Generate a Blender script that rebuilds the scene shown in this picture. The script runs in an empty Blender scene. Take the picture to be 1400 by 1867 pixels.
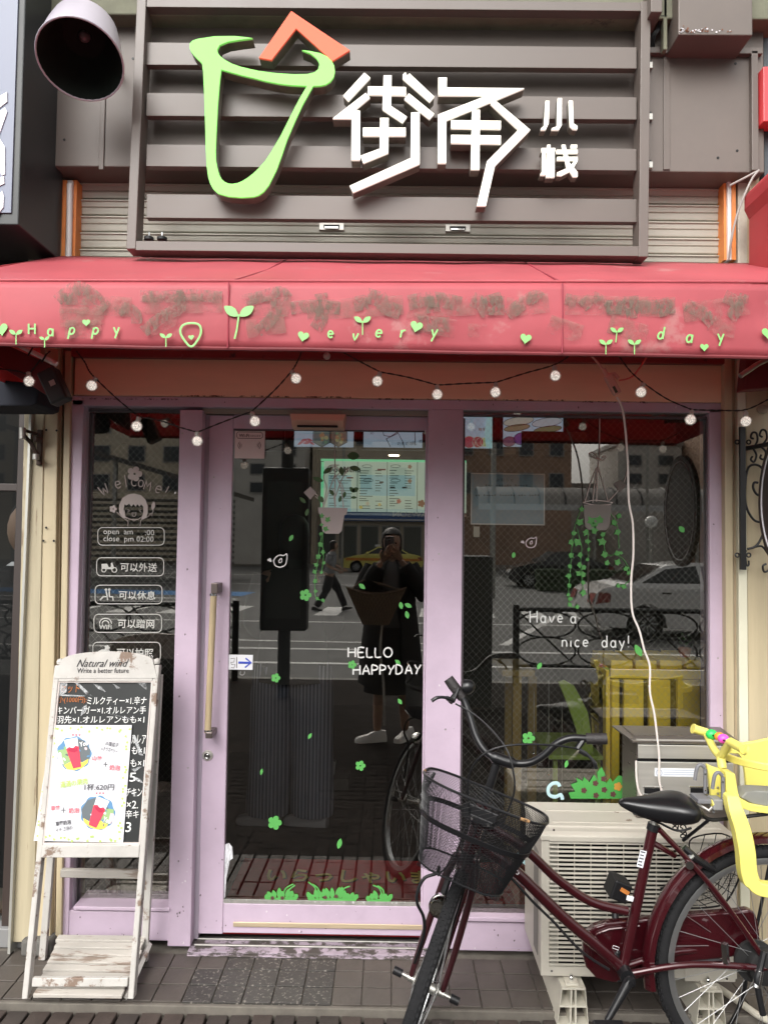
import bpy, bmesh, math, random
from mathutils import Vector as V, Matrix, Euler
from mathutils.geometry import tessellate_polygon
random.seed(7)
rad = math.radians
sc = bpy.context.scene
col = sc.collection

# ------------------------------------------------------------------ camera
CAM = V((0, -2.85, 1.56)); FPX = 1348.0
ROT = Matrix.Rotation(rad(0.45), 3, 'Z') @ Matrix.Rotation(rad(90 + 2.2), 3, 'X') @ Matrix.Rotation(rad(0.75), 3, 'Z')
cd = bpy.data.cameras.new('camera'); cam = bpy.data.objects.new('camera', cd); col.objects.link(cam)
cam.matrix_world = Matrix.Translation(CAM) @ ROT.to_4x4()
cd.sensor_fit = 'VERTICAL'; cd.sensor_height = 36; cd.sensor_width = 27; cd.lens = 36 * FPX / 1867
cd.clip_start = 0.005; cd.clip_end = 600
sc.camera = cam
# ------------------------------------------------------------------ light
SUN_EL, SUN_AZ = 42, 200
w = bpy.data.worlds.new('World'); sc.world = w; w.use_nodes = True
nt = w.node_tree; bg = nt.nodes['Background']; bg.inputs[1].default_value = 0.15
sky = nt.nodes.new('ShaderNodeTexSky'); sky.sky_type = 'NISHITA'; sky.sun_disc = False
sky.sun_elevation = rad(SUN_EL); sky.sun_rotation = rad(SUN_AZ); sky.air_density = 1.6; sky.dust_density = 6; sky.ozone_density = 1
hs = nt.nodes.new('ShaderNodeHueSaturation'); hs.inputs['Saturation'].default_value = 0.10
nt.links.new(sky.outputs[0], hs.inputs['Color']); nt.links.new(hs.outputs[0], bg.inputs[0])
sl = bpy.data.lights.new('sun', 'SUN'); sl.energy = 0.65; sl.angle = rad(60); sl.color = (1, .95, .87)
so = bpy.data.objects.new('sun', sl); col.objects.link(so)
so.rotation_euler = Euler((rad(90 - SUN_EL), 0, rad(-SUN_AZ + 180)))
sc.view_settings.view_transform = 'Standard'; sc.view_settings.look = 'None'
sc.view_settings.exposure = 0.92; sc.view_settings.gamma = 1
sc.view_settings.use_curve_mapping = False
sc.cycles.max_bounces = 8; sc.cycles.transparent_max_bounces = 24; sc.cycles.glossy_bounces = 4

# ------------------------------------------------------------------ pixel -> place helpers (photo pixels 1400 x 1867)
def ray(px, py):
    return ROT @ V(((px - 700) / FPX, -(py - 933.5) / FPX, -1))
def P(px, py, Y):                      # the point of that ray on the upright plane y = Y
    d = ray(px, py); t = (Y - CAM.y) / d.y; return CAM + d * t
def G(px, py, z):                      # ... on the level plane
    d = ray(px, py); t = (z - CAM.z) / d.z; return CAM + d * t
def X(px, py, Y): return P(px, py, Y).x
def Z(px, py, Y): return P(px, py, Y).z

# ------------------------------------------------------------------ materials
MATS = {}
def mat(name, c, rough=.6, metal=0, n=.0, ns=8.0, bump=0.0, bs=60.0, spec=.5, c2=None, thr=None, emit=0, stretch=None, coat=0, sheen=0, alpha=1, trans=None):
    """principled surface; n = mottling of colour by noise, c2/thr = second colour in worn patches"""
    if name in MATS: return MATS[name]
    m = bpy.data.materials.new(name); m.use_nodes = True; t = m.node_tree; b = t.nodes['Principled BSDF']
    b.inputs['Roughness'].default_value = rough; b.inputs['Metallic'].default_value = metal
    b.inputs['Specular IOR Level'].default_value = spec; b.inputs['Coat Weight'].default_value = coat
    b.inputs['Alpha'].default_value = alpha
    c = (*c, 1); b.inputs['Base Color'].default_value = c
    if emit: b.inputs['Emission Color'].default_value = c; b.inputs['Emission Strength'].default_value = emit
    if n or bump or c2:
        tc = t.nodes.new('ShaderNodeNewGeometry'); mp = t.nodes.new('ShaderNodeMapping'); t.links.new(tc.outputs['Position'], mp.inputs[0])
        if stretch: mp.inputs['Scale'].default_value = stretch
        no = t.nodes.new('ShaderNodeTexNoise'); no.inputs['Scale'].default_value = ns; no.inputs['Detail'].default_value = 6; no.inputs['Roughness'].default_value = .65
        t.links.new(mp.outputs[0], no.inputs['Vector'])
        last = None
        if n:
            r = t.nodes.new('ShaderNodeMapRange'); r.inputs['From Min'].default_value = .3; r.inputs['From Max'].default_value = .7
            r.inputs['To Min'].default_value = 1 - n; r.inputs['To Max'].default_value = 1 + n * .6
            mx = t.nodes.new('ShaderNodeVectorMath'); mx.operation = 'SCALE'; mx.inputs[0].default_value = c[:3]
            t.links.new(no.outputs[0], r.inputs[0]); t.links.new(r.outputs[0], mx.inputs['Scale']); last = mx.outputs[0]
            r2 = t.nodes.new('ShaderNodeMapRange'); r2.inputs['To Min'].default_value = max(0, rough - .12); r2.inputs['To Max'].default_value = min(1, rough + .12)
            t.links.new(no.outputs[0], r2.inputs[0]); t.links.new(r2.outputs[0], b.inputs['Roughness'])
        if c2:
            n2 = t.nodes.new('ShaderNodeTexNoise'); n2.inputs['Scale'].default_value = ns * 2.3; n2.inputs['Detail'].default_value = 9; n2.inputs['Roughness'].default_value = .7
            t.links.new(mp.outputs[0], n2.inputs['Vector'])
            cr = t.nodes.new('ShaderNodeMapRange'); cr.inputs['From Min'].default_value = thr; cr.inputs['From Max'].default_value = thr + .06
            t.links.new(n2.outputs[0], cr.inputs[0])
            mi = t.nodes.new('ShaderNodeMix'); mi.data_type = 'RGBA'; mi.inputs[7].default_value = (*c2, 1); mi.inputs[6].default_value = c
            if last: t.links.new(last, mi.inputs[6])
            t.links.new(cr.outputs[0], mi.inputs[0]); last = mi.outputs[2]
        if last: t.links.new(last, b.inputs['Base Color'])
        if bump:
            nb = t.nodes.new('ShaderNodeTexNoise'); nb.inputs['Scale'].default_value = bs; nb.inputs['Detail'].default_value = 5
            t.links.new(mp.outputs[0], nb.inputs['Vector'])
            bp = t.nodes.new('ShaderNodeBump'); bp.inputs['Strength'].default_value = bump; bp.inputs['Distance'].default_value = .004
            t.links.new(nb.outputs[0], bp.inputs['Height']); t.links.new(bp.outputs[0], b.inputs['Normal'])
    if trans:
        tl_ = t.nodes.new('ShaderNodeBsdfTranslucent'); tl_.inputs[0].default_value = (*trans[0], 1); mx_ = t.nodes.new('ShaderNodeMixShader'); mx_.inputs[0].default_value = trans[1]
        t.links.new(b.outputs[0], mx_.inputs[1]); t.links.new(tl_.outputs[0], mx_.inputs[2]); t.links.new(mx_.outputs[0], t.nodes['Material Output'].inputs[0])
    MATS[name] = m; return m

def glass_mat(name, tint=(.9, .93, .9), boost=.115, rough=0.0, k=1.9):
    m = bpy.data.materials.new(name); m.use_nodes = True; t = m.node_tree; t.nodes.remove(t.nodes['Principled BSDF'])
    tr = t.nodes.new('ShaderNodeBsdfTransparent'); tr.inputs[0].default_value = (*tint, 1)
    gl = t.nodes.new('ShaderNodeBsdfGlossy'); gl.inputs['Roughness'].default_value = rough; gl.inputs['Color'].default_value = (1, .965, .9, 1)
    fr = t.nodes.new('ShaderNodeFresnel'); fr.inputs[0].default_value = 1.5
    ma = t.nodes.new('ShaderNodeMath'); ma.operation = 'MULTIPLY_ADD'; ma.use_clamp = True; ma.inputs[1].default_value = k; ma.inputs[2].default_value = boost
    mx = t.nodes.new('ShaderNodeMixShader'); t.links.new(fr.outputs[0], ma.inputs[0]); t.links.new(ma.outputs[0], mx.inputs[0])
    t.links.new(tr.outputs[0], mx.inputs[1]); t.links.new(gl.outputs[0], mx.inputs[2])
    t.links.new(mx.outputs[0], t.nodes['Material Output'].inputs[0]); return m

def film_mat(name, c, cover, ns=90, thr=None, rough=.7, stretch=None, emit=0):
    """print, dirt or painted glare that covers only part of what it lies on"""
    m = bpy.data.materials.new(name); m.use_nodes = True; t = m.node_tree; b = t.nodes['Principled BSDF']
    b.inputs['Base Color'].default_value = (*c, 1); b.inputs['Roughness'].default_value = rough
    if thr is None: b.inputs['Alpha'].default_value = cover; return m
    tc = t.nodes.new('ShaderNodeTexCoord'); mp = t.nodes.new('ShaderNodeMapping'); t.links.new(tc.outputs['Object'], mp.inputs[0])
    if stretch: mp.inputs['Scale'].default_value = stretch
    no = t.nodes.new('ShaderNodeTexNoise'); no.inputs['Scale'].default_value = ns; no.inputs['Detail'].default_value = 7; no.inputs['Roughness'].default_value = .75
    t.links.new(mp.outputs[0], no.inputs['Vector'])
    r = t.nodes.new('ShaderNodeMapRange'); r.inputs['From Min'].default_value = thr - .1; r.inputs['From Max'].default_value = thr + .1; r.inputs['To Max'].default_value = cover
    t.links.new(no.outputs[0], r.inputs[0]); t.links.new(r.outputs[0], b.inputs['Alpha']); return m

# ------------------------------------------------------------------ mesh builder
class MB:
    def __init__(s): s.v = []; s.f = []; s.m = None
    def add(s, vs, fs):
        o = len(s.v)
        s.v += [tuple(s.m @ V(p)) if s.m else tuple(p) for p in vs]
        s.f += [tuple(i + o for i in f) for f in fs]; return s
    def box(s, x0, x1, y0, y1, z0, z1):
        return s.add([(x0,y0,z0),(x1,y0,z0),(x1,y1,z0),(x0,y1,z0),(x0,y0,z1),(x1,y0,z1),(x1,y1,z1),(x0,y1,z1)],
                     [(0,3,2,1),(4,5,6,7),(0,1,5,4),(1,2,6,5),(2,3,7,6),(3,0,4,7)])
    def prism(s, loops, y0, y1):       # outline(s) in x,z pushed from y0 (front) to y1
        if not isinstance(loops[0][0], (tuple, list, V)): loops = [loops]
        pts = [p for l in loops for p in l]; n = len(pts)
        tri = tessellate_polygon([[V((p[0], p[1], 0)) for p in l] for l in loops])
        vs = [(p[0], y0, p[1]) for p in pts] + [(p[0], y1, p[1]) for p in pts]
        fs = []
        for a, b, c in tri:
            A, B, Cc = pts[a], pts[b], pts[c]
            cr = (B[0]-A[0])*(Cc[1]-A[1]) - (B[1]-A[1])*(Cc[0]-A[0])
            if cr < 0: a, c = c, a
            fs += [(a, b, c), (c + n, b + n, a + n)]
        o = 0
        for k, l in enumerate(loops):
            ar = sum(l[i][0]*l[(i+1)%len(l)][1] - l[(i+1)%len(l)][0]*l[i][1] for i in range(len(l)))
            for i in range(len(l)):
                i0, i1 = o + i, o + (i + 1) % len(l)
                fs.append((i0, i0 + n, i1 + n, i1) if (ar > 0) == (k == 0) else (i1, i1 + n, i0 + n, i0))
            o += len(l)
        return s.add(vs, fs)
    def tube(s, pts, r, n=8, closed=False, flat=None):
        pts = [V(p) for p in pts]; L = len(pts); rs = r if isinstance(r, (list, tuple)) else [r] * L
        vs = []; prev = None
        for i, p in enumerate(pts):
            a = pts[(i - 1) % L] if (closed or i) else p; b = pts[(i + 1) % L] if (closed or i < L - 1) else p
            t = (b - a); t = t.normalized() if t.length > 1e-9 else V((0, 0, 1))
            if prev is None:
                up = V((0, 1, 0)) if abs(t.y) < .9 else V((1, 0, 0)); u = (up - t * up.dot(t)).normalized()
            else: u = (prev - t * prev.dot(t)); u = u.normalized() if u.length > 1e-6 else prev
            prev = u; w_ = t.cross(u)
            for k in range(n):
                q = 2 * math.pi * k / n; d = u * math.cos(q) * rs[i] + w_ * math.sin(q) * rs[i]
                if flat: d.y *= flat
                vs.append(p + d)
        fs = []
        for i in range(L if closed else L - 1):
            for k in range(n):
                a = i * n + k; b = i * n + (k + 1) % n; c = ((i + 1) % L) * n + (k + 1) % n; d = ((i + 1) % L) * n + k
                fs.append((a, d, c, b))
        if not closed: fs += [tuple(range(n)), tuple(range((L - 1) * n, L * n))[::-1]]
        return s.add(vs, fs)
    def rings(s, rings, cap=(True, True)):
        n = len(rings[0]); vs = [p for r in rings for p in r]; fs = []
        for i in range(len(rings) - 1):
            for k in range(n):
                fs.append((i*n+k, i*n+(k+1)%n, (i+1)*n+(k+1)%n, (i+1)*n+k))
        if cap[0]: fs.append(tuple(range(n))[::-1])
        if cap[1]: fs.append(tuple(range((len(rings)-1)*n, len(rings)*n)))
        return s.add(vs, fs)
    def lathe(s, prof, org=(0,0,0), ax=(0,0,1), n=24, cap=(True, True)):
        ax = V(ax).normalized(); u = ax.orthogonal().normalized(); w_ = ax.cross(u); org = V(org)
        return s.rings([[org + ax*h + (u*math.cos(2*math.pi*k/n) + w_*math.sin(2*math.pi*k/n))*r for k in range(n)] for r, h in prof], cap)
    def ball(s, c, r, n=14, sq=(1,1,1)):
        c = V(c); rg = []
        for i in range(1, n//2+2):
            a = math.pi * i / (n//2+2)
            rg.append([c + V((math.sin(a)*math.cos(2*math.pi*k/n)*r*sq[0], math.sin(a)*math.sin(2*math.pi*k/n)*r*sq[1], -math.cos(a)*r*sq[2])) for k in range(n)])
        return s.rings(rg)

ORG = {}
def obj(name, mb, m, parent=None, bev=0, smooth=False, label=None, cat=None, group=None, kind=None, org=None, seg=2):
    me = bpy.data.meshes.new(name)
    pp_ = ORG.get(parent.name, V((0,0,0))) if parent else V((0,0,0))
    po = V(org) if org is not None else pp_
    me.from_pydata([tuple(V(p) - po) for p in mb.v], [], mb.f); me.materials.append(m); me.update()
    o = bpy.data.objects.new(name, me); col.objects.link(o)
    if parent: o.parent = parent
    o.location = po - pp_
    ORG[o.name] = po
    if smooth:
        for p in me.polygons: p.use_smooth = True
        try: me.set_sharp_from_angle(angle=rad(40))
        except Exception: pass
    if bev:
        b = o.modifiers.new('edge', 'BEVEL'); b.width = bev; b.segments = seg; b.limit_method = 'ANGLE'; b.angle_limit = rad(35)
    tag(o, label, cat, group, kind); return o
def tag(o, label=None, cat=None, group=None, kind=None):
    if label: o['label'] = label
    if cat: o['category'] = cat
    if group: o['group'] = group
    if kind: o['kind'] = kind
    return o
def thing(name, loc, label, cat, group=None):
    o = bpy.data.objects.new(name, None); col.objects.link(o); o.location = loc; o.empty_display_size = .1
    ORG[o.name] = V(loc); return tag(o, label, cat, group)
def node(name, parent):                # an empty that only gathers the sub-parts of one part
    o = bpy.data.objects.new(name, None); col.objects.link(o); o.parent = parent; ORG[o.name] = ORG[parent.name].copy(); o.empty_display_size = .05
    return o
def piece(name, src, loc, parent, rot=(0,0,0), scale=(1,1,1)):   # a copy that shares its mesh
    o = src.copy(); o.name = name; col.objects.link(o); o.parent = parent
    o.location = V(loc) - (ORG[parent.name] if parent else V((0,0,0))); o.rotation_euler = rot; o.scale = scale; return o
def B(name, x0, x1, y0, y1, z0, z1, m, parent=None, bev=.003, **k): return obj(name, MB().box(min(x0,x1),max(x0,x1),min(y0,y1),max(y0,y1),min(z0,z1),max(z0,z1)), m, parent, bev, **k)
def BP(name, px0, py0, px1, py1, Y0, Y1, m, parent=None, bev=.003, **k):   # box from two photo corners of its front face
    a = P(px0, (py0+py1)/2, Y0); b = P(px1, (py0+py1)/2, Y0); c = P((px0+px1)/2, py0, Y0); d = P((px0+px1)/2, py1, Y0)
    return B(name, a.x, b.x, Y0, Y1, d.z, c.z, m, parent, bev, **k)
def T(name, pts, r, m, parent, n=8, closed=False, **k): return obj(name, MB().tube(pts, r, n, closed), m, parent, smooth=True, **k)
def smooth_path(pts, k=6, closed=False):
    pts = [V(p) for p in pts]; n = len(pts); out = []
    for i in range(n if closed else n - 1):
        if closed: a, b, c, d = pts[i-1], pts[i], pts[(i+1)%n], pts[(i+2)%n]
        else: a, b, c, d = pts[max(i-1,0)], pts[i], pts[i+1], pts[min(i+2,n-1)]
        for j in range(k):
            t = j / k
            out.append(.5*((2*b)+(c-a)*t+(2*a-5*b+4*c-d)*t*t+(3*b-a-3*c+d)*t*t*t))
    if not closed: out.append(pts[-1])
    return out

# ------------------------------------------------------------------ lettering
def font_text(name, body, m, parent, M, w=None, h=None, depth=.0012, bold=0.0, shear=0.0, align='LEFT'):
    """type set with the built-in face; M places its x,y,z axes; w/h = wanted width/height in metres"""
    c = bpy.data.curves.new('type', 'FONT'); c.body = body; c.extrude = depth / 2; c.offset = bold; c.shear = shear; c.resolution_u = 2
    o = bpy.data.objects.new('type', c); col.objects.link(o)
    dg = bpy.context.evaluated_depsgraph_get(); me = bpy.data.meshes.new_from_object(o.evaluated_get(dg))
    bpy.data.objects.remove(o); bpy.data.curves.remove(c)
    if not len(me.vertices): return None
    xs = [v.co.x for v in me.vertices]; ys = [v.co.y for v in me.vertices]; x0, x1, y0, y1 = min(xs), max(xs), min(ys), max(ys)
    sx = (w / (x1-x0)) if w else (h / (y1-y0)); sy = (h / (y1-y0)) if h else sx
    ox = x0 if align == 'LEFT' else (x0+x1)/2
    mb = MB(); mb.m = M
    mb.add([((v.co.x-ox)*sx, (v.co.y-y0)*sy, v.co.z) for v in me.vertices], [tuple(p.vertices) for p in me.polygons])
    bpy.data.meshes.remove(me)
    return obj(name, mb, m, parent)
def upright(px, py, Y, tilt=0):        # frame on the plane y=Y: x right, y up, z to the viewer
    return Matrix.Translation(P(px, py, Y)) @ Matrix.Rotation(rad(tilt), 4, 'Y') @ Matrix.Rotation(rad(90), 4, 'X')
def arc(cx, cy, rx, ry, a0, a1, n=8): return [(cx+rx*math.cos(rad(a0+(a1-a0)*i/n)), cy+ry*math.sin(rad(a0+(a1-a0)*i/n))) for i in range(n+1)]
GL = {
 'H': (.62, [[(0,0),(0,1)],[(.6,0),(.6,1)],[(0,.5),(.6,.52)]]), 'E': (.5, [[(.5,1),(0,1),(0,0),(.5,0)],[(0,.5),(.42,.5)]]),
 'L': (.48, [[(0,1),(0,0),(.48,.02)]]), 'O': (.7, [arc(.36,.5,.35,.5,90,450,14)]), 'A': (.62, [[(0,0),(.32,1),(.62,0)],[(.12,.38),(.52,.38)]]),
 'P': (.5, [[(0,0),(0,1)]+arc(.2,.74,.3,.26,90,-90,6)+[(0,.48)]]), 'Y': (.55, [[(0,1),(.27,.5),(.56,1)],[(.27,.5),(.12,0)]]),
 'D': (.6, [[(0,0),(0,1)]+arc(.15,.5,.42,.5,90,-90,8)+[(0,0)]]), 'W': (.8, [[(0,1),(.2,0),(.4,.7),(.58,0),(.8,1)]]), 'M': (.6, [[(0,0),(.1,.8),(.3,.3),(.5,.8),(.6,0)]]),
 'a': (.44, [arc(.2,.28,.2,.28,20,380,10),[(.41,.58),(.4,.05),(.46,0)]]), 'p': (.44, [[(0,-.35),(.02,.56)],arc(.21,.3,.2,.26,170,-170,10)]),
 'y': (.44, [[(0,.56),(.2,.08)],[(.44,.56),(.1,-.35)]]), 'e': (.44, [[(.03,.3),(.42,.32)]+arc(.22,.3,.2,.27,10,320,9)]),
 'v': (.42, [[(0,.55),(.2,0),(.42,.55)]]), 'r': (.32, [[(.04,0),(.04,.55)],[(.04,.34),(.15,.5),(.34,.54)]]), 'd': (.46, [arc(.2,.28,.2,.28,10,370,10),[(.42,1),(.42,0)]]),
 'n': (.42, [[(.02,0),(.02,.56)],[(.02,.36)]+arc(.21,.34,.19,.21,150,0,6)+[(.41,0)]]), 'i': (.1, [[(.05,0),(.05,.52)],[(.05,.74),(.05,.78)]]),
 'c': (.4, [arc(.22,.28,.21,.28,50,310,9)]), 'l': (.1, [[(.05,0),(.05,1)]]), 'o': (.44, [arc(.22,.28,.2,.28,90,450,10)]),
 '!': (.1, [[(.05,1),(.05,.32)],[(.05,.05),(.05,0)]]), ' ': (.3, []), 't': (.3,[[(.15,.8),(.15,0),(.3,0)],[(0,.5),(.3,.5)]]), 'N': (.6,[[(0,0),(0,1),(.55,0),(.55,1)]]), 'S': (.5,[arc(.25,.75,.22,.24,30,270,7)+arc(.25,.26,.23,.25,90,-150,7)]),
}
def stroke_word(mb, text, px, py, hpx, Y, wpx, tilt=0, gap=.2, slant=0, Wf=1.0):
    x = 0; ct, st = math.cos(rad(tilt)), math.sin(rad(tilt)); s = None
    for ch in text:
        adv, strokes = GL[ch]
        for st_ in strokes:
            pts = []
            for (a, b) in st_:
                lx = (x + a * Wf + slant * b) * hpx; ly = b * hpx
                pts.append(P(px + lx*ct - ly*st, py - lx*st - ly*ct, Y))
            if len(pts) > 2: pts = smooth_path(pts, 2)
            r = (P(px+wpx, py, Y) - P(px, py, Y)).length / 2
            mb.tube(pts, r, 6, flat=.12)
        x += adv * Wf + gap
    return mb
def flat_px(mb, pts, Y, t=.001): return mb.prism([(P(a, b, Y).x, P(a, b, Y).z) for a, b in pts][::-1], Y - t, Y)
def circ(cx, cy, rx, ry=None, n=16, rot=0):
    ry = ry or rx; c, s = math.cos(rad(rot)), math.sin(rad(rot))
    return [(cx + rx*math.cos(a)*c - ry*math.sin(a)*s, cy + rx*math.cos(a)*s + ry*math.sin(a)*c) for a in [2*math.pi*i/n for i in range(n)]]
def heart(cx, cy, s, rot=0):
    c, q = math.cos(rad(rot)), math.sin(rad(rot)); o = []
    for i in range(22):
        t = 2*math.pi*i/22; a = .052*16*math.sin(t)**3*s*.62; b = -.052*(13*math.cos(t)-5*math.cos(2*t)-2*math.cos(3*t)-math.cos(4*t))*s*.62
        o.append((cx+a*c-b*q, cy+a*q+b*c))
    return o
def leafpts(cx, cy, l, wd, rot):
    c, q = math.cos(rad(rot)), math.sin(rad(rot)); o = []
    for i in range(14):
        t = 2*math.pi*i/14; a = math.cos(t)*l/2; b = math.sin(t)*wd/2*(1-.45*abs(math.cos(t))**2) ; o.append((cx+a*c-b*q, cy+a*q+b*c))
    return o
def flower(cx, cy, r, rot=0):
    outer = []
    for i in range(50):
        t = 2*math.pi*i/50; k = r*(.62+.38*abs(math.cos(2.5*(t)+rad(rot)))**.6) ; outer.append((cx+k*math.cos(t), cy+k*math.sin(t)))
    return outer
# ================================================================== MATERIALS
lilac = mat('lilac paint', (.50,.395,.49), .45, n=.17, ns=2.2, bump=.12, bs=22, c2=(.25,.20,.24), thr=.70)
lilac_worn = mat('worn lilac paint', (.34,.28,.33), .6, n=.3, ns=9, c2=(.06,.05,.045), thr=.47, stretch=(1,1,5))
cream = mat('cream paint', (.50,.42,.275), .5, n=.2, ns=2.5, bump=.1, bs=20, stretch=(3,1,.3), c2=(.33,.25,.15), thr=.66)
cream_dirty = mat('dirty cream paint', (.42,.365,.25), .6, n=.22, ns=3, bump=.15, bs=25, c2=(.20,.145,.09), thr=.60, stretch=(5,1,.35))
peach = mat('peach render', (.80,.54,.37), .6, n=.1, ns=3, bump=.12, bs=15, stretch=(.4,1,2))
peach_trim = mat('peach trim', (.62,.45,.35), .5, n=.08, ns=4)
brown = mat('brown painted steel', (.125,.103,.090), .42, n=.07, ns=4, bump=.07, bs=14, c2=(.34,.30,.27), thr=.78)
brown_old = mat('old brown painted steel', (.130,.107,.093), .5, n=.12, ns=4, bump=.2, bs=10, c2=(.30,.22,.15), thr=.70)
red_vinyl = mat('red awning vinyl', (.50,.105,.125), .5, n=.2, ns=1.8, bump=.6, bs=3.2, c2=(.50,.20,.20), thr=.60, spec=.35, trans=((.85,.14,.13),.25))
dark_red = mat('dark red steel', (.22,.03,.03), .55, n=.15, ns=6, c2=(.05,.02,.02), thr=.62)
dark_red_cloth = mat('dark red cloth', (.12,.012,.014), .8, n=.15, ns=6)
navy_cloth = mat('navy cloth', (.008,.01,.018), .85)
steel_slat = mat('roller shutter steel', (.42,.40,.34), .45, metal=.1, n=.12, ns=5, stretch=(.25,1,14), bump=.1, bs=20, c2=(.22,.19,.14), thr=.60)
steel = mat('brushed steel', (.52,.50,.46), .38, metal=.55, n=.1, ns=9, stretch=(.2,1,8))
chrome = mat('chrome', (.75,.75,.74), .12, metal=1)
dull_metal = mat('dull metal', (.42,.41,.38), .42, metal=.9, n=.15, ns=20)
black_iron = mat('black iron', (.012,.012,.013), .38, n=.1, ns=20)
black = mat('black plastic', (.010,.010,.011), .42, spec=.3)
rubber = mat('tyre rubber', (.016,.016,.017), .85, spec=.15, n=.2, ns=30, bump=.2, bs=80)
charcoal = mat('charcoal panel', (.028,.032,.033), .45, n=.25, ns=4, bump=.12, bs=10, c2=(.11,.10,.09), thr=.73)
white_ac = mat('aged ivory steel', (.46,.43,.37), .42, n=.07, ns=4, c2=(.34,.29,.22), thr=.74)
whitewash = mat('whitewashed wood', (.48,.46,.43), .65, n=.16, ns=7, bump=.35, bs=18, c2=(.20,.14,.105), thr=.555, stretch=(1,1,1))
whitewash_slat = mat('worn whitewashed slat', (.43,.40,.36), .65, n=.22, ns=5, bump=.4, bs=12, c2=(.22,.17,.135), thr=.55, stretch=(.35,2,3))
tile_grey = mat('grey brown step tile', (.075,.063,.054), .5, n=.28, ns=7, bump=.3, bs=50, c2=(.15,.13,.115), thr=.70)
tile_dark = mat('dark terrazzo tile', (.042,.038,.034), .5, n=.25, ns=34, bump=.35, bs=90, c2=(.22,.2,.175), thr=.56)
brick_m = mat('brown paving brick', (.052,.038,.032), .65, n=.35, ns=10, bump=.5, bs=60, c2=(.19,.165,.145), thr=.69)
brick_m2 = mat('darker paving brick', (.040,.031,.027), .65, n=.35, ns=10, bump=.5, bs=60, c2=(.14,.12,.105), thr=.69)
joint_m = mat('dirty joint', (.016,.015,.014), .95, n=.3, ns=30)
mortar_m = mat('step mortar', (.14,.125,.105), .85, n=.3, ns=14, bump=.3)
sign_white = mat('lit white acrylic', (.80,.79,.70), .55, spec=.15, emit=.32)
sign_green = mat('lit green acrylic', (.25,.74,.16), .55, spec=.15, emit=.24, n=.05, ns=6)
sign_red = mat('lit coral acrylic', (.78,.14,.08), .55, spec=.15, emit=.22)
sign_side = mat('letter return', (.20,.19,.16), .35, n=.3, ns=20, metal=.3)
decal_green = mat('green window film', (.085,.34,.075), .55)
decal_white = mat('white window film', (.62,.62,.60), .5)
awning_green = mat('green vinyl film', (.24,.55,.17), .45, n=.06, ns=9)
orange = mat('orange rail', (.72,.24,.06), .5, n=.15, ns=12)
pale_metal = mat('pale rail', (.68,.66,.64), .35, n=.1, ns=6)
paper = mat('white paper', (.66,.66,.69), .55, n=.02, ns=3)

# ================================================================== GROUND
def gz(y): return -.014 + max(-1.3, min(0, y + .33)) * .04
STEP = -.325
bed = obj('pavement', MB().add([(-40,STEP+.004,-.045),(40,STEP+.004,-.045),(40,-1.63,-.097),(-40,-1.63,-.097),(40,-5.75,-.099),(-40,-5.75,-.099)][::-1],[(5,4,3,2),(3,1,0,2)]), joint_m, kind='structure')
# the paving bricks nearest the shop, one by one
bw, bd = .0735, .0815; me_b = []
for mm, nm in ((brick_m,'b1'),(brick_m2,'b2')):
    o = obj('brick', MB().box(-bw/2+.0045, bw/2-.0045, -bd/2+.0035, bd/2-.0035, -.03, 0), mm, bed, bev=.003, org=(0,0,0)); me_b.append(o)
used = [0, 0]
for j in range(6):
    for i in range(42):
        x = -1.50 + i*bw + (j % 2)*0.0; y = STEP - .014 - bd*(j+.5)
        if x > 1.56: continue
        k = 1 if random.random() < .38 else 0
        loc = (x + random.uniform(-.001,.001), y, gz(y) + random.uniform(-.0025,.0025)); rt = (random.uniform(-.014,.014), random.uniform(-.014,.014), random.uniform(-.012,.012))
        if not used[k]: me_b[k].location = loc; me_b[k].rotation_euler = rt; used[k] = 1
        else: piece('brick', me_b[k], loc, bed, rt)
# the rest of the pavement beyond: same bricks, joined, overhead shade put into their colour
mb = MB()
for j in range(6, 62):
    for i in range(-22, 72):
        x = -1.50 + i*bw; y = STEP - .014 - bd*(j+.5)
        if abs(x) > 3.2 : continue
        z = gz(y) + random.uniform(-.002,.002); q = .006
        mb.add([(x-bw/2+.002,y-bd/2+q,z),(x+bw/2-.002,y-bd/2+q,z),(x+bw/2-.002,y+bd/2-q,z),(x-bw/2+.002,y+bd/2-q,z)],[(0,1,2,3)])
for (xa, xb) in ((-40,-3.25),(3.25,40)):
    mb.add([(xa,-5.7,-.066),(xb,-5.7,-.066),(xb,STEP,-.02),(xa,STEP,-.02)],[(0,1,2,3)])
mb.add([(-3.2,-5.7,-.066),(3.2,-5.7,-.066),(3.2,-5.4,-.066),(-3.2,-5.4,-.066)],[(0,1,2,3)])
obj('brick_field', mb, mat('far paving brick', (.034,.028,.025), .9, n=.45, ns=5, spec=.05), bed, kind='stuff')
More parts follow.
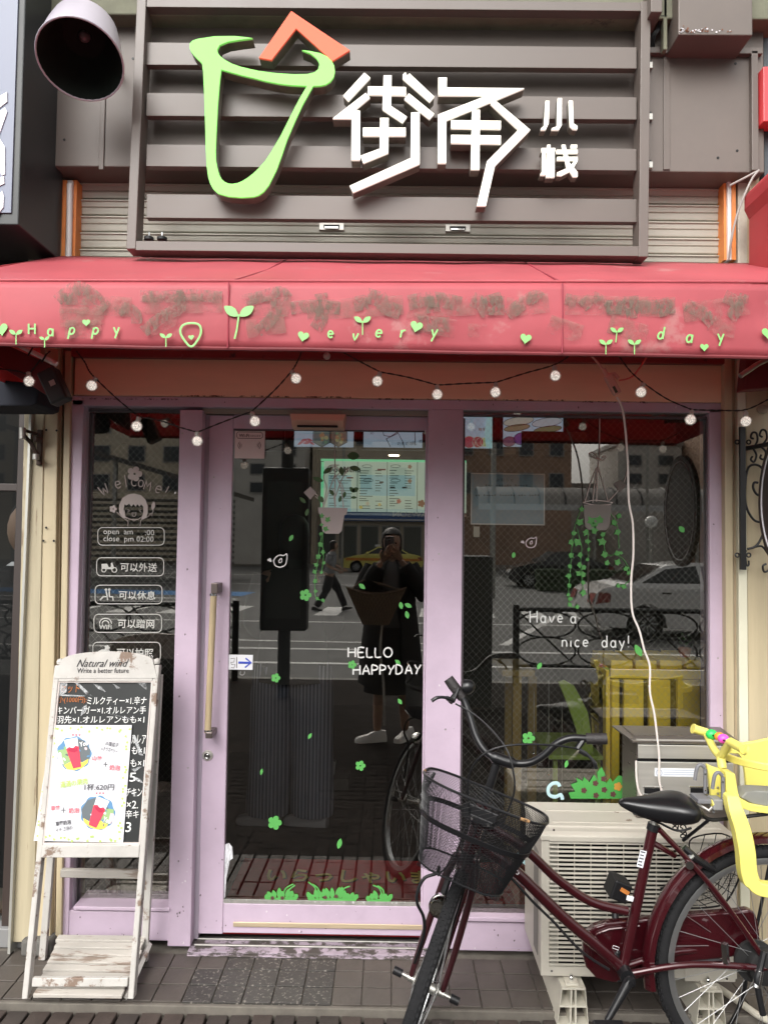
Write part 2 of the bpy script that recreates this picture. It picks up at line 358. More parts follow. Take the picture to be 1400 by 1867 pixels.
# the tiled step in front of the door, tile by tile
step = obj('door_step', MB().box(-1.75,1.75,STEP,.6,-.12,-.006), mortar_m, kind='structure')
tl = [obj('tile', MB().box(-.0486,.0486,-.0455,.0455,-.012,0), tile_grey, step, bev=.002), obj('tile', MB().box(-.0486,.0486,-.0455,.0455,-.012,0), tile_dark, step, bev=.002)]
used = [0, 0]
x_first = X(360, 1750, -.1) - .101*9 
for j in range(3):
    for i in range(34):
        x = x_first + .101*(i+.5); y = -.018 - .0965*(j+.5)
        if x > 1.72: break
        k = 1 if (10 <= i <= 13 and j == 0) or (9 <= i <= 13 and j) or (8 <= i <= 9 and j == 2 and random.random() < .5) else 0
        loc = (x, y, random.uniform(-.001,.001)+.0015); rt = (random.uniform(-.006,.006), random.uniform(-.006,.006), random.uniform(-.006,.006))
        if not used[k]: tl[k].location = loc; used[k] = 1
        else: piece('tile', tl[k], loc, step, rt)
B('nosing', -1.75, 1.3, STEP-.004, STEP+.007, -.045, .0005, mortar_m, step, .003)
# little things lying on the ground
lf = obj('fallen_leaf', MB().add([(0,0,.004),(.02,.004,.012),(.034,.018,.006),(.018,.026,.014),(.002,.016,.006)],[(0,1,2,3,4)]), mat('dry leaf', (.42,.27,.10), .7), org=(0,0,0)); lf.location = G(632, 1822, -.03); tag(lf, 'dry curled leaf lying at the edge of the step', 'leaf')
for n_, (a, b) in enumerate(((590,1829),(627,1833))):
    o = obj('cigarette_butt', MB().tube([(0,0,.004),(.014,.004,.004)], .004, 8), mat('butt paper', (.75,.72,.66), .7), org=(0,0,0)); o.location = G(a, b, -.03)
    tag(o, ('pale cigarette butt stuck upright between the paving bricks, further from the dry leaf', 'pale cigarette butt between the paving bricks nearer the dry leaf')[n_], 'litter', 'litter between the bricks')

# ================================================================== SHOP FRONT FRAME
sf = thing('shop_front_frame', P(710,1722,0), 'lilac painted steel frame around the door and both windows', 'shop front')
def fb(name, px0, py0, px1, py1, Y0=0, Y1=.09, m=lilac, bev=.003, parent=None): return BP(name, px0, py0, px1, py1, Y0, Y1, m, parent or sf, bev)
fb('head_rail', 132, 728, 1317, 746)
fb('jamb', 116, 728.5, 139, 1716); fb('jamb', 1294, 745, 1320, 1738)
fb('mullion', 317, 747, 358.5, 1726); fb('mullion', 775.5, 747, 840.5, 1730)
# slim inner returns that stand back from the faces
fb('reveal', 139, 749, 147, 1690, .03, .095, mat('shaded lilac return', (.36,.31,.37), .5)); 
fb('sill', 134, 1654, 310, 1661, -.008, .10); fb('kick_panel', 125, 1662, 318, 1714, .004, .05)
fb('sill', 837, 1676, 1296, 1684, -.008, .10); fb('kick_panel', 830, 1685, 1300, 1737, .004, .05)
th = thing('door_track', P(560,1722,-.02), 'worn metal threshold track with flaking lilac paint under the sliding door', 'threshold')
B('track_base', X(345,1722,0), X(800,1722,0), -.025, .08, 0.0, .012, lilac_worn, th); B('rail', X(352,1722,0), X(800,1722,0), .012, .022, .012, .019, dull_metal, th)
B('rail', X(352,1722,0), X(800,1722,0), .055, .065, .012, .019, dull_metal, th); B('lip', X(346,1722,0), X(800,1722,0), -.038, -.026, 0.0, .007, lilac_worn, th)

# lintel between the frame and the awning, with its rust lines
li = thing('lintel_panel', P(720,690,.02), 'peach painted lintel panel between awning and lilac frame', 'lintel')
BP('panel', 136, 657, 1317, 727, -.004, .1, peach, li, .004)
rust = film_mat('rust flakes', (.10,.02,.012), .9, 60, .60)
for (a, b, c, d) in ((330,722,640,1),(690,728,860,3),(860,729,1030,3),(1060,733,1180,1),(150,727,330,1)):
    mb = MB(); flat_px(mb, [(a,b-2),(c,b-2+(c-a)*.01),(c,b+1+(c-a)*.01),(a,b+1)], -.0055); obj('rust_streak', mb, rust, li)
aw_in = thing('awning_housing', P(720,650,.0), 'dark red flaking steel housing strip tucked under the awning', 'awning housing')
BP('strip', 130, 632, 1322, 657, -.03, .1, dark_red, aw_in, .004)
for x in (195,330,597,840,1005,1150,1230): 
    mb = MB().lathe([(.008,0),(.008,.006)], P(x, 648, -.03), (0,-1,0), 10); obj('bolt', mb, dark_red, aw_in)

# ================================================================== GLAZING
glass = glass_mat('window glass'); 
wire = mat('wire in glass', (.35,.34,.32), .5, metal=.2)
def wire_mesh(parent, px0, py0, px1, py1, Y, sp=.0265, seed=1):
    a = P(px0, (py0+py1)/2, Y).x; b = P(px1, (py0+py1)/2, Y).x; t = P((px0+px1)/2, py0, Y).z; d = P((px0+px1)/2, py1, Y).z
    mb = MB(); r = .00036; W, H = b-a, t-d
    for sgn in (1,-1):
        k = -H
        while k < W + H:
            # line x = a+k + sgn*(z-d)*slope
            sl_ = .93; pts = []
            x0 = a + k; x1 = a + k + sgn*H*sl_
            if sgn < 0: x0 += H*0; 
            z0, z1 = d, t
            def clip(x0,z0,x1,z1):
                dx, dz = x1-x0, z1-z0; u0, u1 = 0, 1
                for p_, q_ in ((-dx, x0-a),(dx, b-x0)):
                    if p_ == 0:
                        if q_ < 0: return None
                    else:
                        r_ = q_/p_
                        if p_ < 0: u0 = max(u0, r_)
                        else: u1 = min(u1, r_)
                return None if u0 >= u1 else (x0+dx*u0, z0+dz*u0, x0+dx*u1, z0+dz*u1)
            c = clip(x0,z0,x1,z1)
            if c: mb.tube([(c[0],Y,c[1]),(c[2],Y,c[3])], r, 3)
            k += sp
    obj('wire_mesh', mb, wire, parent, kind='stuff')
def pane(parent, px0, py0, px1, py1, Y, m=None):
    a = P(px0, (py0+py1)/2, Y); b = P(px1, (py0+py1)/2, Y); c = P((px0+px1)/2, py0, Y); d = P((px0+px1)/2, py1, Y)
    return obj('pane', MB().add([(a.x,Y,d.z),(b.x,Y,d.z),(b.x,Y,c.z),(a.x,Y,c.z)],[(0,1,2,3)]), m or glass, parent)

bead = mat('old putty', (.26,.25,.23), .8, n=.3, ns=25, bump=.4, c2=(.55,.54,.55), thr=.6)
grey_bead = mat('grey glazing gasket', (.10,.085,.095), .6, n=.2, ns=12)
# left fixed window
lw = thing('shop_window', P(240,1660,.06), 'narrow fixed window between the cream pillar and the door with white welcome lettering', 'window', 'fixed windows of the shop front')
YL = .06; pane(lw, 140, 745, 325, 1656, YL)
for q in ((150,747,332,752),(130,1648,315,1655)): BP('glazing_bead', *q, YL-.012, YL-.002, bead if q[1]>1000 else grey_bead, lw, .002)
BP('glazing_bead', 147, 752, 153, 1650, YL-.012, YL-.002, grey_bead, lw, .002)
wire_mesh(lw, 147, 748, 325, 1652, YL+.003)
# right fixed window
rw = thing('shop_window', P(1060,1680,.03), 'wide fixed wired glass window on the right of the door with ivy pot stickers', 'window', 'fixed windows of the shop front')
YR = .03; pane(rw, 840, 752, 1295, 1680, YR)
for q in ((843.5,757,1291,762),(843.5,1670,1291,1677)): BP('glazing_bead', *q, YR-.012, YR-.002, bead if q[1]>1000 else grey_bead, rw, .002)
BP('glazing_bead', 1288, 762, 1295, 1670, YR-.014, YR-.002, grey_bead, rw, .002); BP('glazing_bead', 840, 762, 844, 1670, YR-.012, YR-.002, grey_bead, rw, .002)
wire_mesh(rw, 843, 756, 1292, 1676, YR+.003)
# sliding door
YD = .045; YG = .058
sd = thing('sliding_door', P(570,1700,YD), 'lilac framed glass sliding door with wooden bar handle', 'door')
def db(name, *q, m=lilac, Y0=YD, Y1=YD+.04, bev=.003): return BP(name, *q, Y0, Y1, m, sd, bev)
db('stile', 372, 757, 416, 1703); db('stile', 771.5, 760, 800, 1705); db('top_rail', 426, 758, 790, 783.5, Y0=YD+.0015); db('bottom_rail', 407, 1650, 780, 1704, Y0=YD+.0015)
BP('head_groove', 370, 747, 781.5, 756, .03, .09, mat('door head groove',(.30,.25,.20),.7), sd, .001)
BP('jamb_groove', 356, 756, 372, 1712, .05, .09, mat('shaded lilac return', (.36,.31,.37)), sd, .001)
BP('brass_edge', 425, 1684, 770, 1693, YD-.006, YD-.001, mat('worn brass edge', (.62,.50,.34), .35, metal=.5, n=.2, ns=12, stretch=(.3,1,6)), sd, .002)
pane(sd, 414, 782, 774, 1652, YG, m=glass_mat('door glass', (.88,.91,.88), .12))
for q in ((426,783,774,786),(405,1643,772,1650)): BP('glazing_bead', *q, YG-.010, YG-.002, bead if q[1]>1000 else grey_bead, sd, .001)
# lower left door glass edge leans slightly in the photo: the stile is a little wider at the top only by perspective
hd = node('pull_handle', sd)
wood = mat('pale worn wood', (.42,.33,.20), .5, n=.25, ns=8, stretch=(6,6,.5), bump=.1, bs=40, c2=(.20,.14,.09), thr=.66)
T('bar', [P(390,1083,-.02), P(379,1336,-.02)], .0125, wood, hd, 14)
for (x, y, u) in ((391,1072,-1),(381,1338,1)):
    a = P(x, y, -.035); B('bracket', a.x-.013, a.x+.013, -.036, YD, a.z-.022 if u<0 else a.z-.018, a.z+.018 if u<0 else a.z+.006, mat('bracket bronze',(.16,.13,.12),.35,metal=.7), hd, .003)
for (x,y) in ((389.5,1084),(379.5,1332)):
    a = P(x,y,-.02); obj('collar', MB().lathe([(.0145,-.004),(.0145,.004)], a, (0,0,1), 16), chrome, hd)
lk = node('lock', sd); a = P(379,1377,YD)
obj('escutcheon', MB().lathe([(.021,0),(.021,.003),(.018,.006)], a, (0,-1,0), 24), steel, lk, smooth=True); obj('cylinder', MB().lathe([(.012,.006),(.012,.011),(.009,.011),(.009,.008),(.006,.008),(.006,.012),(.002,.012)], a, (0,-1,0), 20), chrome, lk)
# white scraped paint on the glass edge
mb = MB(); flat_px(mb, [(410,1540),(418,1537),(424,1545),(425,1565),(420,1568),(413,1600),(411,1635),(407,1640),(409,1570)], YG-.003); obj('paint_smear', mb, film_mat('scraped white paint', (.75,.75,.78), .9, 40, .42, stretch=(6,1,.6)), sd)
# sensor over the door
sn = thing('door_sensor', P(577,768,-.02), 'peach plastic motion sensor fixed above the sliding door', 'sensor')
a = P(528,754,-.03); b = P(630,780,-.03); mb = MB(); x0, x1, zt, zb = a.x, b.x, a.z, b.z
prof = lambda x, k: [(x,.06,zt),(x,-.03,zt),(x,-.034,(zt+zb)/2),(x,-.02,zb+.004),(x,-.004,zb),(x,.06,zb)]
mb.rings([prof(x0,0), [(x0+.006 if i in(3,4,5) else x0+.001, p[1], p[2]) for i,p in enumerate(prof(x0,0))]], (True,False)) if 0 else None
mb.rings([[(x0 + (.008 if p[2] < zt-.02 else 0), p[1], p[2]) for p in prof(x0,0)], [(x1 - (.008 if p[2] < zt-.02 else 0), p[1], p[2]) for p in prof(x1,0)]])
obj('housing', mb, mat('peach plastic',(.66,.44,.33),.4), sn, bev=.003); B('lens_strip', x0+.030, x1-.030, -.0335, -.02, zb+.001, zb+.0085, black, sn, .001)

# chips, scuffs and screws on the painted frame
chip_d = mat('bare chipped metal',(.12,.10,.10),.7); chip_l = mat('pale chip',(.62,.58,.60),.6); rc = random.Random(21)
def chip(px,py,Y,s,m,par,k=7): 
    c_=P(px,py,Y); mb=MB(); mb.prism([(c_.x+s*rc.uniform(.4,1)*math.cos(2*math.pi*i/k),c_.z+s*rc.uniform(.4,1.6)*math.sin(2*math.pi*i/k)) for i in range(k)],Y-.0006,Y+.0004); obj('paint_chip',mb,m,par)
for (x0_,x1_,y0_,y1_,Y_,n_,par) in ((318,356,1560,1720,0,14,sf),(318,356,760,1500,0,7,sf),(374,414,1500,1700,YD,8,None),(374,414,790,1450,YD,6,None),(778,838,1560,1725,0,10,sf),(778,838,780,1500,0,8,sf),(410,760,1655,1700,YD+.0015,12,None),(850,970,1692,1732,.004,9,sf),(120,300,1668,1708,.004,9,sf),(300,1300,731,744,0,14,sf),(1296,1318,760,1400,0,5,sf)):
    for i in range(n_): chip(rc.uniform(x0_,x1_),rc.uniform(y0_,y1_),Y_,rc.choice((.0012,.0018,.0028,.004)),rc.choice((chip_d,chip_d,chip_l)),par or sd)
chip(328,1664,0,.007,chip_d,sf); chip(366,1632,YD,.004,chip_d,sd)
for (x,y,Y_,par) in ((400,1206,YD,sd),(390,870,YD,sd),(333,790,0,sf),(343,1400,0,sf),(800,1010,0,sf),(812,1330,0,sf),(790,1560,0,sf),(822,1562,0,sf),(1308,1200,0,sf)): obj('screw',MB().lathe([(.0035,0),(.003,.0012),(.001,.0008)],P(x,y,Y_),(0,-1,0),10),dull_metal,par)
# ------------------------------------------------------------------ lettering and film on the glass
Yd = YG - .004; Yl = YL - .004; Yr = YR - .004
def word(parent, text, px, py, h, wpx, Y, m, **k): 
    mb = MB(); stroke_word(mb, text, px, py, h, Y, wpx, **k); return obj('lettering', mb, m, parent)
word(sd, 'HELLO', 635,1198,17,3,Yd,decal_white,gap=.30,Wf=1.25); word(sd, 'HAPPY', 644,1230,17,3,Yd,decal_white,gap=.26,Wf=1.2); word(sd, 'DAY', 722,1229,17,3,Yd,decal_white,gap=.3,Wf=1.15)
dw2 = mat('white window film lower', (.55,.56,.54), .5)
word(rw, 'Have', 966,1135,21,2.6,Yr,dw2,gap=.3); word(rw, 'a', 1040,1136,21,2.6,Yr,dw2); word(rw,'nice',1024,1179,21,2.6,Yr,dw2,gap=.3); word(rw,'day!',1097,1180,21,2.6,Yr,dw2,gap=.3)
def shape(parent, name, pts, Y, m): mb = MB(); flat_px(mb, pts, Y); return obj(name, mb, m, parent)
def flower_decal(parent, cx, cy, r, Y, m=decal_green, hole=True, rot=0):
    mb = MB(); loops = [[(P(a,b,Y).x, P(a,b,Y).z) for a, b in flower(cx,cy,r,rot)][::-1]]
    if hole: loops.append([(P(a,b,Y).x, P(a,b,Y).z) for a, b in circ(cx,cy,r*.16,n=8)][::-1])
    mb.prism(loops, Y-.001, Y); return obj('flower_decal', mb, m, parent)
for (x,y,r) in ((557,1085,11),(503,1236,8.5),(642,1212,8),(657,1396,9.5),(501,1500,13)): flower_decal(sd, x, y, r, Yd, hole=r<12)
for (x,y,l,wd,r) in ((531,981,13,7,-60),(660,1069,14,8,40),(731,1104,13,8,-100),(744,1104,14,8,25),(742,1121,14,8,75),(725,1207,12,7,40),(729,1279,12,7,55),(565,1342,12,6,-60),(477,1407,12,5,-80),(619,1538,19,9,-75)): shape(sd, 'leaf_decal', leafpts(x,y,l,wd,r), Yd, decal_green)
def grass(parent, x0, x1, y, Y, seed, fl, m=decal_green, h=30):
    r = random.Random(seed); k = 0
    base = shape(parent, 'grass_decal', [(x0+4,y),(x0,y-6),(x0+12,y-5),(x1-12,y-7),(x1,y-6),(x1-4,y)], Y, m)
    n = int((x1-x0)/7)
    for i in range(n):
        cx = x0 + 6 + (x1-x0-12)*i/max(1,n-1); hh = h*(.45+.4*r.random())*(1-.5*abs(2*i/(n-1)-1)); lean = (i/(n-1)-.5)*70 + r.uniform(-12,12)
        a = rad(lean); shape(parent, 'leaf_decal', leafpts(cx+math.sin(a)*hh*.45, y-5-math.cos(a)*hh*.45, hh, 9, lean-90), Y-.0006*(1+i%3), m)
    return base
def blade(parent, pts, Y, m=decal_green, wpx=1.6): 
    mb = MB(); mb.tube([P(a,b,Y) for a,b in smooth_path([(a,b,0) for a,b in pts],4) for a,b in [(a,b)]] if 0 else [P(q.x,q.y,Y) for q in smooth_path([(a,b,0) for a,b in pts],4)], .0017*wpx, 5, flat=.2); return obj('blade_decal', mb, m, parent)
grass(sd,482,543,1642,Yd,1,0); grass(sd,560,652,1643,Yd,2,0,h=34); grass(sd,667,714,1645,Yd,3,0)
for p in (((517,1632),(521,1620),(535,1612)),((522,1634),(528,1622),(538,1614)),((578,1630),(574,1618),(562,1608)),((583,1632),(580,1620),(570,1612)),((622,1630),(628,1620),(638,1616)),((696,1632),(692,1620),(680,1614)),((700,1634),(698,1622),(688,1615))): blade(sd, p, Yd-.002)
dk = mat('dark red flower print', (.09,.03,.03), .6)
for (x,y) in ((497,1637),(515,1637),(593,1636),(613,1634)): flower_decal(sd, x, y, 3.6, Yd-.003, dk, False)
for (x,y) in ((963,1346),): flower_decal(rw, x, y, 12, Yr)
for (x,y,l,wd,r) in ((1032,1393,14,7,-75),(1163,1186,24,12,60),(983,1214,14,8,-60),(936,1012,11,7,-80),(1242,965,14,10,50)): shape(rw, 'leaf_decal', leafpts(x,y,l,wd,r), Yr, decal_green)
# green leafy patch just over the air conditioner
pl = mat('green film lower', (.06,.30,.06), .5)
gp = [(1040,1456),(1036,1445),(1048,1443),(1040,1430),(1052,1426),(1050,1418),(1062,1424),(1064,1416),(1074,1426),(1082,1412),(1090,1424),(1088,1408),(1096,1398),(1102,1410),(1104,1428),(1112,1418),(1116,1426),(1126,1414),(1140,1416),(1150,1412),(1160,1430),(1165,1456)]
shape(rw, 'bush_decal', gp, Yr, pl)
for (x,y) in ((1064,1441),(1085,1428),(1086,1450),(1101,1440),(1117,1448),(1100,1420)): flower_decal(rw, x, y, 5.5, Yr-.002, dk, False)
flower_decal(rw, 1126, 1434, 8, Yr-.002, mat('orange flower print',(.5,.25,.04),.6), False)
blue_f = mat('pale blue film', (.42,.60,.62), .5)
mb = MB(); pts = [P(q.x,q.y,Yr) for q in smooth_path([(1020,1434,0),(1016,1428,0),(1006,1429,0),(999,1438,0),(1001,1449,0),(1012,1453,0),(1022,1449,0),(1025,1458,0)],4)]; mb.tube(pts, .0065, 8, flat=.12); obj('swan_decal', mb, blue_f, rw)
mb = MB(); mb.tube([P(q.x,q.y,Yr) for q in smooth_path([(960,1500,0),(970,1512,0),(985,1508,0),(968,1520,0)],4)], .003, 6, flat=.2); mb.tube([P(q.x,q.y,Yr) for q in smooth_path([(943,1556,0),(958,1574,0),(972,1577,0)],4)], .008, 6, flat=.1); obj('swan_decal', mb, blue_f, rw)
# bird marks
for (par, cx, cy, s, Y, m) in ((sd, 509,1022,1,Yd,mat('bird white',(.6,.58,.58),.5)), (rw, 966,989,.8,Yr,mat('bird pink white',(.45,.38,.40),.5))):
    mb = MB(); W = lambda pts: [P(cx+q.x*s, cy+q.y*s, Y) for q in smooth_path([(a,b,0) for a,b in pts],4)]
    mb.tube(W([(-10,0),(-7,9),(2,12),(11,8),(14,-2),(14,-12),(8,-9),(2,-10),(-5,-7),(-10,0)]), .0026*s, 6, flat=.2)
    mb.tube(W([(0,4),(5,2),(4,-4),(0,0),(0,4)]), .0022*s, 6, flat=.2)
    for p in (heart(cx-17*s, cy-1*s, 8*s, 200),): flat_px(mb, p, Y)
    obj('bird_decal', mb, m, par)
# hanging pots of ivy printed on the glass
rope_f = mat('rope print', (.42,.37,.34), .6); potA = film_mat('pot print', (.36,.31,.30), .9); potB = film_mat('pot print grey', (.19,.175,.16), .9)
def path_decal(parent, name, pts, wpx, Y, m, k=4):
    mb = MB(); q = smooth_path([(a,b,0) for a,b in pts], k) if k else [V((a,b,0)) for a,b in pts]
    mb.tube([P(p.x,p.y,Y) for p in q], .00106*wpx, 5, flat=.2); return obj(name, mb, m, parent)
def ivy(parent, cx, cy, s, Y, rot, m):
    pts = []; s *= 1.3
    for i, r in enumerate((1,.5,.8,.38,.62,.45,.62,.38,.8,.5)):
        a = rad(rot + 36*i - 90); pts.append((cx+math.cos(a)*s*r, cy+math.sin(a)*s*r))
    return shape(parent, 'ivy_leaf_decal', pts, Y, m)
ivm = mat('ivy print', (.065,.24,.055), .55); ivd = mat('ivy print dark', (.045,.10,.03), .6)
path_decal(sd,'rope_decal',[(610,784),(611,870),(611,925)],2.2,Yd,rope_f,0)
for q in ([(590,925),(598,900),(611,865)],[(626,925),(622,890),(611,865)],[(611,925),(607,890)],[(600,862),(610,850),(620,860),(611,869)],[(575,905),(590,918)],[(588,925),(596,890),(590,870),(600,850),(618,848)],[(562,905),(575,900),(590,920)],[(620,880),(630,862),(640,850)],[(612,905),(622,880),(628,905)]): path_decal(sd,'rope_decal',q,2,Yd,rope_f)
shape(sd,'pot_decal',[(580,925),(634,926),(632,938),(628,939),(623,968),(618,973),(594,973),(588,968),(584,938),(581,936)],Yd,potA)
shape(sd,'tag_decal',[(554,898),(566,887),(577,898),(566,911)],Yd,potA)
for (x,y,l,wd,r) in ((644,831,22,15,0),(597,858,18,9,-35),(623,859,17,9,80),(647,854,20,10,10),(648,893,13,9,-30),(642,893,13,8,50),(605,898,13,7,55),(628,902,12,6,-75),(620,910,12,6,-75),(585,910,14,10,50),(645,907,11,5,0),(552,912,15,7,45),(560,934,14,7,-70),(580,874,20,9,20)): shape(sd,'leaf_decal',leafpts(x,y,l,wd,r),Yd-.001,ivd)
vine = ([(585,935),(592,950),(584,990),(580,1020),(576,1045),(574,1075),(578,1092),(592,1094)],[(592,945),(588,985),(590,1010),(587,1040)])
for v in vine: path_decal(sd,'vine_decal',v,1.2,Yd,ivm)
for i,(x,y,s) in enumerate(((587,941,5),(597,948,6),(586,957,4),(593,964,6),(584,992,6),(589,1006,5),(581,1014,6),(591,1026,4),(577,1030,5),(574,1043,5),(586,1044,4),(574,1060,5),(575,1078,4),(578,1091,4),(589,1094,4),(585,973,4))): ivy(sd,x,y,s,Yd-.002,i*37,ivm)
path_decal(rw,'rope_decal',[(1093,757),(1092,830),(1088,870),(1087,915)],2.2,Yr,rope_f,0)
for q in ([(1092,838),(1079,832),(1074,826),(1083,826),(1092,838),(1100,832),(1104,833),(1098,840),(1092,838)],[(1066,915),(1078,875),(1088,852)],[(1108,914),(1100,885),(1090,852)],[(1080,917),(1084,880),(1088,852)],[(1110,913),(1130,890),(1140,870),(1146,840)],[(1062,916),(1085,921),(1110,920),(1116,916)],[(1062,916),(1085,912),(1116,916)]): path_decal(rw,'rope_decal',q,1.8,Yr,rope_f)
shape(rw,'pot_decal',[(1063,920),(1114,921),(1110,960),(1104,967),(1072,966),(1066,960)],Yr,potB)
shape(rw,'tag_decal',[(1118,882),(1130,875),(1142,884),(1130,898)],Yr,potB)
for v in ([(1060,925),(1045,970),(1040,1030),(1036,1085),(1040,1105),(1052,1107)],[(1052,965),(1060,1000),(1058,1030),(1063,1075)],[(1070,965),(1073,1000),(1071,1020)],[(1098,975),(1105,1010),(1125,1012),(1140,1025),(1150,1050),(1140,1065),(1128,1070)],[(1112,935),(1125,960),(1128,1000)]): path_decal(rw,'vine_decal',v,1.1,Yr,ivm)
R_ = random.Random(5)
for i,(x,y,s) in enumerate(((1060,929,6),(1056,953,8),(1045,972,6),(1051,988,9),(1041,988,7),(1068,970,7),(1084,957,7),(1093,948,9),(1078,951,9),(1083,968,8),(1098,975,6),(1070,987,6),(1040,1012,6),(1057,1011,6),(1073,1001,4),(1071,1020,4),(1098,988,9),(1102,1012,7),(1106,1027,6),(1124,1009,6),(1131,1008,4),(1038,1032,5),(1056,1029,6),(1064,1034,6),(1037,1050,6),(1055,1046,6),(1063,1048,6),(1125,1026,7),(1140,1037,6),(1062,1062,5),(1037,1067,5),(1063,1080,7),(1036,1084,4),(1040,1092,5),(1039,1103,5),(1052,1107,5),(1145,1045,5),(1126,1068,5),(1136,1069,6),(1119,952,7),(1128,940,6),(1126,970,7))): ivy(rw,x,y,s,Yr-.002,i*41,ivm)
# stickers on the door
ws = BP('wifi_sticker', 428, 785.5, 483, 836, Yd-.002, Yd, mat('sticker pink white',(.70,.64,.62),.5), sd, .003)
ink = mat('sticker ink',(.05,.03,.03),.7); redink = mat('sticker red ink',(.35,.05,.04),.6)
path_decal(ws,'printed_line',[(434,787.5),(476,788),(479,791),(479,797),(476,799.5),(434,799),(432,796),(432,790),(434,787.5)],1.1,Yd-.003,ink,0)
font_text('lettering','Wi-Fi',ink,ws,upright(436,797,Yd-.003),h=.0135,w=.040,bold=.01); font_text('lettering','つかえます',ink,ws,upright(456,796.5,Yd-.003),w=.042)
for sx in (-1,1):
    for r in (4,7.5,11): path_decal(ws,'printed_line',[(455+sx*(12+r*math.cos(rad(a))*.8), 812+r*math.sin(rad(a))*.8) for a in (-50,0,50)],1.0,Yd-.003,ink)
ps = BP('pull_sign', 417, 1194, 461, 1221, Yd-.002, Yd, paper, sd, 0)
bl = mat('blue marker',(.03,.06,.42),.6)
path_decal(ps,'printed_line',[(421,1201),(428,1200),(427,1207),(421,1208),(423,1212),(429,1211),(427,1218),(422,1217)],1.1,Yd-.003,ink,0); path_decal(ps,'printed_line',[(432,1198),(432,1218)],1.2,Yd-.003,ink,0)
path_decal(ps,'printed_line',[(435,1208),(458,1208.5)],4.5,Yd-.003,bl,0); path_decal(ps,'printed_line',[(448,1200),(458,1208),(447,1217)],3,Yd-.0035,bl,0)
path_decal(sd,'printed_line',[(439,1224),(438,1229),(442,1231),(446,1228),(446,1224)],1.2,Yd,mat('hook grey',(.3,.29,.28),.5))
# left window lettering
lwm = mat('white film left',(.46,.46,.43),.55); lwm2 = mat('white film left dim',(.36,.31,.29),.55)
flower_decal(lw,246,864,14,Yl,lwm2)
for ch,x,y,t,s in (('W',188,905,30,19),('e',213,892,18,24),('l',230,888,8,22),('c',240,886,0,24),('o',252,887,-6,22),('M',262,892,-14,20),('e',282,897,-22,24),('!',298,904,-28,20)):
    mb = MB(); stroke_word(mb,ch,x,y,s,Yl,2.0,tilt=t); obj('lettering',mb,lwm2,lw)
hair = MB(); hp = [(218,935),(218,920),(224,908),(235,901),(246,900),(258,903),(266,911),(270,922),(270,936),(267,944),(258,947),(262,935),(262,924),(258,919),(255,924),(251,919),(248,924),(244,919),(240,924),(236,918),(231,922),(228,919),(226,930),(228,940),(233,946),(224,943)]
flat_px(hair,hp[::-1],Yl); obj('girl_drawing',hair,lwm2,lw)
for q in ([(227,930),(229,942),(238,947),(252,947),(261,941),(263,930)],[(233,929),(237,931),(233,934)],[(258,929),(254,931),(258,934)],[(241,935),(249,935),(248,940),(245,942),(242,940),(241,935)],[(213,933),(222,942),(234,950),(234,959)],[(277,935),(270,942),(257,949),(256,959)],[(242,948),(245,950),(248,948)]): path_decal(lw,'drawn_line',q,1.3,Yl,lwm2,0)
flower_decal(lw,207,928,7,Yl,lwm2); shape(lw,'leaf_decal',leafpts(280,922,16,7,-80),Yl,lwm2); path_decal(lw,'drawn_line',[(280,930),(277,940)],1.3,Yl,lwm2,0)
def rrect(px0,py0,px1,py1,r=8):
    o=[]; 
    for cx,cy,a in ((px1-r,py0+r,-90),(px1-r,py1-r,0),(px0+r,py1-r,90),(px0+r,py0+r,180)): o += [(cx+r*math.cos(rad(a+t)),cy+r*math.sin(rad(a+t))) for t in (0,30,60,90)]
    return o
def frame_decal(x0,y0,x1,y1,m):
    mb=MB(); mb.tube([P(a,b,Yl) for a,b in rrect(x0,y0,x1,y1)], .0018, 5, closed=True, flat=.3); obj('box_outline',mb,m,lw)
frame_decal(179,962,300,994,lwm); 
font_text('lettering','open  am',lwm,lw,upright(189,977,Yl),w=.116); font_text('lettering',':00',lwm,lw,upright(265,976,Yl),w=.036)
font_text('lettering','close  pm 02:00',lwm,lw,upright(189,990,Yl),w=.198)
rows = ((177,1017,299,1050,'可以外送'),(174,1067,296,1101,'可以休息'),(172,1120,295,1153,'可以蹭网'),(170,1171,293,1206,'可以拍照'))
for x0,y0,x1,y1,tx in rows:
    frame_decal(x0,y0,x1,y1,lwm); font_text('lettering','  '.join(tx) if 0 else tx,lwm,lw,upright(x0+43,y1-8,Yl,),w=.144,h=.035,bold=.012)
mb = MB()  # scooter, bench and camera pictograms
for c in ((190,1039,4),(209,1039,4.5)): mb.tube([P(a,b,Yl) for a,b in circ(*c,n=10)], .0022, 5, closed=True, flat=.3)
flat_px(mb,[(186,1028),(196,1028),(199,1034),(203,1034),(203,1026),(206,1026),(209,1036),(204,1038),(186,1037)][::-1],Yl)
for q in ([(183,1094),(189,1088),(196,1088),(197,1094)],[(200,1088),(206,1088),(207,1095)],[(194,1078),(196,1086),(196,1088)],[(200,1078),(200,1088)]): mb.tube([P(a,b,Yl) for a,b in q], .003, 5, flat=.3)
for c in ((194,1075,2.4),(200,1075,2.4)): flat_px(mb,circ(*c,n=8),Yl)
for r in (6,11): mb.tube([P(193+r*math.cos(rad(a)),1137+r*math.sin(rad(a))*.9,Yl) for a in range(180,361,20)], .0022, 5, flat=.3)
flat_px(mb,[(180,1196),(180,1187),(186,1184),(200,1184),(202,1190),(202,1196)],Yl); flat_px(mb,flower(196,1181,5),Yl)
obj('pictogram',mb,lwm,lw); font_text('lettering','WiFi',lwm,lw,upright(181,1147,Yl),w=.050,h=.018,bold=.02)
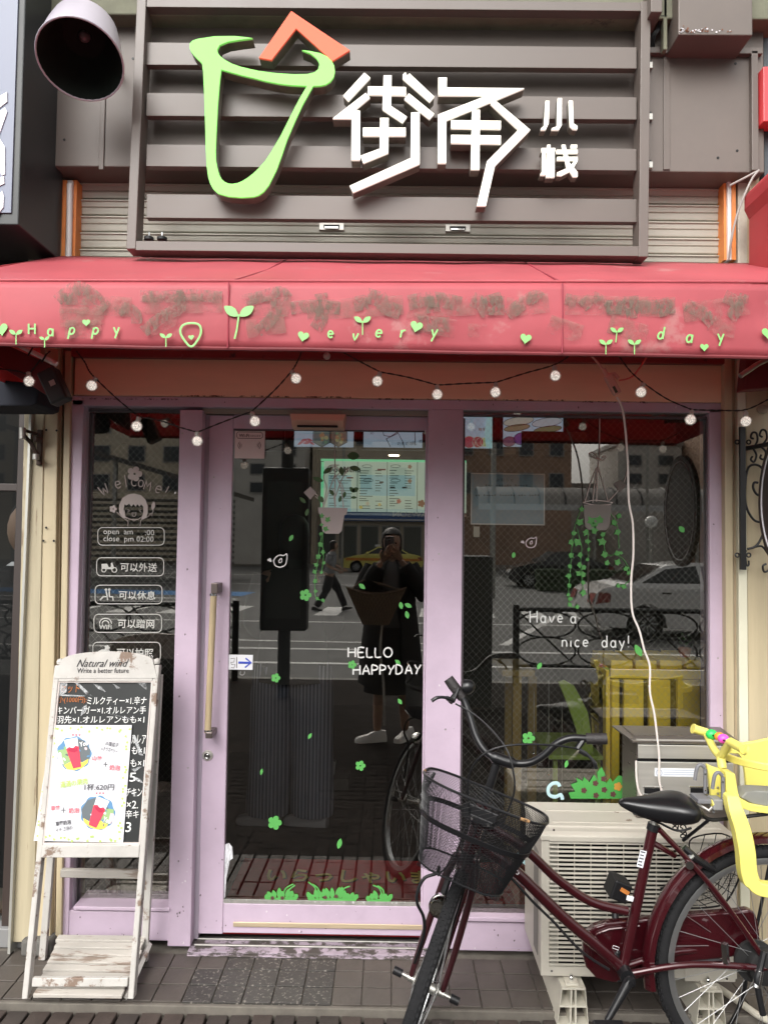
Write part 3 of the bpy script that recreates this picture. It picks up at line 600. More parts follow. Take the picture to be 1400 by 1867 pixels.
# blue printed poster on the right window
po = thing('poster', P(925,910,YR), 'pale blue printed notice with faint writing taped inside the wired glass', 'poster')
BP('sheet',858,863,993,957,YR+.006,YR+.008,film_mat('notice print',(.22,.30,.36),.93),po,0)
pf = mat('notice border',(.50,.46,.45),.6)
for q in ((858,863,993,865),(858,955,993,957),(858,865,860,955),(991,865,993,955)): BP('border',*q,YR+.004,YR+.006,pf,po,0)
nk = mat('notice ink',(.06,.08,.10),.7)
font_text('lettering','お 知 ら せ',nk,po,upright(905,878,YR+.004),w=.065); font_text('lettering','ご注文はお電話でも承ります',nk,po,upright(884,888,YR+.004),w=.17) if 0 else None
for (x,y,n_) in ((886,885,16),(868,903,24)):
    mb = MB()
    for i in range(n_):
        if random.random()<.85: 
            a=P(x+i*4.9,y,YR+.005); mb.box(a.x-.003,a.x+.0025,a.y-.0005,a.y,a.z-random.uniform(.002,.004),a.z+random.uniform(.001,.004))
    obj('small_print',mb,nk,po,kind='stuff')
BP('tag',863,960,874,979,YR+.004,YR+.006,mat('tag print',(.35,.33,.29),.6),po,0)
# ================================================================== ABOVE THE AWNING
# roller shutter behind the sign
sh = thing('roller_shutter', P(720,400,.06), 'ivory corrugated steel roller shutter closed behind the sign', 'shutter')
xa, xb = X(134,400,.06), X(1322,400,.06); pitch = P(1250,391,.06).z - P(1250,421,.06).z + .0
z0 = P(1250,468,.06).z; ns_ = 6
prof = [(0,.0),(.10,-.006),(.14,-.013),(.2,-.014),(.5,-.016),(.55,-.011),(.6,-.016),(.86,-.018),(.90,-.024),(.97,-.024),(1.0,0)]
m0 = MB()
for i, (t, y) in enumerate(prof[:-1]):
    t2, y2 = prof[i+1]; m0.add([(xa,y,t*pitch),(xb,y,t*pitch),(xb,y2,t2*pitch),(xa,y2,t2*pitch)],[(0,1,2,3)])
s0 = obj('slat', m0, steel_slat, sh, org=(0,0,0)); s0.location = V((0,.06,z0-pitch*3)) - ORG[sh.name]
for k in range(1, 10): piece('slat', s0, (0,.06,z0-pitch*3+pitch*k), sh)
for nm,(a,b) in (('x',(582,406)),('y',(812,409))):
    n_ = node('lift_handle', sh); BP('plate',a,b,a+45,b+13,.034,.044,steel,n_,.001); BP('grip',a+8,b+3,a+37,b+9,.028,.034,black,n_,.002); BP('lip',a+10,b+7,a+35,b+10,.024,.028,chrome,n_,.001)
# guides and pilasters left and right of the shutter
for side,(a0,a1,o0,o1,w0,w1) in (('l',(88,112,111,121,121,131)),('r',(1348,1372,1333,1341,1326,1333))):
    g = thing('shutter_guide', P(a0,420,0), ('orange and white steel guide at the lamp end of the shutter','orange and white steel guide at the hanging cable end of the shutter')[side=='r'], 'shutter guide')
    BP('orange_rail', o0, 328, o1, 474, -.012, .08, orange, g, .001); BP('white_channel', w0, 328, w1, 474, -.018, .06, pale_metal, g, .003)
    BP('orange_rail', (131 if side=='l' else 1319), 328, (139 if side=='l' else 1326), 474, -.006, .08, orange, g, .001)
gp = thing('conduit_pipe', P(127,400,-.02), 'slim white conduit pipe running up beside the shutter guide', 'pipe'); T('pipe',[P(126,476,-.02),P(128,336,-.02)],.011,pale_metal,gp,12)
# brown fascia box across the front, its panels, seam straps
fx = thing('fascia_box', P(720,320,-.09), 'long brown painted sheet metal fascia box behind the sign', 'fascia')
BP('front_panel', 95, 42, 1392, 309, -.09, .1, brown_old, fx, .004)
BP('soffit', 95, 311, 1392, 329, -.087, .1, brown_old, fx, .002) if 0 else None
for (a,b) in ((183,192),(1209,1221)): BP('seam_strap', a, 100, b, 309, -.096, -.088, brown_old, fx, .002)
for q in ((1180,86,1390,97),(1370,92,1382,310)): BP('edge_angle', *q, -.112, -.09, brown, fx, .002)
BP('timber_edge', 86, 135, 95, 303, -.12, -.02, mat('bare aged timber',(.35,.25,.18),.7,n=.3,ns=10,stretch=(8,8,.6)), fx, .001)
for y in (118,212,300):
    n_ = node('toggle_latch', fx); BP('catch',1183,y-6,1190,y+6,-.108,-.09,dull_metal,n_,.002); BP('base',1182,y-9,1187,y+9,-.094,-.09,black_iron,n_,.001)
for (x,y) in ((1340,104),(1340,116),(1343,275),(1308,288),(118,255),(243,107)): obj('screw_hole', MB().lathe([(.005,0),(.005,.0015)], P(x,y,-.09), (0,-1,0), 10), black, fx)
cap_ = thing('concrete_ledge', P(700,10,-.05), 'greenish stained concrete ledge above the fascia box', 'ledge')
mossy = mat('stained concrete',(.17,.17,.12),.85,n=.35,ns=4,bump=.4,bs=25,c2=(.10,.10,.08),thr=.62)
BP('ledge', -10, -130, 1425, 30, -.16, .3, mossy, cap_, .006)
wl = mat('grey rendered wall',(.30,.29,.26),.85,n=.25,ns=2,bump=.3,bs=12)
bw_ = thing('building_wall', (0,.3,3.0), 'plain grey rendered wall rising above the shop', 'building'); B('wall', -1.75,1.75,.12,.4,3.6,7.0, wl, bw_, .0)
B('backing', X(86,400,.1)-.02, X(1375,400,.1)+.02, .085, .12, 2.36, 3.6, mat('backing board',(.35,.32,.27),.8), bw_, 0)
# the box above right with its peeling lower edge
tb = thing('electric_box', P(1297,40,-.3), 'brown metal box with peeling rusty lower edge fixed above the fascia', 'metal box')
BP('box', 1236, -90, 1371, 64, -.22, -.05, brown_old, tb, .004)
for i in range(46):
    a=P(1237+abs(random.gauss(0,1))*38,59-abs(random.gauss(0,4)),-.222)
    if a.x < P(1371,50,-.22).x: obj('rust_chip', MB().add([(a.x-random.uniform(.002,.007),-.2225,a.z),(a.x+.001,-.2225,a.z-.003),(a.x+random.uniform(.002,.006),-.2225,a.z+.001),(a.x,-.2225,a.z+random.uniform(.002,.005))],[(0,1,2,3)]), mat(('rust','pale chip')[i%2],((.16,.06,.03),(.45,.40,.30))[i%2],.9), tb)
tb2 = thing('junction_box', P(1200,20,-.25), 'small dark brown junction box with cables beside the sign post', 'junction box')
BP('box', 1186, -60, 1207, 22, -.24, -.06, brown_old, tb2, .003)
for k in range(3): T('cable',smooth_path([P(1202+k*3,28,-.16),P(1198+k*3,50,-.13),P(1188+k*3,66,-.12),P(1185+k*3,90,-.10)],5),.0035,black,tb2,6)
BP('conduit', 1209, -60, 1216, 90, -.16,-.13, mossy, tb2, .003)

# ================================================================== SIGN FRAME
YS = -.20
sg = thing('shop_sign', P(710,467,YS), 'brown slatted steel shop sign frame above the red awning', 'sign')
def sbx(name, q, Y0=YS, Y1=YS+.07, m=brown, bev=.002): return BP(name, *q, Y0, Y1, m, sg, bev)
def post(x_top, x_bot, wpx, ytop=-60, ybot=461):
    a0=P(x_top,ytop,YS); a1=P(x_top+wpx,ytop,YS); b0=P(x_bot,ybot,YS); b1=P(x_bot+wpx,ybot,YS)
    mb=MB(); mb.rings([[(b0.x,YS,b0.z),(b1.x,YS,b1.z),(b1.x,YS+.075,b1.z),(b0.x,YS+.075,b0.z)],[(a0.x,YS,a0.z),(a1.x,YS,a1.z),(a1.x,YS+.075,a1.z),(a0.x,YS+.075,a0.z)]]); return obj('post',mb,brown,sg,bev=.002)
post(252.5,230.5,17,-60,453.6); post(1168.5,1164,17.3,2,468)
def rail(name, xl, xr, ytl, ybl, ytr, ybr, Y0, Y1):
    a=P(xl,ytl,Y0); b=P(xl,ybl,Y0); c=P(xr,ytr,Y0); d=P(xr,ybr,Y0)
    return obj(name, MB().rings([[(a.x,Y0,b.z),(a.x,Y1,b.z),(a.x,Y1,a.z),(a.x,Y0,a.z)],[(c.x,Y0,d.z),(c.x,Y1,d.z),(c.x,Y1,c.z),(c.x,Y0,c.z)]]), brown, sg, bev=.0015)
rail('bottom_rail', 248, 1164, 439, 456, 449, 467, YS+.002, YS+.073)
rail('top_rail', 268, 1168, -4, 12.5, 4, 20, YS+.002, YS+.073)
for (a,b,c,d) in ((77,118,86,125),(169,211,177,218),(263,303,271,311),(353.5,397,363,405)):
    rail('slat', 268, 1160, a, b, c, d, YS+.028, YS+.058)
    for xx in (270,1157): pass
for (x,y) in ((272,434),(296,431)):
    n_ = node('adjusting_foot', sg); a=P(x,438,YS+.04); obj('rubber', MB().lathe([(.018,0),(.018,.010),(.010,.014)], a,(0,0,1),16), black, n_); obj('bolt', MB().lathe([(.0035,.014),(.0035,.03)], a,(0,0,1),8), chrome, n_)
# the glowing cup and roof emblem, and the lettering: solid shapes standing off the slats
YF = YS - .055
def sigpoly(loops, Y0, depth, m, name, side=True):
    L = [[(P(a,b,Y0).x, P(a,b,Y0).z) for a,b in l] for l in loops]
    o = obj(name, MB().prism(L, Y0, Y0+.010), m, sg)
    if side: obj('letter_return', MB().prism([[(x_,z_) for x_,z_ in l] for l in L], Y0+.0105, Y0+depth), sign_side, o)
    return o
S7 = lambda pts: [(330+a/4.2424, 50+b/4.2424) for a,b in pts]
cup_o = S7([(555,82),(420,66),(260,68),(130,88),(90,102),(70,124),(66,150),(76,180),(96,208),(130,245),(163,275),(172,340),(180,500),(185,640),(188,750),(192,900),(200,1070),(212,1160),(226,1205),(246,1245),(290,1285),(370,1308),(470,1315),(560,1310),(600,1298),(640,1270),(680,1220),(740,1100),(780,990),(820,870),(880,730),(940,600),(1022,452),(1080,450),(1120,440),(1155,418),(1180,385),(1191,340),(1185,295),(1165,258),(1130,225),(1080,200),(1000,182),(935,175),(1000,200),(1045,235),(1066,265),(1070,290),(1062,322),(1035,345),(980,360),(880,362),(760,355),(680,347),(600,335),(520,318),(450,300),(390,278),(340,250),(305,223),(286,197),(281,170),(300,135),(360,110),(450,95)])
cup_i = S7([(312,325),(400,350),(480,372),(560,390),(660,416),(760,435),(850,446),(975,452),(920,545),(880,620),(830,720),(770,840),(700,960),(650,1035),(600,1090),(560,1128),(520,1160),(480,1185),(440,1203),(400,1210),(370,1208),(340,1195),(315,1172),(297,1140),(280,1080),(270,1020),(268,950),(275,800),(285,600),(300,420)])
em = sigpoly([cup_o[::-1], cup_i[::-1]], YF, .055, sign_green, 'cup_emblem')
sigpoly([[(a/2,b/2) for a,b in ((945,210),(1062,40),(1275,183),(1212,222),(1080,103),(990,218))][::-1]], YF+.001, .055, sign_red, 'roof_emblem')
S8 = lambda pts: [(600+a/2.8, 110+b/2.8) for a,b in pts]
STK = [[(72,180),(180,62),(210,88),(98,207)],[(187,165),(208,190),(130,255),(158,257),(158,508),(113,508),(115,296),(18,296)],
 [(198,132),(392,136),(392,178),(198,174)],[(278,76),(319,76),(316,232),(397,287),(375,318),(272,250)],[(172,343),(391,343),(391,385),(172,385)],
 [(260,293),(304,293),(302,472),(175,524),(159,487),(258,450)],[(375,92),(376,72),(390,60),(398,78),(410,66),(536,185),(513,212)],[(383,197),(408,168),(536,272),(512,300)],
 [(418,265),(462,265),(462,528),(122,674),(105,640),(416,498)],[(557,87),(601,87),(600,138),(996,142),(598,306),(597,524),(554,524),(556,276),(808,178),(557,178)],
 [(843,200),(1026,354),(846,538),(800,742),(753,742),(805,515),(965,354),(823,222)],[(622,305),(876,308),(876,350),(622,346)],[(622,380),(876,383),(876,426),(622,422)],[(729,252),(770,252),(767,556),(723,556)]]
SML = [[(1104,206),(1124,206),(1120,320),(1105,354),(1080,354),(1080,346),(1096,335)],[(1166,192),(1187,192),(1186,330),(1172,354),(1135,354),(1135,347),(1162,335)],[(1222,204),(1243,206),(1247,322),(1266,334),(1266,352),(1244,350),(1228,334)],
 [(1083,447),(1153,447),(1153,465),(1083,465)],[(1112,430),(1129,430),(1129,596),(1106,596)],[(1087,468),(1104,468),(1102,585),(1078,585),(1078,577),(1086,570)],[(1134,468),(1150,468),(1150,596),(1131,596)],
 [(1160,456),(1268,456),(1268,473),(1160,473)],[(1163,492),(1268,492),(1268,509),(1163,509)],[(1186,430),(1205,430),(1225,520),(1267,570),(1267,593),(1245,593),(1210,540)],[(1250,512),(1268,512),(1240,560),(1185,588),(1163,586),(1163,572),(1225,545)],[(1233,430),(1265,430),(1265,446),(1233,446)]]
for i, l in enumerate(STK): sigpoly([S8(l)[::-1]], YF + .0006*i, .055, sign_white, 'letter_stroke')
for i, l in enumerate(SML): sigpoly([S8(l)[::-1]], YF + .012 + .0005*i, .042, sign_white, 'letter_stroke')

# ================================================================== AWNING
aw = thing('awning', P(700,640,-.85), 'faded red vinyl awning with green hearts sprouts and Happy every day lettering', 'awning')
YA = -.85; YB = -.02
bl_, br_ = P(96,467,YB), P(1388,480,YB); xl, xr = bl_.x - .03, br_.x + .03
zb0, zb1 = bl_.z, br_.z
zt0, zt1 = P(0,514,YA).z, P(1400,517,YA).z   # front top edge
zl0, zl1 = P(0,629,YA).z, P(1400,652,YA).z   # lower edge
ax0 = P(0,514,YA).x; ax1 = P(1400,517,YA).x
def lerp(a,b,t): return a+(b-a)*t
def zt(x): return lerp(zt0,zt1,(x-ax0)/(ax1-ax0))
def zl(x): return lerp(zl0,zl1,(x-ax0)/(ax1-ax0))
def zb(x): return lerp(zb0,zb1,(x-xl)/(xr-xl))
mb = MB(); N=64; M_=10; grid=[]
for j in range(M_+1):
    for i in range(N+1):
        t=i/N; x=lerp(xl,xr,t); v=j/M_
        y=lerp(YB,YA,v); z=lerp(zb(x),zt(x),v) - .010*math.sin(math.pi*v)*(1-.6*abs(math.cos(t*math.pi*3))) + .0015*math.sin(x*19+v*3)
        if i in (0,N): z -= .012
        grid.append((x,y,z))
mb.add(grid,[(j*(N+1)+i,(j+1)*(N+1)+i,(j+1)*(N+1)+i+1,j*(N+1)+i+1) for j in range(M_) for i in range(N)])
top = obj('canopy_top', mb, red_vinyl, aw, smooth=True); so_ = top.modifiers.new('thick','SOLIDIFY'); so_.thickness=.004; so_.offset=-1
mb = MB(); grid=[]; Mv=8
def vy(x,v): return YA - .004 - .006*math.sin(math.pi*v) + .003*math.sin(x*7.3)*v + .002*math.sin(x*23+v*4)*v + (.016*math.exp(-((x-1.02)/.05)**2-((v-.4)/.25)**2))
for j in range(Mv+1):
    for i in range(N+1):
        x=lerp(xl,xr,i/N); v=j/Mv; grid.append((x, vy(x,v), lerp(zt(x)+.003,zl(x),v)))
mb.add(grid,[(j*(N+1)+i,(j+1)*(N+1)+i,(j+1)*(N+1)+i+1,j*(N+1)+i+1) for j in range(Mv) for i in range(N)])
val = obj('valance', mb, red_vinyl, aw, smooth=True); so_ = val.modifiers.new('thick','SOLIDIFY'); so_.thickness=.004; so_.offset=-1
# hem and front pipe
T('front_bar', [(lerp(xl,xr,t), YA+.014, zt(lerp(xl,xr,t))-.012) for t in (0,.5,1)], .013, dull_metal, aw, 10)
T('hem', [(lerp(xl,xr,t/20), vy(lerp(xl,xr,t/20),1)+.003, zl(lerp(xl,xr,t/20))) for t in range(21)], .006, mat('dirty hem',(.16,.02,.025),.7,n=.3,ns=10), aw, 8)
T('front_piping', [(lerp(xl,xr,t/20), YA-.003, zt(lerp(xl,xr,t/20))+.003) for t in range(21)], .004, red_vinyl, aw, 8)
for px_ in (418, 1023):
    x = P(px_,570,YA).x; T('seam', [(x,YA-.011,zt(x)-.004),(x+.001,YA-.0125,(zt(x)+zl(x))/2),(x,YA-.009,zl(x))], .0022, mat('seam',(.30,.03,.05),.5), aw, 6)
    T('seam', [(x,YA-.002,zt(x)+.001),(x+.03,lerp(YB,YA,.5),lerp(zb(x),zt(x),.5)-.006),(x+.04,YB,zb(x)+.001)], .003, mat('seam',(.30,.03,.05),.5), aw, 6)
for x in (xl,xr):     # end cheeks and the folding arms
    mb=MB(); mb.add([(x,YB,zb(x)-.01),(x,YA,zt(x)),(x,YA,zl(x)),(x,YB,zl(x)+.02)],[(0,1,2,3)]); o=obj('side_cheek',mb,red_vinyl,aw); q=o.modifiers.new('t','SOLIDIFY'); q.thickness=.004
for x in (-.55,.55): T('support_arm', [(x,YB,2.42),(x,YA+.02,zt(x)-.02)], .010, dull_metal, aw, 8)
# film shapes on the valance
YV = YA - .0165
def aflat(pts, name='sprout_decal', m=awning_green, dy=0): mb=MB(); flat_px(mb,pts,YV-dy); return obj(name,mb,m,aw)
def aheart(x,y,s,rot=0): return aflat(heart(x,y,s,rot),'heart_decal')
def sprout(x,y,s,stem=True,rot=0,tilt=0):
    aflat(leafpts(x-s*.52,y-s*.35,s*1.15,s*.62,35+rot)); aflat(leafpts(x+s*.52,y-s*.35,s*1.15,s*.62,-35+rot),dy=.001)
    if stem: mb=MB(); mb.tube([P(x,y-s*.15,YV),P(x-tilt*.5,y+s*.9,YV),P(x-tilt,y+s*1.5,YV)],.0016*max(1,s/16),6,flat=.2); obj('sprout_decal',mb,awning_green,aw)
wd = MB(); 
for ch,x,y,s,tl in (('H',53,609,19,0),('a',88,612,22,0),('p',126,610,22,-4),('p',169,610,22,-5),('y',208,609,22,4),
                  ('e',598,616,22,0),('v',642,620,22,-4),('e',684,615,24,-8),('r',729,615,24,-14),('y',785,614,24,-14),('d',1198,618,22,-14),('a',1250,624,24,-5),('y',1308,622,24,6)):
    mb=MB(); stroke_word(mb,ch,x,y,s,YV,3.6,tilt=-tl if 0 else 0,slant=-.0 if tl>=0 else .18); obj('lettering',mb,awning_green,aw)
aheart(3,600,24,-10); aheart(158,588,14); aheart(349,615,10,-5); aheart(553,613,20,12); aheart(759,595,22,14); aheart(958,617,20,10); aheart(1283,633,15,0); aheart(1399,607,22,0)
sprout(30,610,12); sprout(82,620,9,rot=-10); sprout(303,616,11); sprout(436,577,27,tilt=8); sprout(661,588,15); sprout(1124,606,12,tilt=2); sprout(1104,628,12,stem=True) ; sprout(1156,628,12)
mb=MB(); mb.tube([P(q.x,q.y,YV) for q in smooth_path([(349,632,0),(335,618,0),(329,604,0),(334,593,0),(348,589,0),(363,592,0),(367,604,0),(362,618,0)],4,True)],.0032,6,closed=True,flat=.2); obj('drop_outline',mb,awning_green,aw)
# ghost of the older lettering: grey glue residue
glue = film_mat('grey glue residue', (.19,.155,.12), .50, 70, .52, rough=.85, stretch=(1,1,.5))
glue2 = film_mat('faint glue residue', (.30,.17,.14), .28, 20, .52, rough=.85)
def ghost(segs, wpx, m=glue):
    for sgm in segs:
        mb=MB()
        q = smooth_path([(a,b,0) for a,b in sgm],3) if len(sgm)>2 else [V((a,b,0)) for a,b in sgm]
        mb.tube([P(p.x,p.y,YV+.001) for p in q], .00075*wpx, 8, flat=.05); obj('glue_stain', mb, m, aw)
ghost([[(105,548),(135,524),(160,530),(196,562)],[(118,545),(160,545)]],22); ghost([[(215,570),(230,560),(248,572),(250,590)]],20)
ghost([[(256,540),(300,541),(345,538),(405,542)],[(325,530),(330,560),(300,575),(262,605)]],22); ghost([[(445,548),(480,540),(510,532),(525,545)],[(505,545),(500,575),(470,605)]],22)
ghost([[(530,562),(570,558),(620,562)],[(585,535),(588,575),(575,600)]],24); ghost([[(645,555),(670,550)],[(668,538),(690,545)],[(690,540),(705,560),(730,570)]],28)
ghost([[(745,552),(790,545),(840,555)],[(785,540),(790,570)],[(760,590),(820,592)]],28); ghost([[(860,545),(880,555),(890,575)],[(880,555),(915,545)],[(905,540),(905,575)]],28); ghost([[(925,575),(950,555),(975,540),(985,545)]],24)
ghost([[(1030,545),(1050,550)],[(1060,560),(1085,542),(1100,560)],[(1100,560),(1140,555)]],22,glue); ghost([[(1105,560),(1160,560),(1230,558)],[(1150,540),(1155,580)],[(1205,545),(1215,575)]],26); ghost([[(1250,556),(1280,570),(1300,590)],[(1320,540),(1345,555),(1330,580)],[(1345,545),(1362,550)]],24)
ghost([[(110,552),(240,560)],[(255,556),(405,552)],[(440,556),(530,560)],[(560,566),(735,556)],[(745,560),(915,556)],[(925,560),(1000,552)],[(1030,556),(1230,560)],[(1245,570),(1365,556)]],36,glue2); ghost([[(110,580),(190,575)],[(120,600),(185,600)],[(270,600),(330,570)],[(450,600),(520,590)],[(740,585),(830,600)],[(870,590),(870,615)],[(1000,590),(1060,610)],[(1110,590),(1180,610)],[(1290,590),(1340,600)]],34,glue2)

# ================================================================== FLOOD LAMP
lp = thing('flood_lamp', P(150,105,-.3), 'large dome lamp with grey lilac shade tilted down over the street', 'lamp')
axis = V((.12,-.46,-.88)).normalized(); c0 = P(147,110,-.42)
shade = mat('grey lilac enamel',(.40,.37,.42),.35,n=.08,ns=5); inner = mat('dark lamp inside',(.012,.015,.013),.7,spec=.03,n=.3,ns=10)
Rr = (P(226,104,-.42)-P(66,104,-.42)).length/2*.93
mb = MB().lathe([(Rr,0),(Rr*.975,-.03),(Rr*.88,-.12),(Rr*.80,-.175),(.03,-.195)], c0, axis, 36, cap=(False,True)); obj('shade', mb, shade, lp, smooth=True)
mb = MB().lathe([(Rr-.003,.001),(Rr*.90,-.03),(Rr*.72,-.10),(Rr*.5,-.14),(.02,-.150)], c0, axis, 36, cap=(False,True)); o=obj('reflector', mb, inner, lp, smooth=True)
T('rim', [c0+(axis.orthogonal().normalized()*math.cos(a)+axis.cross(axis.orthogonal().normalized())*math.sin(a))*Rr for a in [2*math.pi*i/40 for i in range(40)]], .0035, shade, lp, 8, closed=True)
e = c0 - axis*.165; T('arm', smooth_path([e, e+V((.03,.08,.05)), V((e.x+.02,-.09,e.z+.02))],5), .014, brown, lp, 10)
obj('bulb', MB().ball(c0-axis*.15, .02), mat('unlit lamp bulb',(.10,.10,.10),.3), lp, smooth=True)

# ================================================================== LEFT NEIGHBOUR
nl = thing('neighbour_sign_box', P(35,420,-.33), 'dark grey sign box of the next shop with white block lettering on its face', 'sign')
fr_ = [P(34,410,-.35), P(39,-30,-.35)]; bk = [P(83,468,-.02), P(88,-30,-.02)]
mb=MB(); x0=fr_[0].x; zz0=fr_[0].z; zz1=4.4
mb.box(-2.6, x0, -.35, -.02, zz0, zz1); obj('box',mb,charcoal,nl,bev=.004)
face = mat('slate blue sign face',(.16,.18,.25),.4); wface = mat('white sign lettering',(.8,.8,.82),.4)
obj('face_panel', MB().box(-2.5, P(27,200,-.355).x, -.356, -.35, zz0+.04, zz1), face, nl)
for l in ([(-20,190),(18,168),(18,186),(-20,215)],[(-20,225),(14,196),(18,204),(14,216),(2,250),(-8,246)],[(-14,248),(0,246),(14,268),(14,318),(8,320),(-14,262)],[(-20,330),(12,322),(13,335),(-20,350)],[(-14,380),(9,348),(12,358),(11,378),(-4,398),(-14,400)]):
    L=[(P(a-4,b,-.358).x,P(a-4,b,-.358).z) for a,b in l][::-1]; obj('letter_stroke', MB().prism(L,-.360,-.3565), wface, nl)
# pillar between the shops (cream) with hinge bracket
plr = thing('pillar', P(85,1700,-.02), 'cream painted steel pillar with pipe between the two shops on the lamp side', 'pillar')
def quadprism(name, top, bot, Y0, Y1, m, parent, bev=.003):   # corners (x_left,x_right,y) at top and bottom of the face
    a=P(top[0],top[2],Y0); b=P(top[1],top[2],Y0); c=P(bot[0],bot[2],Y0); d=P(bot[1],bot[2],Y0)
    return obj(name, MB().rings([[(c.x,Y0,c.z),(d.x,Y0,d.z),(d.x,Y1,d.z),(c.x,Y1,c.z)],[(a.x,Y0,a.z),(b.x,Y0,b.z),(b.x,Y1,b.z),(a.x,Y1,a.z)]]), m, parent, bev=bev)
quadprism('face', (55,90,330),(22,62,1718), -.03, .2, cream_dirty, plr)
quadprism('face', (90,112,330),(62,92,1718), -.024, .2, cream, plr)
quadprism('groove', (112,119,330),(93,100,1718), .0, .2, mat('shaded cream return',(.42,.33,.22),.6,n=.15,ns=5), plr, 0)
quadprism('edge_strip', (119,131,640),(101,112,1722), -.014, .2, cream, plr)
quadprism('edge_strip', (54,59,740),(14,19,1740), -.05, .1, mat('pale aluminium',(.5,.5,.46),.4,metal=.6), plr, .001)
for (x,y) in ((85,784),(104,785),(85,962),(80,986),(99,986)): obj('screw_hole', MB().lathe([(.0045,0),(.0045,.001)], P(x,y,-.03), (0,-1,0), 8), black, plr)
# flaking base of the pillar
B('plinth', P(40,1720,-.05).x, P(97,1720,-.05).x, -.06, .1, 0, .06, mat('stained grey concrete',(.11,.105,.095),.9,n=.35,ns=8,bump=.4), plr, .01)
hb = thing('hinge_bracket', P(70,810,-.06), 'small rusty folding hinge bracket screwed to the cream pillar', 'bracket')
rusty = mat('rusty iron',(.07,.045,.035),.7,n=.4,ns=20,metal=.4)
BP('plate', 67, 783, 76, 848, -.045, -.03, rusty, hb, .003)
T('arm',[P(40,783,-.09),P(70,792,-.05)],.006,rusty,hb); T('arm',[P(42,792,-.09),P(58,808,-.07),P(71,838,-.05)],.008,rusty,hb); T('pin',[P(42,800,-.10),P(42,780,-.10)],.012,dull_metal,hb,10); T('pin',[P(66,828,-.08),P(66,838,-.08)],.012,dull_metal,hb,10); T('pin',[P(64,800,-.08),P(76,802,-.06)],.012,rusty,hb,10)
# the dark shop front next door
nd = thing('neighbour_shop_front', P(10,1500,.1), 'dark glazed front of the next shop beyond the cream pillar', 'shop front')
dkm = mat('dark interior',(.012,.012,.013),.8); 
B('frame', -2.9, P(52,1100,.02).x-.10, .10, .2, 2.12, 3.0, dkm, nd, 0)
quadprism('frame_post', (36,53,735),(2,19,1712), .02, .1, mat('dark brown frame',(.035,.025,.022),.5), nd)
BP('transom', -300, 880, 46, 893, .03, .08, mat('dark brown frame',(.035,.025,.022)), nd, .002)
a=P(-400,740,.06); b=P(40,1700,.06); obj('pane', MB().add([(-2.9,.06,.05),(b.x+.05,.06,.05),(b.x+.05,.06,2.3),(-2.9,.06,2.3)],[(0,1,2,3)]), glass_mat('dim glass',(.8,.82,.8),0,k=1.0), nd)
B('back', -2.9, b.x+.1, 1.2, 1.3, 0, 2.6, dkm, nd, 0); B('base', -2.9, b.x+.03, .0, .1, 0, .07, mat('grey sill',(.2,.2,.2),.5), nd, .003)
nj = thing('person', (-1.62,.55,0), 'dim figure in black with a pale collar behind the next shop glass', 'person')
obj('torso', MB().rings([[(-1.66+math.cos(2*math.pi*k/14)*r1,.55+math.sin(2*math.pi*k/14)*r1*.6,z_) for k in range(14)] for r1,z_ in ((.13,0),(.15,.4),(.16,.85),(.17,1.1),(.19,1.3),(.15,1.4),(.06,1.44),(.06,1.48))]), mat('black cloth',(.01,.01,.012),.85), nj, smooth=True)
obj('head', MB().ball((-1.66,.53,1.59), .10, sq=(.8,.95,1.2)), mat('dim skin',(.30,.2,.15),.6), nj, smooth=True); obj('collar', MB().rings([[(-1.66+math.cos(2*math.pi*k/14)*r1,.55+math.sin(2*math.pi*k/14)*r1*.6,z_) for k in range(14)] for r1,z_ in ((.16,1.33),(.13,1.40),(.075,1.44))],(False,False)), paper, nj, smooth=True)
obj('hair', MB().ball((-1.66,.57,1.62), .11, sq=(.85,.95,1.1)), mat('black cloth',(.01,.01,.012)), nj, smooth=True)
B('orange_mat', -2.9, -1.52, STEP+.1, .02, .0035, .006, mat('orange tile',(.45,.22,.09),.6,n=.2,ns=10), nd, 0)
# the neighbour's low awnings seen under ours, both sides
for nm,(q,lab) in (('l',([(-40,640),(-40,606),(98,667),(100,728)],'dark red folded cloth awning of the next shop with pale arm')),('r',([(1345,715),(1352,650),(1480,600),(1480,706)],'dark red folded awning end with grey pipe over the cream wall'))):
    t_ = thing('side_awning', P(q[0][0],q[0][1],-.3), lab, 'awning'); L=[(P(a,b,-.30).x,P(a,b,-.30).z) for a,b in q]
    obj('cloth', MB().prism(L if nm=='l' else L[::-1], -.34,-.28), dark_red_cloth, t_, bev=.006)
    if nm=='l':
        T('folding_arm',[P(-30,590,-.36),P(40,632,-.36),P(104,664,-.36)],.009,pale_metal,t_,10)
        for (x,y) in ((30,622),(60,640),(85,652)): T('strap',[P(x,y-6,-.38),P(x-8,y+8,-.36)],.003,black,t_,6)
        obj('navy_flap', MB().prism([(P(a,b,-.26).x,P(a,b,-.26).z) for a,b in [(-40,742),(-40,690),(60,700),(76,712),(72,738),(60,742)]],-.28,-.1), navy_cloth, t_, bev=.005)
    else:
        T('pipe',[P(1348,686,-.38),P(1380,664,-.38),P(1430,640,-.38)],.009,dull_metal,t_,10)
bx = thing('black_adapter_box', P(112,705,-.4), 'black power adapter box with pale label hanging under the awning end', 'adapter')
mb=MB(); mb.m=Matrix.Translation(P(106,702,-.42))@Matrix.Rotation(rad(-24),4,'Y').inverted()@Matrix.Rotation(rad(-48),4,'Y'); mb.m=Matrix.Translation(P(104,705,-.42))@Matrix.Rotation(rad(-24),4,'Y')
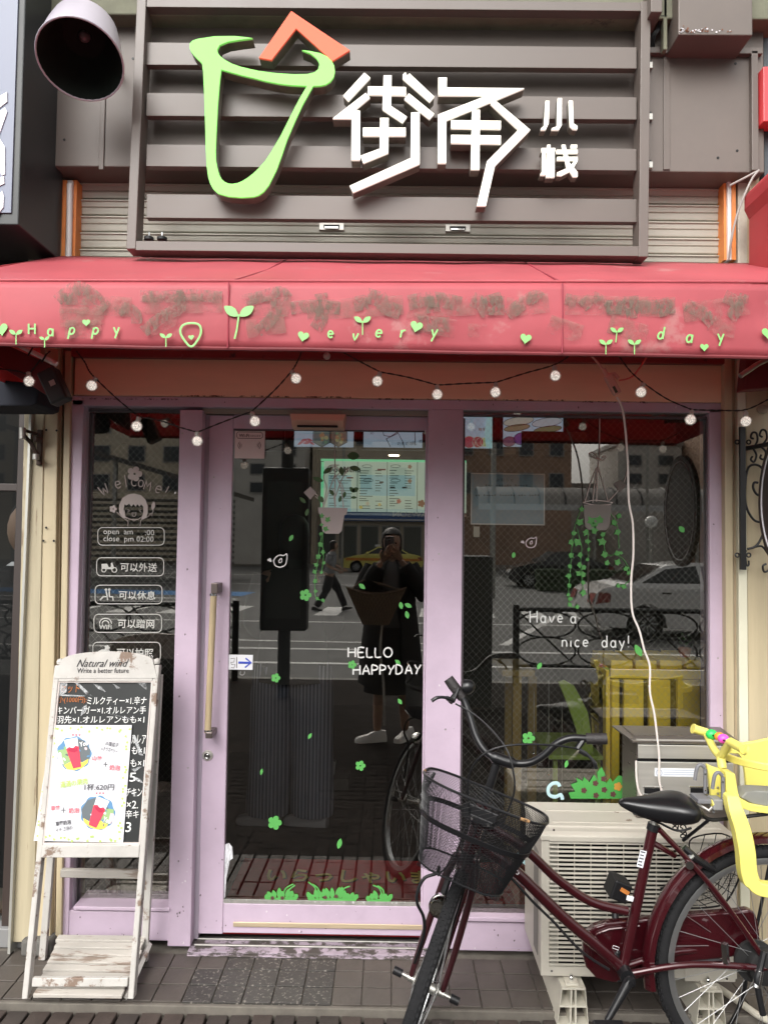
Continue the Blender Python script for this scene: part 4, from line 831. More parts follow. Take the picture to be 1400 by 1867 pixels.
mb.m=Matrix.Translation(P(103,706,-.42))@Matrix.Rotation(rad(-26),4,'Y'); mb.box(-.030,.030,-.035,.02,-.058,.058); obj('box',mb,mat('black box plastic',(.012,.011,.011),.5),bx,bev=.006)
mb=MB(); mb.m=Matrix.Translation(P(96,698,-.457))@Matrix.Rotation(rad(-26),4,'Y'); mb.box(-.009,.009,-.0015,.0,-.009,.009); obj('sticker',mb,mat('faded sticker',(.35,.27,.25),.6),bx)

# ================================================================== RIGHT SIDE
rp = thing('pillar', P(1370,1700,0), 'cream wall pillar with boxed trim on the ironwork side', 'pillar')
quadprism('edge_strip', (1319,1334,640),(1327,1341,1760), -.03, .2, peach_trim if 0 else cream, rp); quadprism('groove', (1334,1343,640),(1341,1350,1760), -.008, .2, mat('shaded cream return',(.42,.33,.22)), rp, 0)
quadprism('edge_strip', (1343,1358,640),(1350,1368,1760), -.028, .2, mat('pale cream trim',(.66,.64,.50),.5,n=.08,ns=4), rp)
quadprism('face', (1358,1700,640),(1368,1750,1790), -.02, .2, cream, rp)
quadprism('upper_face', (1345,1375,318),(1345,1372,640), -.01, .2, mat('dirty white wall',(.52,.48,.40),.7,n=.3,ns=5,bump=.2,c2=(.2,.15,.12),thr=.68), rp) 
quadprism('upper_face', (1366,1384,318),(1366,1384,640), -.03, .2, cream, rp); quadprism('lilac_grey_strip', (1384,1396,330),(1384,1396,640), -.035, .2, mat('lilac grey metal',(.36,.36,.42),.5), rp)
bdg = thing('oval_plate', P(1390,747,-.025), 'small worn oval metal plate on the cream wall beside the last bulb', 'plate')
L=[(P(a,b,-.025).x,P(a,b,-.025).z) for a,b in circ(1391,746,12,8)][::-1]; obj('plate',MB().prism(L,-.025,-.021),mat('worn oval',(.36,.30,.22),.5,metal=.3,n=.3,ns=40),bdg)
nr = thing('neighbour_facade', P(1500,200,-.1), 'dark slate wall of the neighbouring shop with a red sign', 'building')
B('wall', P(1392,200,-.06).x, 3.4, -.06, .3, P(1400,334,-.06).z, 5.5, mat('slate wall',(.06,.075,.085),.6,n=.2,ns=3,bump=.3,bs=15), nr, 0)
B('lower_wall', P(1450,900,.02).x, 3.4, .02, .3, 0, P(1400,336,.02).z, cream, nr, 0)
B('red_sign', P(1386,170,-.12).x, 3.2, -.14, -.07, P(1386,221,-.14).z, P(1386,121,-.14).z, mat('red sign panel',(.75,.06,.07),.35), nr, .003)
mb=MB().box(P(1379,350,-.3).x, 3.2, -.55, -.05, P(1388,640,-.3).z, P(1388,345,-.3).z); obj('red_awning', MB().prism([(P(1378,338,-.2).x,P(1378,338,-.2).z),(P(1378,362,-.2).x,P(1378,362,-.2).z),(P(1387,380,-.2).x,P(1387,380,-.2).z),(P(1387,620,-.2).x,P(1387,620,-.2).z),(3.2,P(1387,620,-.2).z),(3.2,P(1378,325,-.2).z),(P(1388,326,-.2).x,P(1388,326,-.2).z)],-.42,-.1), mat('red awning cloth',(.36,.04,.045),.6,n=.15,ns=5), nr, bev=.01)
cb = thing('hanging_cable', P(1340,400,-.1), 'loose grey cable drooping from the fascia corner past the shutter', 'cable')
T('cable', smooth_path([P(1383,310,-.13),P(1368,330,-.13),P(1345,385,-.12),P(1333,435,-.11),P(1328,474,-.08)],6), .0042, mat('grey cable',(.30,.28,.26),.6), cb); T('cable', smooth_path([P(1380,312,-.13),P(1350,328,-.11),P(1330,338,-.09)],5), .0042, mat('grey cable',(.30,.28,.26)), cb)
# scrolled iron bracket
ib = thing('iron_bracket', P(1353,1040,-.06), 'black wrought iron scroll bracket bolted to the cream pillar', 'iron bracket')
YI=-.06
BP('post', 1349, 778, 1359.5, 1039, YI-.006, YI+.006, black_iron, ib, .001)
def iron(name, pts, wpx, k=6, dy=0):
    T(name, smooth_path([P(a,b,YI+dy) for a,b in pts],k), .00103*wpx, black_iron, ib, 8)
T('arm', [P(1358,818,YI),P(1470,796,YI)], .0085, black_iron, ib, 4)
for y in (806,1012):
    for x in (1343,1364): 
        a=P(x,y,YI); obj('bolt_ring', MB().tube([a+V((.0075*math.cos(t),0,.0075*math.sin(t))) for t in [2*math.pi*i/12 for i in range(12)]], .003, 6, closed=True), black_iron, ib, smooth=True)
iron('scroll',[(1374,815),(1380,803),(1378,790),(1371,789),(1368,797),(1373,800)],4); iron('scroll',[(1388,812),(1397,800),(1395,786),(1388,784),(1384,793),(1389,797)],4)
iron('scroll',[(1373,819),(1378,830),(1374,842),(1368,838),(1371,832)],4); iron('scroll',[(1387,815),(1395,824),(1392,837),(1385,835),(1387,829)],4)
iron('scroll',[(1359,870),(1364,852),(1376,847),(1389,855),(1394,880),(1391,898),(1383,903),(1376,898),(1372,888),(1374,880),(1381,880)],4.5)
iron('scroll',[(1359,870),(1357,905),(1362,930),(1375,949),(1392,952)],4.5); iron('scroll',[(1396,840),(1391,890),(1392,960),(1385,985),(1375,997),(1362,1001)],4.5)
iron('scroll',[(1376,997),(1388,996),(1398,1008),(1410,1030)],4); iron('scroll',[(1359,1003),(1358,1012),(1360,1030),(1364,1030),(1364,1022)],3.5); iron('scroll',[(1406,1030),(1400,1040),(1392,1042),(1390,1032),(1396,1028)],4)
ov=thing('oval_shop_sign',(1.31,-.42,1.71),'dark brown oval sign hung from the iron scroll bracket','sign'); mb=MB()
mb.rings([[(xx_,-.42+.19*k_*math.cos(a_),1.71+.25*k_*math.sin(a_)) for a_ in [2*math.pi*i/36 for i in range(36)]] for xx_,k_ in ((1.300,.93),(1.300,1),(1.32,1),(1.32,.93))]); obj('board',mb,mat('dark brown sign wood',(.035,.02,.015),.5),ov,smooth=True); T('rim_line',[(1.2985,-.42+.165*math.cos(a_),1.71+.222*math.sin(a_)) for a_ in [2*math.pi*i/36 for i in range(36)]],.0025,paper,ov,5,closed=True)
iron('scroll',[(1406,830),(1396,870),(1396,920),(1402,960)],5)

# ================================================================== STRING LIGHTS
st = thing('string_lights', P(700,700,-.35), 'black twisted cord of round frosted bulbs draped under the awning', 'string lights')
YQ=-.35
cordm = mat('black cord',(.015,.015,.014),.6); frost = mat('lit frosted bulb',(.86,.80,.72),.25,emit=.42,n=.5,ns=120,bump=.4,bs=120)
bglass = film_mat('crackled bulb glass',(.9,.88,.86),.55,150,.5,rough=.12)
sock = mat('clear socket',(.45,.45,.42),.3)
bulbs = [(54,695,53,680),(168,703,175,690),(250,777,254,760),(360,804,360,788),(465,768,459,750),(540,690,532,676),(688,695,693,678),(797,719,797,702),(903,715,904,698),(1012,685,1010,666),(1168,715,1172,698),(1258,765,1261,747),(1359,768,1358,748)]
runs = [[(-20,670),(30,676),(53,680),(75,655),(92,640)],[(140,640),(155,660),(163,676),(175,690),(215,728),(254,760)],[(254,760),(290,766),(325,778),(360,788)],[(360,788),(410,768),(459,750)],[(459,750),(500,712),(532,676),(544,655),(549,642)],[(625,642),(660,661),(693,678)],[(693,678),(745,688),(797,702)],[(797,702),(850,699),(904,697)],[(904,697),(958,680),(1010,665),(1042,646)],[(1125,645),(1148,676),(1172,698)],[(1172,698),(1215,727),(1261,747)],[(1261,747),(1310,748),(1358,747),(1400,728)]]
for r_ in runs:
    p = smooth_path([P(a,b,YQ) for a,b in r_],8); mb=MB()
    for s_ in (0,1): mb.tube([q+V((math.cos(i*1.3+s_*math.pi)*.0015,0,math.sin(i*1.3+s_*math.pi)*.0015)) for i,q in enumerate(p)],.0017,5)
    obj('cord',mb,cordm,st,smooth=True)
for (bx_,by,tx,ty) in bulbs:
    a=P(bx_,by,YQ); t=P(tx,ty,YQ); r=.0195; b_=obj('bulb',MB().ball(a,r,18),bglass,st,smooth=True); obj('frosted_core',MB().ball(a,r*.80,14),frost,b_,smooth=True); d=(t-a).normalized()
    obj('socket',MB().lathe([(.008,r*.9),(.0085,r+.011),(.005,r+.013),(.0045,(t-a).length)],a,d,10),sock,b_,smooth=True)
mb=MB().ball(P(596,649,-.1),.014,12); obj('bulb',mb,sock,st,smooth=True)
# extension lead over the right window
ex = thing('extension_cord', P(1115,700,-.3), 'salmon socket block with white lead hanging down to the mailbox', 'cord')
YE=-.33; salmon=mat('salmon plastic',(.60,.33,.27),.5); wc=mat('white cable',(.66,.60,.56),.5)
mb=MB(); mb.m=Matrix.Translation(P(1115,700,YE))@Matrix.Rotation(rad(-28),4,'Y'); mb.box(-.014,.014,-.013,.013,-.040,.034); obj('socket_block',mb,salmon,ex,bev=.005)
mb=MB(); mb.m=Matrix.Translation(P(1121,710,YE-.0135))@Matrix.Rotation(rad(-28),4,'Y'); mb.box(-.005,.004,-.001,.001,-.012,.012); obj('dark_label',mb,mat('dark green label',(.05,.07,.04),.5),ex)
T('plug',[P(1100,672,YE),P(1108,690,YE)],.008,salmon,ex); T('plug',[P(1108,684,YE),P(1120,682,YE),P(1127,690,YE)],.007,salmon,ex)
T('cable',smooth_path([P(1074,645,YE),P(1088,660,YE),P(1100,675,YE)],5),.0035,salmon,ex); T('cable',smooth_path([P(1128,694,YE),P(1150,688,YE),P(1166,670,YE),P(1182,645,YE)],5),.0032,mat('red cable',(.62,.12,.10),.5),ex)
YC=-.26
T('cable',smooth_path([P(1124,724,YE),P(1134,745,YE),P(1140,790,-.30),P(1144,850,-.28),P(1146,915,-.27),P(1153,955,-.26),P(1154,1010,-.26),P(1150,1060,-.25),P(1152,1115,-.25),P(1165,1150,-.25),P(1174,1185,-.25),P(1184,1215,-.25),P(1184,1260,-.25),P(1192,1300,-.25),P(1197,1340,-.25),P(1201,1380,-.25),P(1201,1420,-.25),P(1205,1440,-.25),P(1209,1458,-.25)],6),.0038,wc,ex)
# ================================================================== A-FRAME SIGN BOARD
def frame_from(o, x, z, ortho=True):
    x = V(x).normalized(); z = V(z)
    z = ((z - x*z.dot(x)) if ortho else z).normalized(); y = z.cross(x)
    return Matrix(((x.x,y.x,z.x,o[0]),(x.y,y.y,z.y,o[1]),(x.z,y.z,z.z,o[2]),(0,0,0,1)))
FL, FR, TL, TR = P(40,1822,-.345), P(244,1822,-.345), P(101,1204,-.205), P(291,1204,-.205)
bm_, tm_ = (FL+FR)/2, (TL+TR)/2; Wd = (FR-FL).length
MA = frame_from(bm_, (FR-FL), tm_-bm_, False); MAi = MA.inverted()
def LA(px,py,yl=0):
    o = MAi @ CAM; d = (MAi.to_3x3() @ ray(px,py)); t = (yl-o.y)/d.y; q = o+d*t; return q.x, q.z
ab = thing('sandwich_board', bm_, 'weathered white wooden easel chalkboard with Natural wind on its arched top', 'sign board')
def abox(name, x0,x1,y0,y1,z0,z1, m=whitewash, parent=None, bev=.0025): mb=MB(); mb.m=MA; mb.box(x0,x1,y0,y1,z0,z1); return obj(name,mb,m,parent or ab,bev=bev)
hw = Wd/2; Ht = LA(196,1205)[1]
def aleg(sgn):
    mb=MB(); mb.m=MA; xs=[(sgn*hw, sgn*(hw-.019))]*2; rg=[]; 
    for z in (0,.14,.3,.45,.6,.75,.9,1.02,Ht-.015):
        w_=random.uniform(-.0012,.0012); a,b=sorted((sgn*(hw+w_), sgn*(hw-.019+w_))); rg.append([(a,0,z),(b,0,z),(b,.032,z),(a,.032,z)])
    mb.rings(rg); return obj('front_leg',mb,whitewash,ab,bev=.003)
aleg(-1); aleg(1)
zt_ = LA(170,1241)[1]; zbt = LA(160,1541)[1]; 
# arched head board
top_pts=[(-hw+.002,zt_+.008)]+[(hw-.002,zt_+.008)]+[((hw-.02)*math.cos(t), zt_+.062+ .040*math.sin(t)**.8) for t in [math.pi*i/14 for i in range(15)]]
mb=MB(); mb.m=MA; mb.prism(top_pts,-.003,.014); obj('head_board',mb,whitewash,ab,bev=.002)
for s_ in (-1,1): mb=MB(); mb.m=MA; mb.lathe([(.001,0),(.011,.004),(.013,.012),(.010,.02),(.001,.024)],(s_*(hw-.013),.014,Ht-.015),(0,0,1),12); obj('finial',mb,whitewash,ab)
abox('rail',-hw+.019,hw-.019,-.001,.024,zt_-.003,zt_+.012); abox('rail',-hw+.019,hw-.019,-.001,.026,zbt-.040,zbt)
chalk = mat('chalkboard',(.018,.02,.02),.5,n=.3,ns=6); plastic = None
bd_ = abox('board',-hw+.019,hw-.019,.010,.016,zbt,zt_,chalk,bev=0)
for (a,b,c,d) in ((-hw+.019,-hw+.024,zbt,zt_),(hw-.024,hw-.019,zbt,zt_),): abox('moulding',a,b,.002,.014,c,d,mat('pinkish white moulding',(.60,.53,.50),.6,n=.2,ns=8,c2=(.25,.18,.14),thr=.66),bev=.001)
abox('moulding',-hw+.024,hw-.024,.002,.014,zbt,zbt+.007,mat('pinkish white moulding',(.6,.53,.5)),bev=.001); abox('moulding',-hw+.024,hw-.024,.002,.014,zt_-.007,zt_,mat('pinkish white moulding',(.6,.53,.5)),bev=.001)
def aM(px,py,yl=-.001,tilt=0): x,z=LA(px,py,yl); return MA@Matrix.Translation((x,yl,z))@Matrix.Rotation(rad(tilt),4,'Y')@Matrix.Rotation(rad(90),4,'X')
inkd = mat('dark script ink',(.03,.028,.03),.7)
font_text('lettering','Natural wind',inkd,ab,aM(140,1216,-.0045),w=.185,h=.026,shear=.45,depth=.001)
font_text('lettering','Write a better future',inkd,ab,aM(141,1227,-.0045),w=.183,h=.017,depth=.001)
ch_w = mat('white chalk pen',(.78,.78,.76),.6); ch_o = mat('orange chalk pen',(.42,.13,.03),.6)
YB_=.0085
def chalk_t(t,px,py,wpx,hpx,m=ch_w,bold=.0):
    a=LA(px,py,YB_); b=LA(px+wpx,py,YB_); c=LA(px,py-hpx,YB_); return font_text('lettering',t,m,bd_,aM(px,py,YB_),w=b[0]-a[0],h=c[1]-a[1],bold=bold)
chalk_t('セット',109,1263,36,15,ch_o); chalk_t('小(1000円):',106,1283,52,13,ch_o)
chalk_t('ミルクティー×1.辛ナ',159,1285,108,15); chalk_t('キンバーガー×1.オルレアン手',104,1302,162,14); chalk_t('羽先×1.オルレアンもも×1',103,1319,160,14)
for t,x,y,w_,h_ in (('ルレア',240,1356,26,16),('も×1',240,1375,24,14),('も×1',238,1398,25,14),('5.',236,1425,19,16),('チキン',230,1452,29,15),('×2.',231,1474,21,14),('辛キ',229,1492,24,15),('3',229,1517,10,18)): chalk_t(t,x,y,w_,h_)
# glare off a wrinkled clear plastic cover, painted as pale film patches
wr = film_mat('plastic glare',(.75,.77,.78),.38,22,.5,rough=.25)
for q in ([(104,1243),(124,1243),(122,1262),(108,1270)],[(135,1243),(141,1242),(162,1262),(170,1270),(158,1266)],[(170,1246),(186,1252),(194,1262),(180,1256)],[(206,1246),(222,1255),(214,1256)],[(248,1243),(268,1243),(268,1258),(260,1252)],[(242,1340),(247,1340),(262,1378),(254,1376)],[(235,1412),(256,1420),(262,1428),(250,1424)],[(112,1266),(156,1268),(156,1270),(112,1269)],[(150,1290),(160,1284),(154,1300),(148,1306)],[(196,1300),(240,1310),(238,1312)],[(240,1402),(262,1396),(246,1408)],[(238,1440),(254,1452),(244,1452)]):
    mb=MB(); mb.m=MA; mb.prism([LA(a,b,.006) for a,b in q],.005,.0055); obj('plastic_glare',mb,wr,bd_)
# the paper menu taped on the board
YP=.0035
pp = thing('paper_menu', MA@V((LA(150,1430,YP)[0],YP,LA(150,1430,YP)[1])), 'white paper drink menu with two red drink pictures taped over the chalkboard', 'menu')
def pshape(name,pts,m,lay=1,parent=None): mb=MB(); mb.m=MA; mb.prism([LA(a,b,YP) for a,b in pts][::-1],YP-.0004*lay-.0003,YP-.0004*lay); return obj(name,mb,m,parent or pp)
pshape('sheet',[(95.5,1322),(241,1322),(225,1536),(62,1533)],paper,0)
gv = mat('leaf green print',(.42,.56,.16),.6); gl_ = mat('vine grey print',(.32,.36,.30),.6)
def pline(pts,wpx,m,lay=2,parent=None,name='printed_line',k=3):
    mb=MB(); mb.m=MA; q=smooth_path([(a,b,0) for a,b in pts],k) if k else [V((a,b,0)) for a,b in pts]
    mb.tube([(LA(p.x,p.y,YP)[0],YP-.0004*lay,LA(p.x,p.y,YP)[1]) for p in q],.00095*wpx,5,flat=.15); return obj(name,mb,m,parent or pp)
rr=random.Random(3)
def border(x0,y0,x1,y1,n_):
    pl_=[]
    for i in range(n_+1):
        t=i/n_; L_=math.hypot(x1-x0,y1-y0); nx,ny=-(y1-y0)/L_,(x1-x0)/L_; o_=2.4*math.sin(i*1.6); pl_.append((lerp(x0,x1,t)+nx*o_,lerp(y0,y1,t)+ny*o_))
    pline(pl_,.8,gl_)
    for i,(a,b) in enumerate(pl_):
        if rr.random()<.8: pshape('printed_leaf',leafpts(a+rr.uniform(-3,3),b+rr.uniform(-3,3),5,4.5,rr.uniform(0,180)),gv,2)
border(102,1329,236,1330,20); border(99,1332,71,1526,28); border(234,1334,218,1526,28); border(72,1528,220,1530,22)
rd = mat('red print',(.75,.08,.12),.6); bluep=mat('blue print',(.10,.24,.42),.6); dkp=mat('dark grey print',(.12,.14,.15),.6); yel=mat('yellow print',(.90,.66,.10),.6); gnp=mat('green print',(.28,.42,.18),.6); lil=mat('pale pink print',(.62,.50,.52),.6); redd=mat('drink red print',(.72,.05,.09),.55); foam=mat('foam print',(.72,.80,.86),.5)
def pic(cx,cy,r,rot,flip=1):
    n0=[(cx+(r+1.3*math.cos(9*t))*math.cos(t),cy+(r+1.3*math.cos(9*t))*math.sin(t)) for t in [2*math.pi*i/60 for i in range(60)]]
    pshape('picture',n0,bluep,1)
    cl=lambda pts:[(cx+flip*a*r,cy+b*r) for a,b in pts]
    def ps_(pts,m,l): p_=cl(pts); pshape('picture',p_ if flip>0 else p_[::-1],m,l)
    ps_([(.1,-.9),(.6,-.75),(.95,-.2),(.9,.3),(.4,.5),(.1,.0)],dkp,2); ps_([(-.95,-.2),(-.4,-.3),(-.2,.4),(-.6,.7),(-.9,.3)],gnp,2); ps_([(-.97,.05),(-.75,.0),(-.6,.6),(-.75,.65),(-.95,.4)],lil,3)
    ps_([(-.6,.7),(-.2,.45),(.5,.5),(.85,.3),(.8,.55),(.45,.85),(.0,.98),(-.4,.92)],yel,3)
    for i in range(14): 
        a_=rr.uniform(0,6.28); q_=rr.uniform(.2,.85); pshape('picture',circ(cx+math.cos(a_)*r*q_,cy+math.sin(a_)*r*q_,rr.uniform(1.5,4.5),rr.uniform(1,3),8,rr.uniform(0,90)),rr.choice([bluep,dkp,gnp,lil,foam]),4)
    c_,s_=math.cos(rad(rot)),math.sin(rad(rot)); rt=lambda pts:[(cx+a*c_-b*s_,cy+a*s_+b*c_) for a,b in pts]
    pshape('picture',rt([(-13,-28),(12,-28),(8,26),(-7,26)]),foam,5); pshape('picture',rt([(-12,-11),(-6,-14),(0,-10),(6,-14),(11,-11),(8,26),(-7,26)]),redd,6); pshape('picture',rt([(-10,-9),(-3,-12),(5,-9),(9,-11),(8,-4),(2,-2),(-6,-5)]),mat('deep red print',(.42,.02,.06),.6),7)
pic(136,1374,31,-12); pic(179,1482,31,22,-1)
mb_w = mat('white print',(.85,.85,.85),.6)
def ptext(t,px,py,wpx,hpx,m,tilt=0,bold=0,shear=0):
    a=LA(px,py,YP); b=LA(px+wpx,py,YP); c=LA(px,py-hpx,YP); o=font_text('lettering',t,m,pp,aM(px,py,YP-.0035,tilt),w=b[0]-a[0],h=c[1]-a[1],bold=bold,shear=shear,depth=.0006); return o
ptext('Yobi' if 0 else 'Yob',146,1362,16,9,mb_w,-12,.02); ptext('Yob',187,1497,15,9,mb_w,20,.02)
dkt=mat('dark print',(.10,.10,.11),.6); gnt=mat('lime print',(.50,.66,.16),.6); rdt=mat('rose print',(.72,.16,.20),.6)
ptext('の覆盆子',192,1359,24,8,dkt,8); ptext('ふきラズベリー',183,1367,32,8,dkt,12); ptext('山莓',168,1386,17,9,rdt,6,.015); ptext('奶泡',199,1404,20,10,rdt,3,.015)
pline([(189,1393),(197,1394)],1.8,dkt,2,k=0); pline([(193,1389),(193,1398)],1.8,dkt,2,k=0)
ptext('滿滿の果肉',110,1437,50,12,gnt,-8,.01); ptext('1杯:620円',154,1441,54,12,dkt,0,.01)
ptext('草莓',93,1478,16,9,rdt,-2,.015); ptext('奶泡',125,1483,20,10,rdt,-2,.015); pline([(112,1477),(121,1477)],1.8,dkt,2,k=0); pline([(116.5,1472),(116.5,1482)],1.8,dkt,2,k=0)
ptext('草莓奶泡',102,1507,28,9,dkt,-8,.02); ptext('イチゴ泡わ',102,1518,31,8,dkt,-10)
for (x,y) in ((134,1340),(140,1340),(146,1340),(177,1446),(183,1446),(189,1446)): pshape('printed_heart',heart(x,y,4),rd,2)
# back legs, cross bar and the shelf slats
def leg2(name,a,b,w_=.024,d_=.02,m=whitewash): 
    a,b=V(a),V(b); mb=MB(); mb.rings([[(a.x-w_/2,a.y-d_/2,a.z),(a.x+w_/2,a.y-d_/2,a.z),(a.x+w_/2,a.y+d_/2,a.z),(a.x-w_/2,a.y+d_/2,a.z)],[(b.x-w_/2,b.y-d_/2,b.z),(b.x+w_/2,b.y-d_/2,b.z),(b.x+w_/2,b.y+d_/2,b.z),(b.x-w_/2,b.y+d_/2,b.z)]]); return obj(name,mb,m,ab,bev=.002)
bl1=G(109,1712,.003); br1=G(276,1731,.003); bl1.y=br1.y=-.07
leg2('back_leg',(bl1.x,-.075,.003),(TL.x+.018,-.155,TL.z-.06)); leg2('back_leg',(br1.x,-.075,.003),(TR.x-.014,-.155,TR.z-.06))
BP('cross_bar',110,1587,270,1602,-.095,-.075,whitewash_slat,ab,.003)
xl0=P(66,1800,-.33).x; xr0=P(226,1800,-.33).x; xl1=P(108,1700,-.09).x; xr1=P(268,1700,-.09).x
for i in range(8):
    t=i/7; y=lerp(-.335,-.095,t); z=lerp(.030,.080,t); a=lerp(xl0,xl1,t)+random.uniform(-.004,.004); b=lerp(xr0,xr1,t)+random.uniform(-.004,.004)
    mb=MB(); mb.rings([[(a,y-.014,z),(a,y+.014,z+.004),(a,y+.014,z+.016),(a,y-.014,z+.012)],[(b,y-.014,z+.002),(b,y+.014,z+.006),(b,y+.014,z+.018),(b,y-.014,z+.014)]]); obj('slat',mb,whitewash_slat,ab,bev=.002)
for xx,x1_ in ((xl0+.004,xl1+.004),(xr0+.008,xr1+.008)): T('shelf_rail',[(xx,-.325,.024),(x1_,-.08,.066)],.010,whitewash,ab,4)
abox('foot_bar',-hw+.026,hw-.026,.006,.024,.035,.062)

# ================================================================== AIR CONDITIONER UNIT
ac = thing('air_conditioner', P(1160,1790,-.2), 'ivory outdoor air conditioner unit with slatted fan grille behind the bicycle', 'air conditioner')
YF_=-.33; ax0_=P(986,1650,YF_).x; ax1_=P(1343,1650,YF_).x; azt=P(1160,1522,YF_).z; azb=P(1160,1783,YF_).z; Yb=-.03
def rbox(name,x0,x1,y0,y1,z0,z1,m,parent,bev=.01,seg=4): return obj(name,MB().box(x0,x1,y0,y1,z0,z1),m,parent,bev=bev,seg=seg,smooth=False)
gx0=P(1002,1650,YF_).x; gx1=P(1243,1650,YF_).x; gz0=P(1120,1764,YF_).z; gz1=P(1120,1534,YF_).z
# casing is a shell: back, sides, face frame around the grille
mb=MB(); 
o_out=[(ax0_,azb),(ax1_,azb),(ax1_,azt-.012),(ax0_,azt-.012)]; o_in=[(gx0,gz0),(gx1,gz0),(gx1,gz1),(gx0,gz1)]
mb.prism([o_out,o_in],YF_,YF_+.02); obj('front_frame',mb,white_ac,ac,bev=.004,seg=3)
mb=MB(); k=.022
prof_=[(ax0_+.0005,Yb),(ax0_+.0005,YF_+.021),(ax0_+.006,YF_+.021),(ax0_+.006,Yb)]
B('side',ax0_+.001,ax0_+.012,YF_+.0205,Yb,azb,azt-.012,white_ac,ac,.003); B('side',ax1_-.012,ax1_-.001,YF_+.0205,Yb,azb,azt-.012,white_ac,ac,.003); B('back',ax0_+.013,ax1_-.013,Yb-.01,Yb,azb,azt-.013,white_ac,ac,.002)
B('side_vent',ax0_-.0015,ax0_+.0005,YF_+.05,YF_+.12,azb+.04,azt-.08,mat('shaded vent',(.18,.17,.15),.6),ac,.001)
B('inner',gx0-.01,gx1+.01,YF_+.0215,YF_+.025,gz0-.01,gz1+.01,mat('dark fan cavity',(.006,.006,.006),.9,spec=.05),ac,0)  # near-black liner sheet, stands in for the shade behind the grille
B('fin_strip',gx0,gx0+.028,YF_+.012,YF_+.0205,gz0,gz1,mat('grey fins',(.30,.29,.25),.7),ac,0)
cx_,cz_=(gx0+gx1)/2+.01,(gz0+gz1)/2
fan=MB()
for i in range(4):
    a=i*math.pi/2+.5; pts=[(cx_+math.cos(a+d_)*r_,YF_+.0208-.004*q,cz_+math.sin(a+d_)*r_) for d_,r_,q in ((-.2,.03,0),(-.5,.17,1),(.1,.19,.5),(.55,.18,0),(.4,.04,0))]; fan.add(pts,[(0,1,2,3,4)])
obj('fan',fan,mat('dark fan blade',(.03,.03,.03),.4),ac)
npitch=29; dz=(gz1-gz0)/npitch
sl0=obj('slat',MB().box(gx0-.002,gx1,-.004,.005,-.0026,.0026),white_ac,ac,bev=.0012,org=(0,0,0)); sl0.location=V((0,YF_-.001,gz0+dz*.5))-ORG[ac.name]
for i in range(1,npitch): piece('slat',sl0,(0,YF_-.001,gz0+dz*(i+.5)),ac)
for i in range(8):
    x=gx0+.028+(gx1-gx0-.03)*i/7.5; B('grille_bar',x-.0013,x+.0013,YF_+.003,YF_+.008,gz0-.004,gz1+.004,white_ac,ac,0)
B('grille_rim',gx0-.004,gx1+.004,YF_-.008,YF_+.002,gz1-.002,gz1+.018,white_ac,ac,.003)
# top cover with pressed ridges
tp=MB(); zt2=azt; tp.rings([[(ax0_-.004,YF_-.006,zt2-.022),(ax1_+.004,YF_-.006,zt2-.022),(ax1_+.004,Yb+.002,zt2-.022),(ax0_-.004,Yb+.002,zt2-.022)],[(ax0_-.004,YF_-.006,zt2-.004),(ax1_+.004,YF_-.006,zt2-.004),(ax1_+.004,Yb+.002,zt2-.004),(ax0_-.004,Yb+.002,zt2-.004)],[(ax0_+.010,YF_+.012,zt2+.003),(ax1_-.010,YF_+.012,zt2+.003),(ax1_-.010,Yb-.01,zt2+.003),(ax0_+.010,Yb-.01,zt2+.003)],[(ax0_+.03,YF_+.045,zt2+.003),(ax1_-.03,YF_+.045,zt2+.003),(ax1_-.03,Yb-.03,zt2+.003),(ax0_+.03,Yb-.03,zt2+.003)],[(ax0_+.034,YF_+.05,zt2+.008),(ax1_-.034,YF_+.05,zt2+.008),(ax1_-.034,Yb-.035,zt2+.008),(ax0_+.034,Yb-.035,zt2+.008)]])
obj('top_cover',tp,white_ac,ac,bev=.005,seg=3)
for y in (-.25,-.14): B('ridge',ax0_+.05,ax1_-.05,y-.004,y+.004,azt+.007,azt+.0105,white_ac,ac,.002)
for (x,y) in ((1009,1513),(1005,1770),(1324,1784)): a=P(x,y,YF_-.002) if y>1600 else P(x,y,YF_-.007); obj('screw',MB().lathe([(.004,0),(.0035,.002)],a,(0,-1,0),10),chrome,ac)
for (x,y,r) in ((1123,1481,.012),(1147,1495,.016),(1151,1500,.009)): 
    a=G(x,y,azt+.0095); obj('rust_spot',MB().add([(a.x+r*random.uniform(.5,1)*math.cos(t),a.y+r*random.uniform(.3,.8)*math.sin(t),azt+.0095) for t in [2*math.pi*i/9 for i in range(9)]],[tuple(range(9))]),film_mat('rust spot',(.20,.12,.07),.8,90,.5),ac)
BP('service_panel',1248,1738,1340,1790,YF_-.004,YF_-.001,white_ac,ac,.002); 
font_text('lettering','FUJITSU',mat('grey logo',(.10,.10,.09),.5),ac,upright(1268,1583,YF_-.0015),w=.115,h=.020,bold=.01)
T('connector_cover',[P(1335,1540,YF_+.02),P(1338,1620,YF_+.02)],.01,white_ac,ac,8)
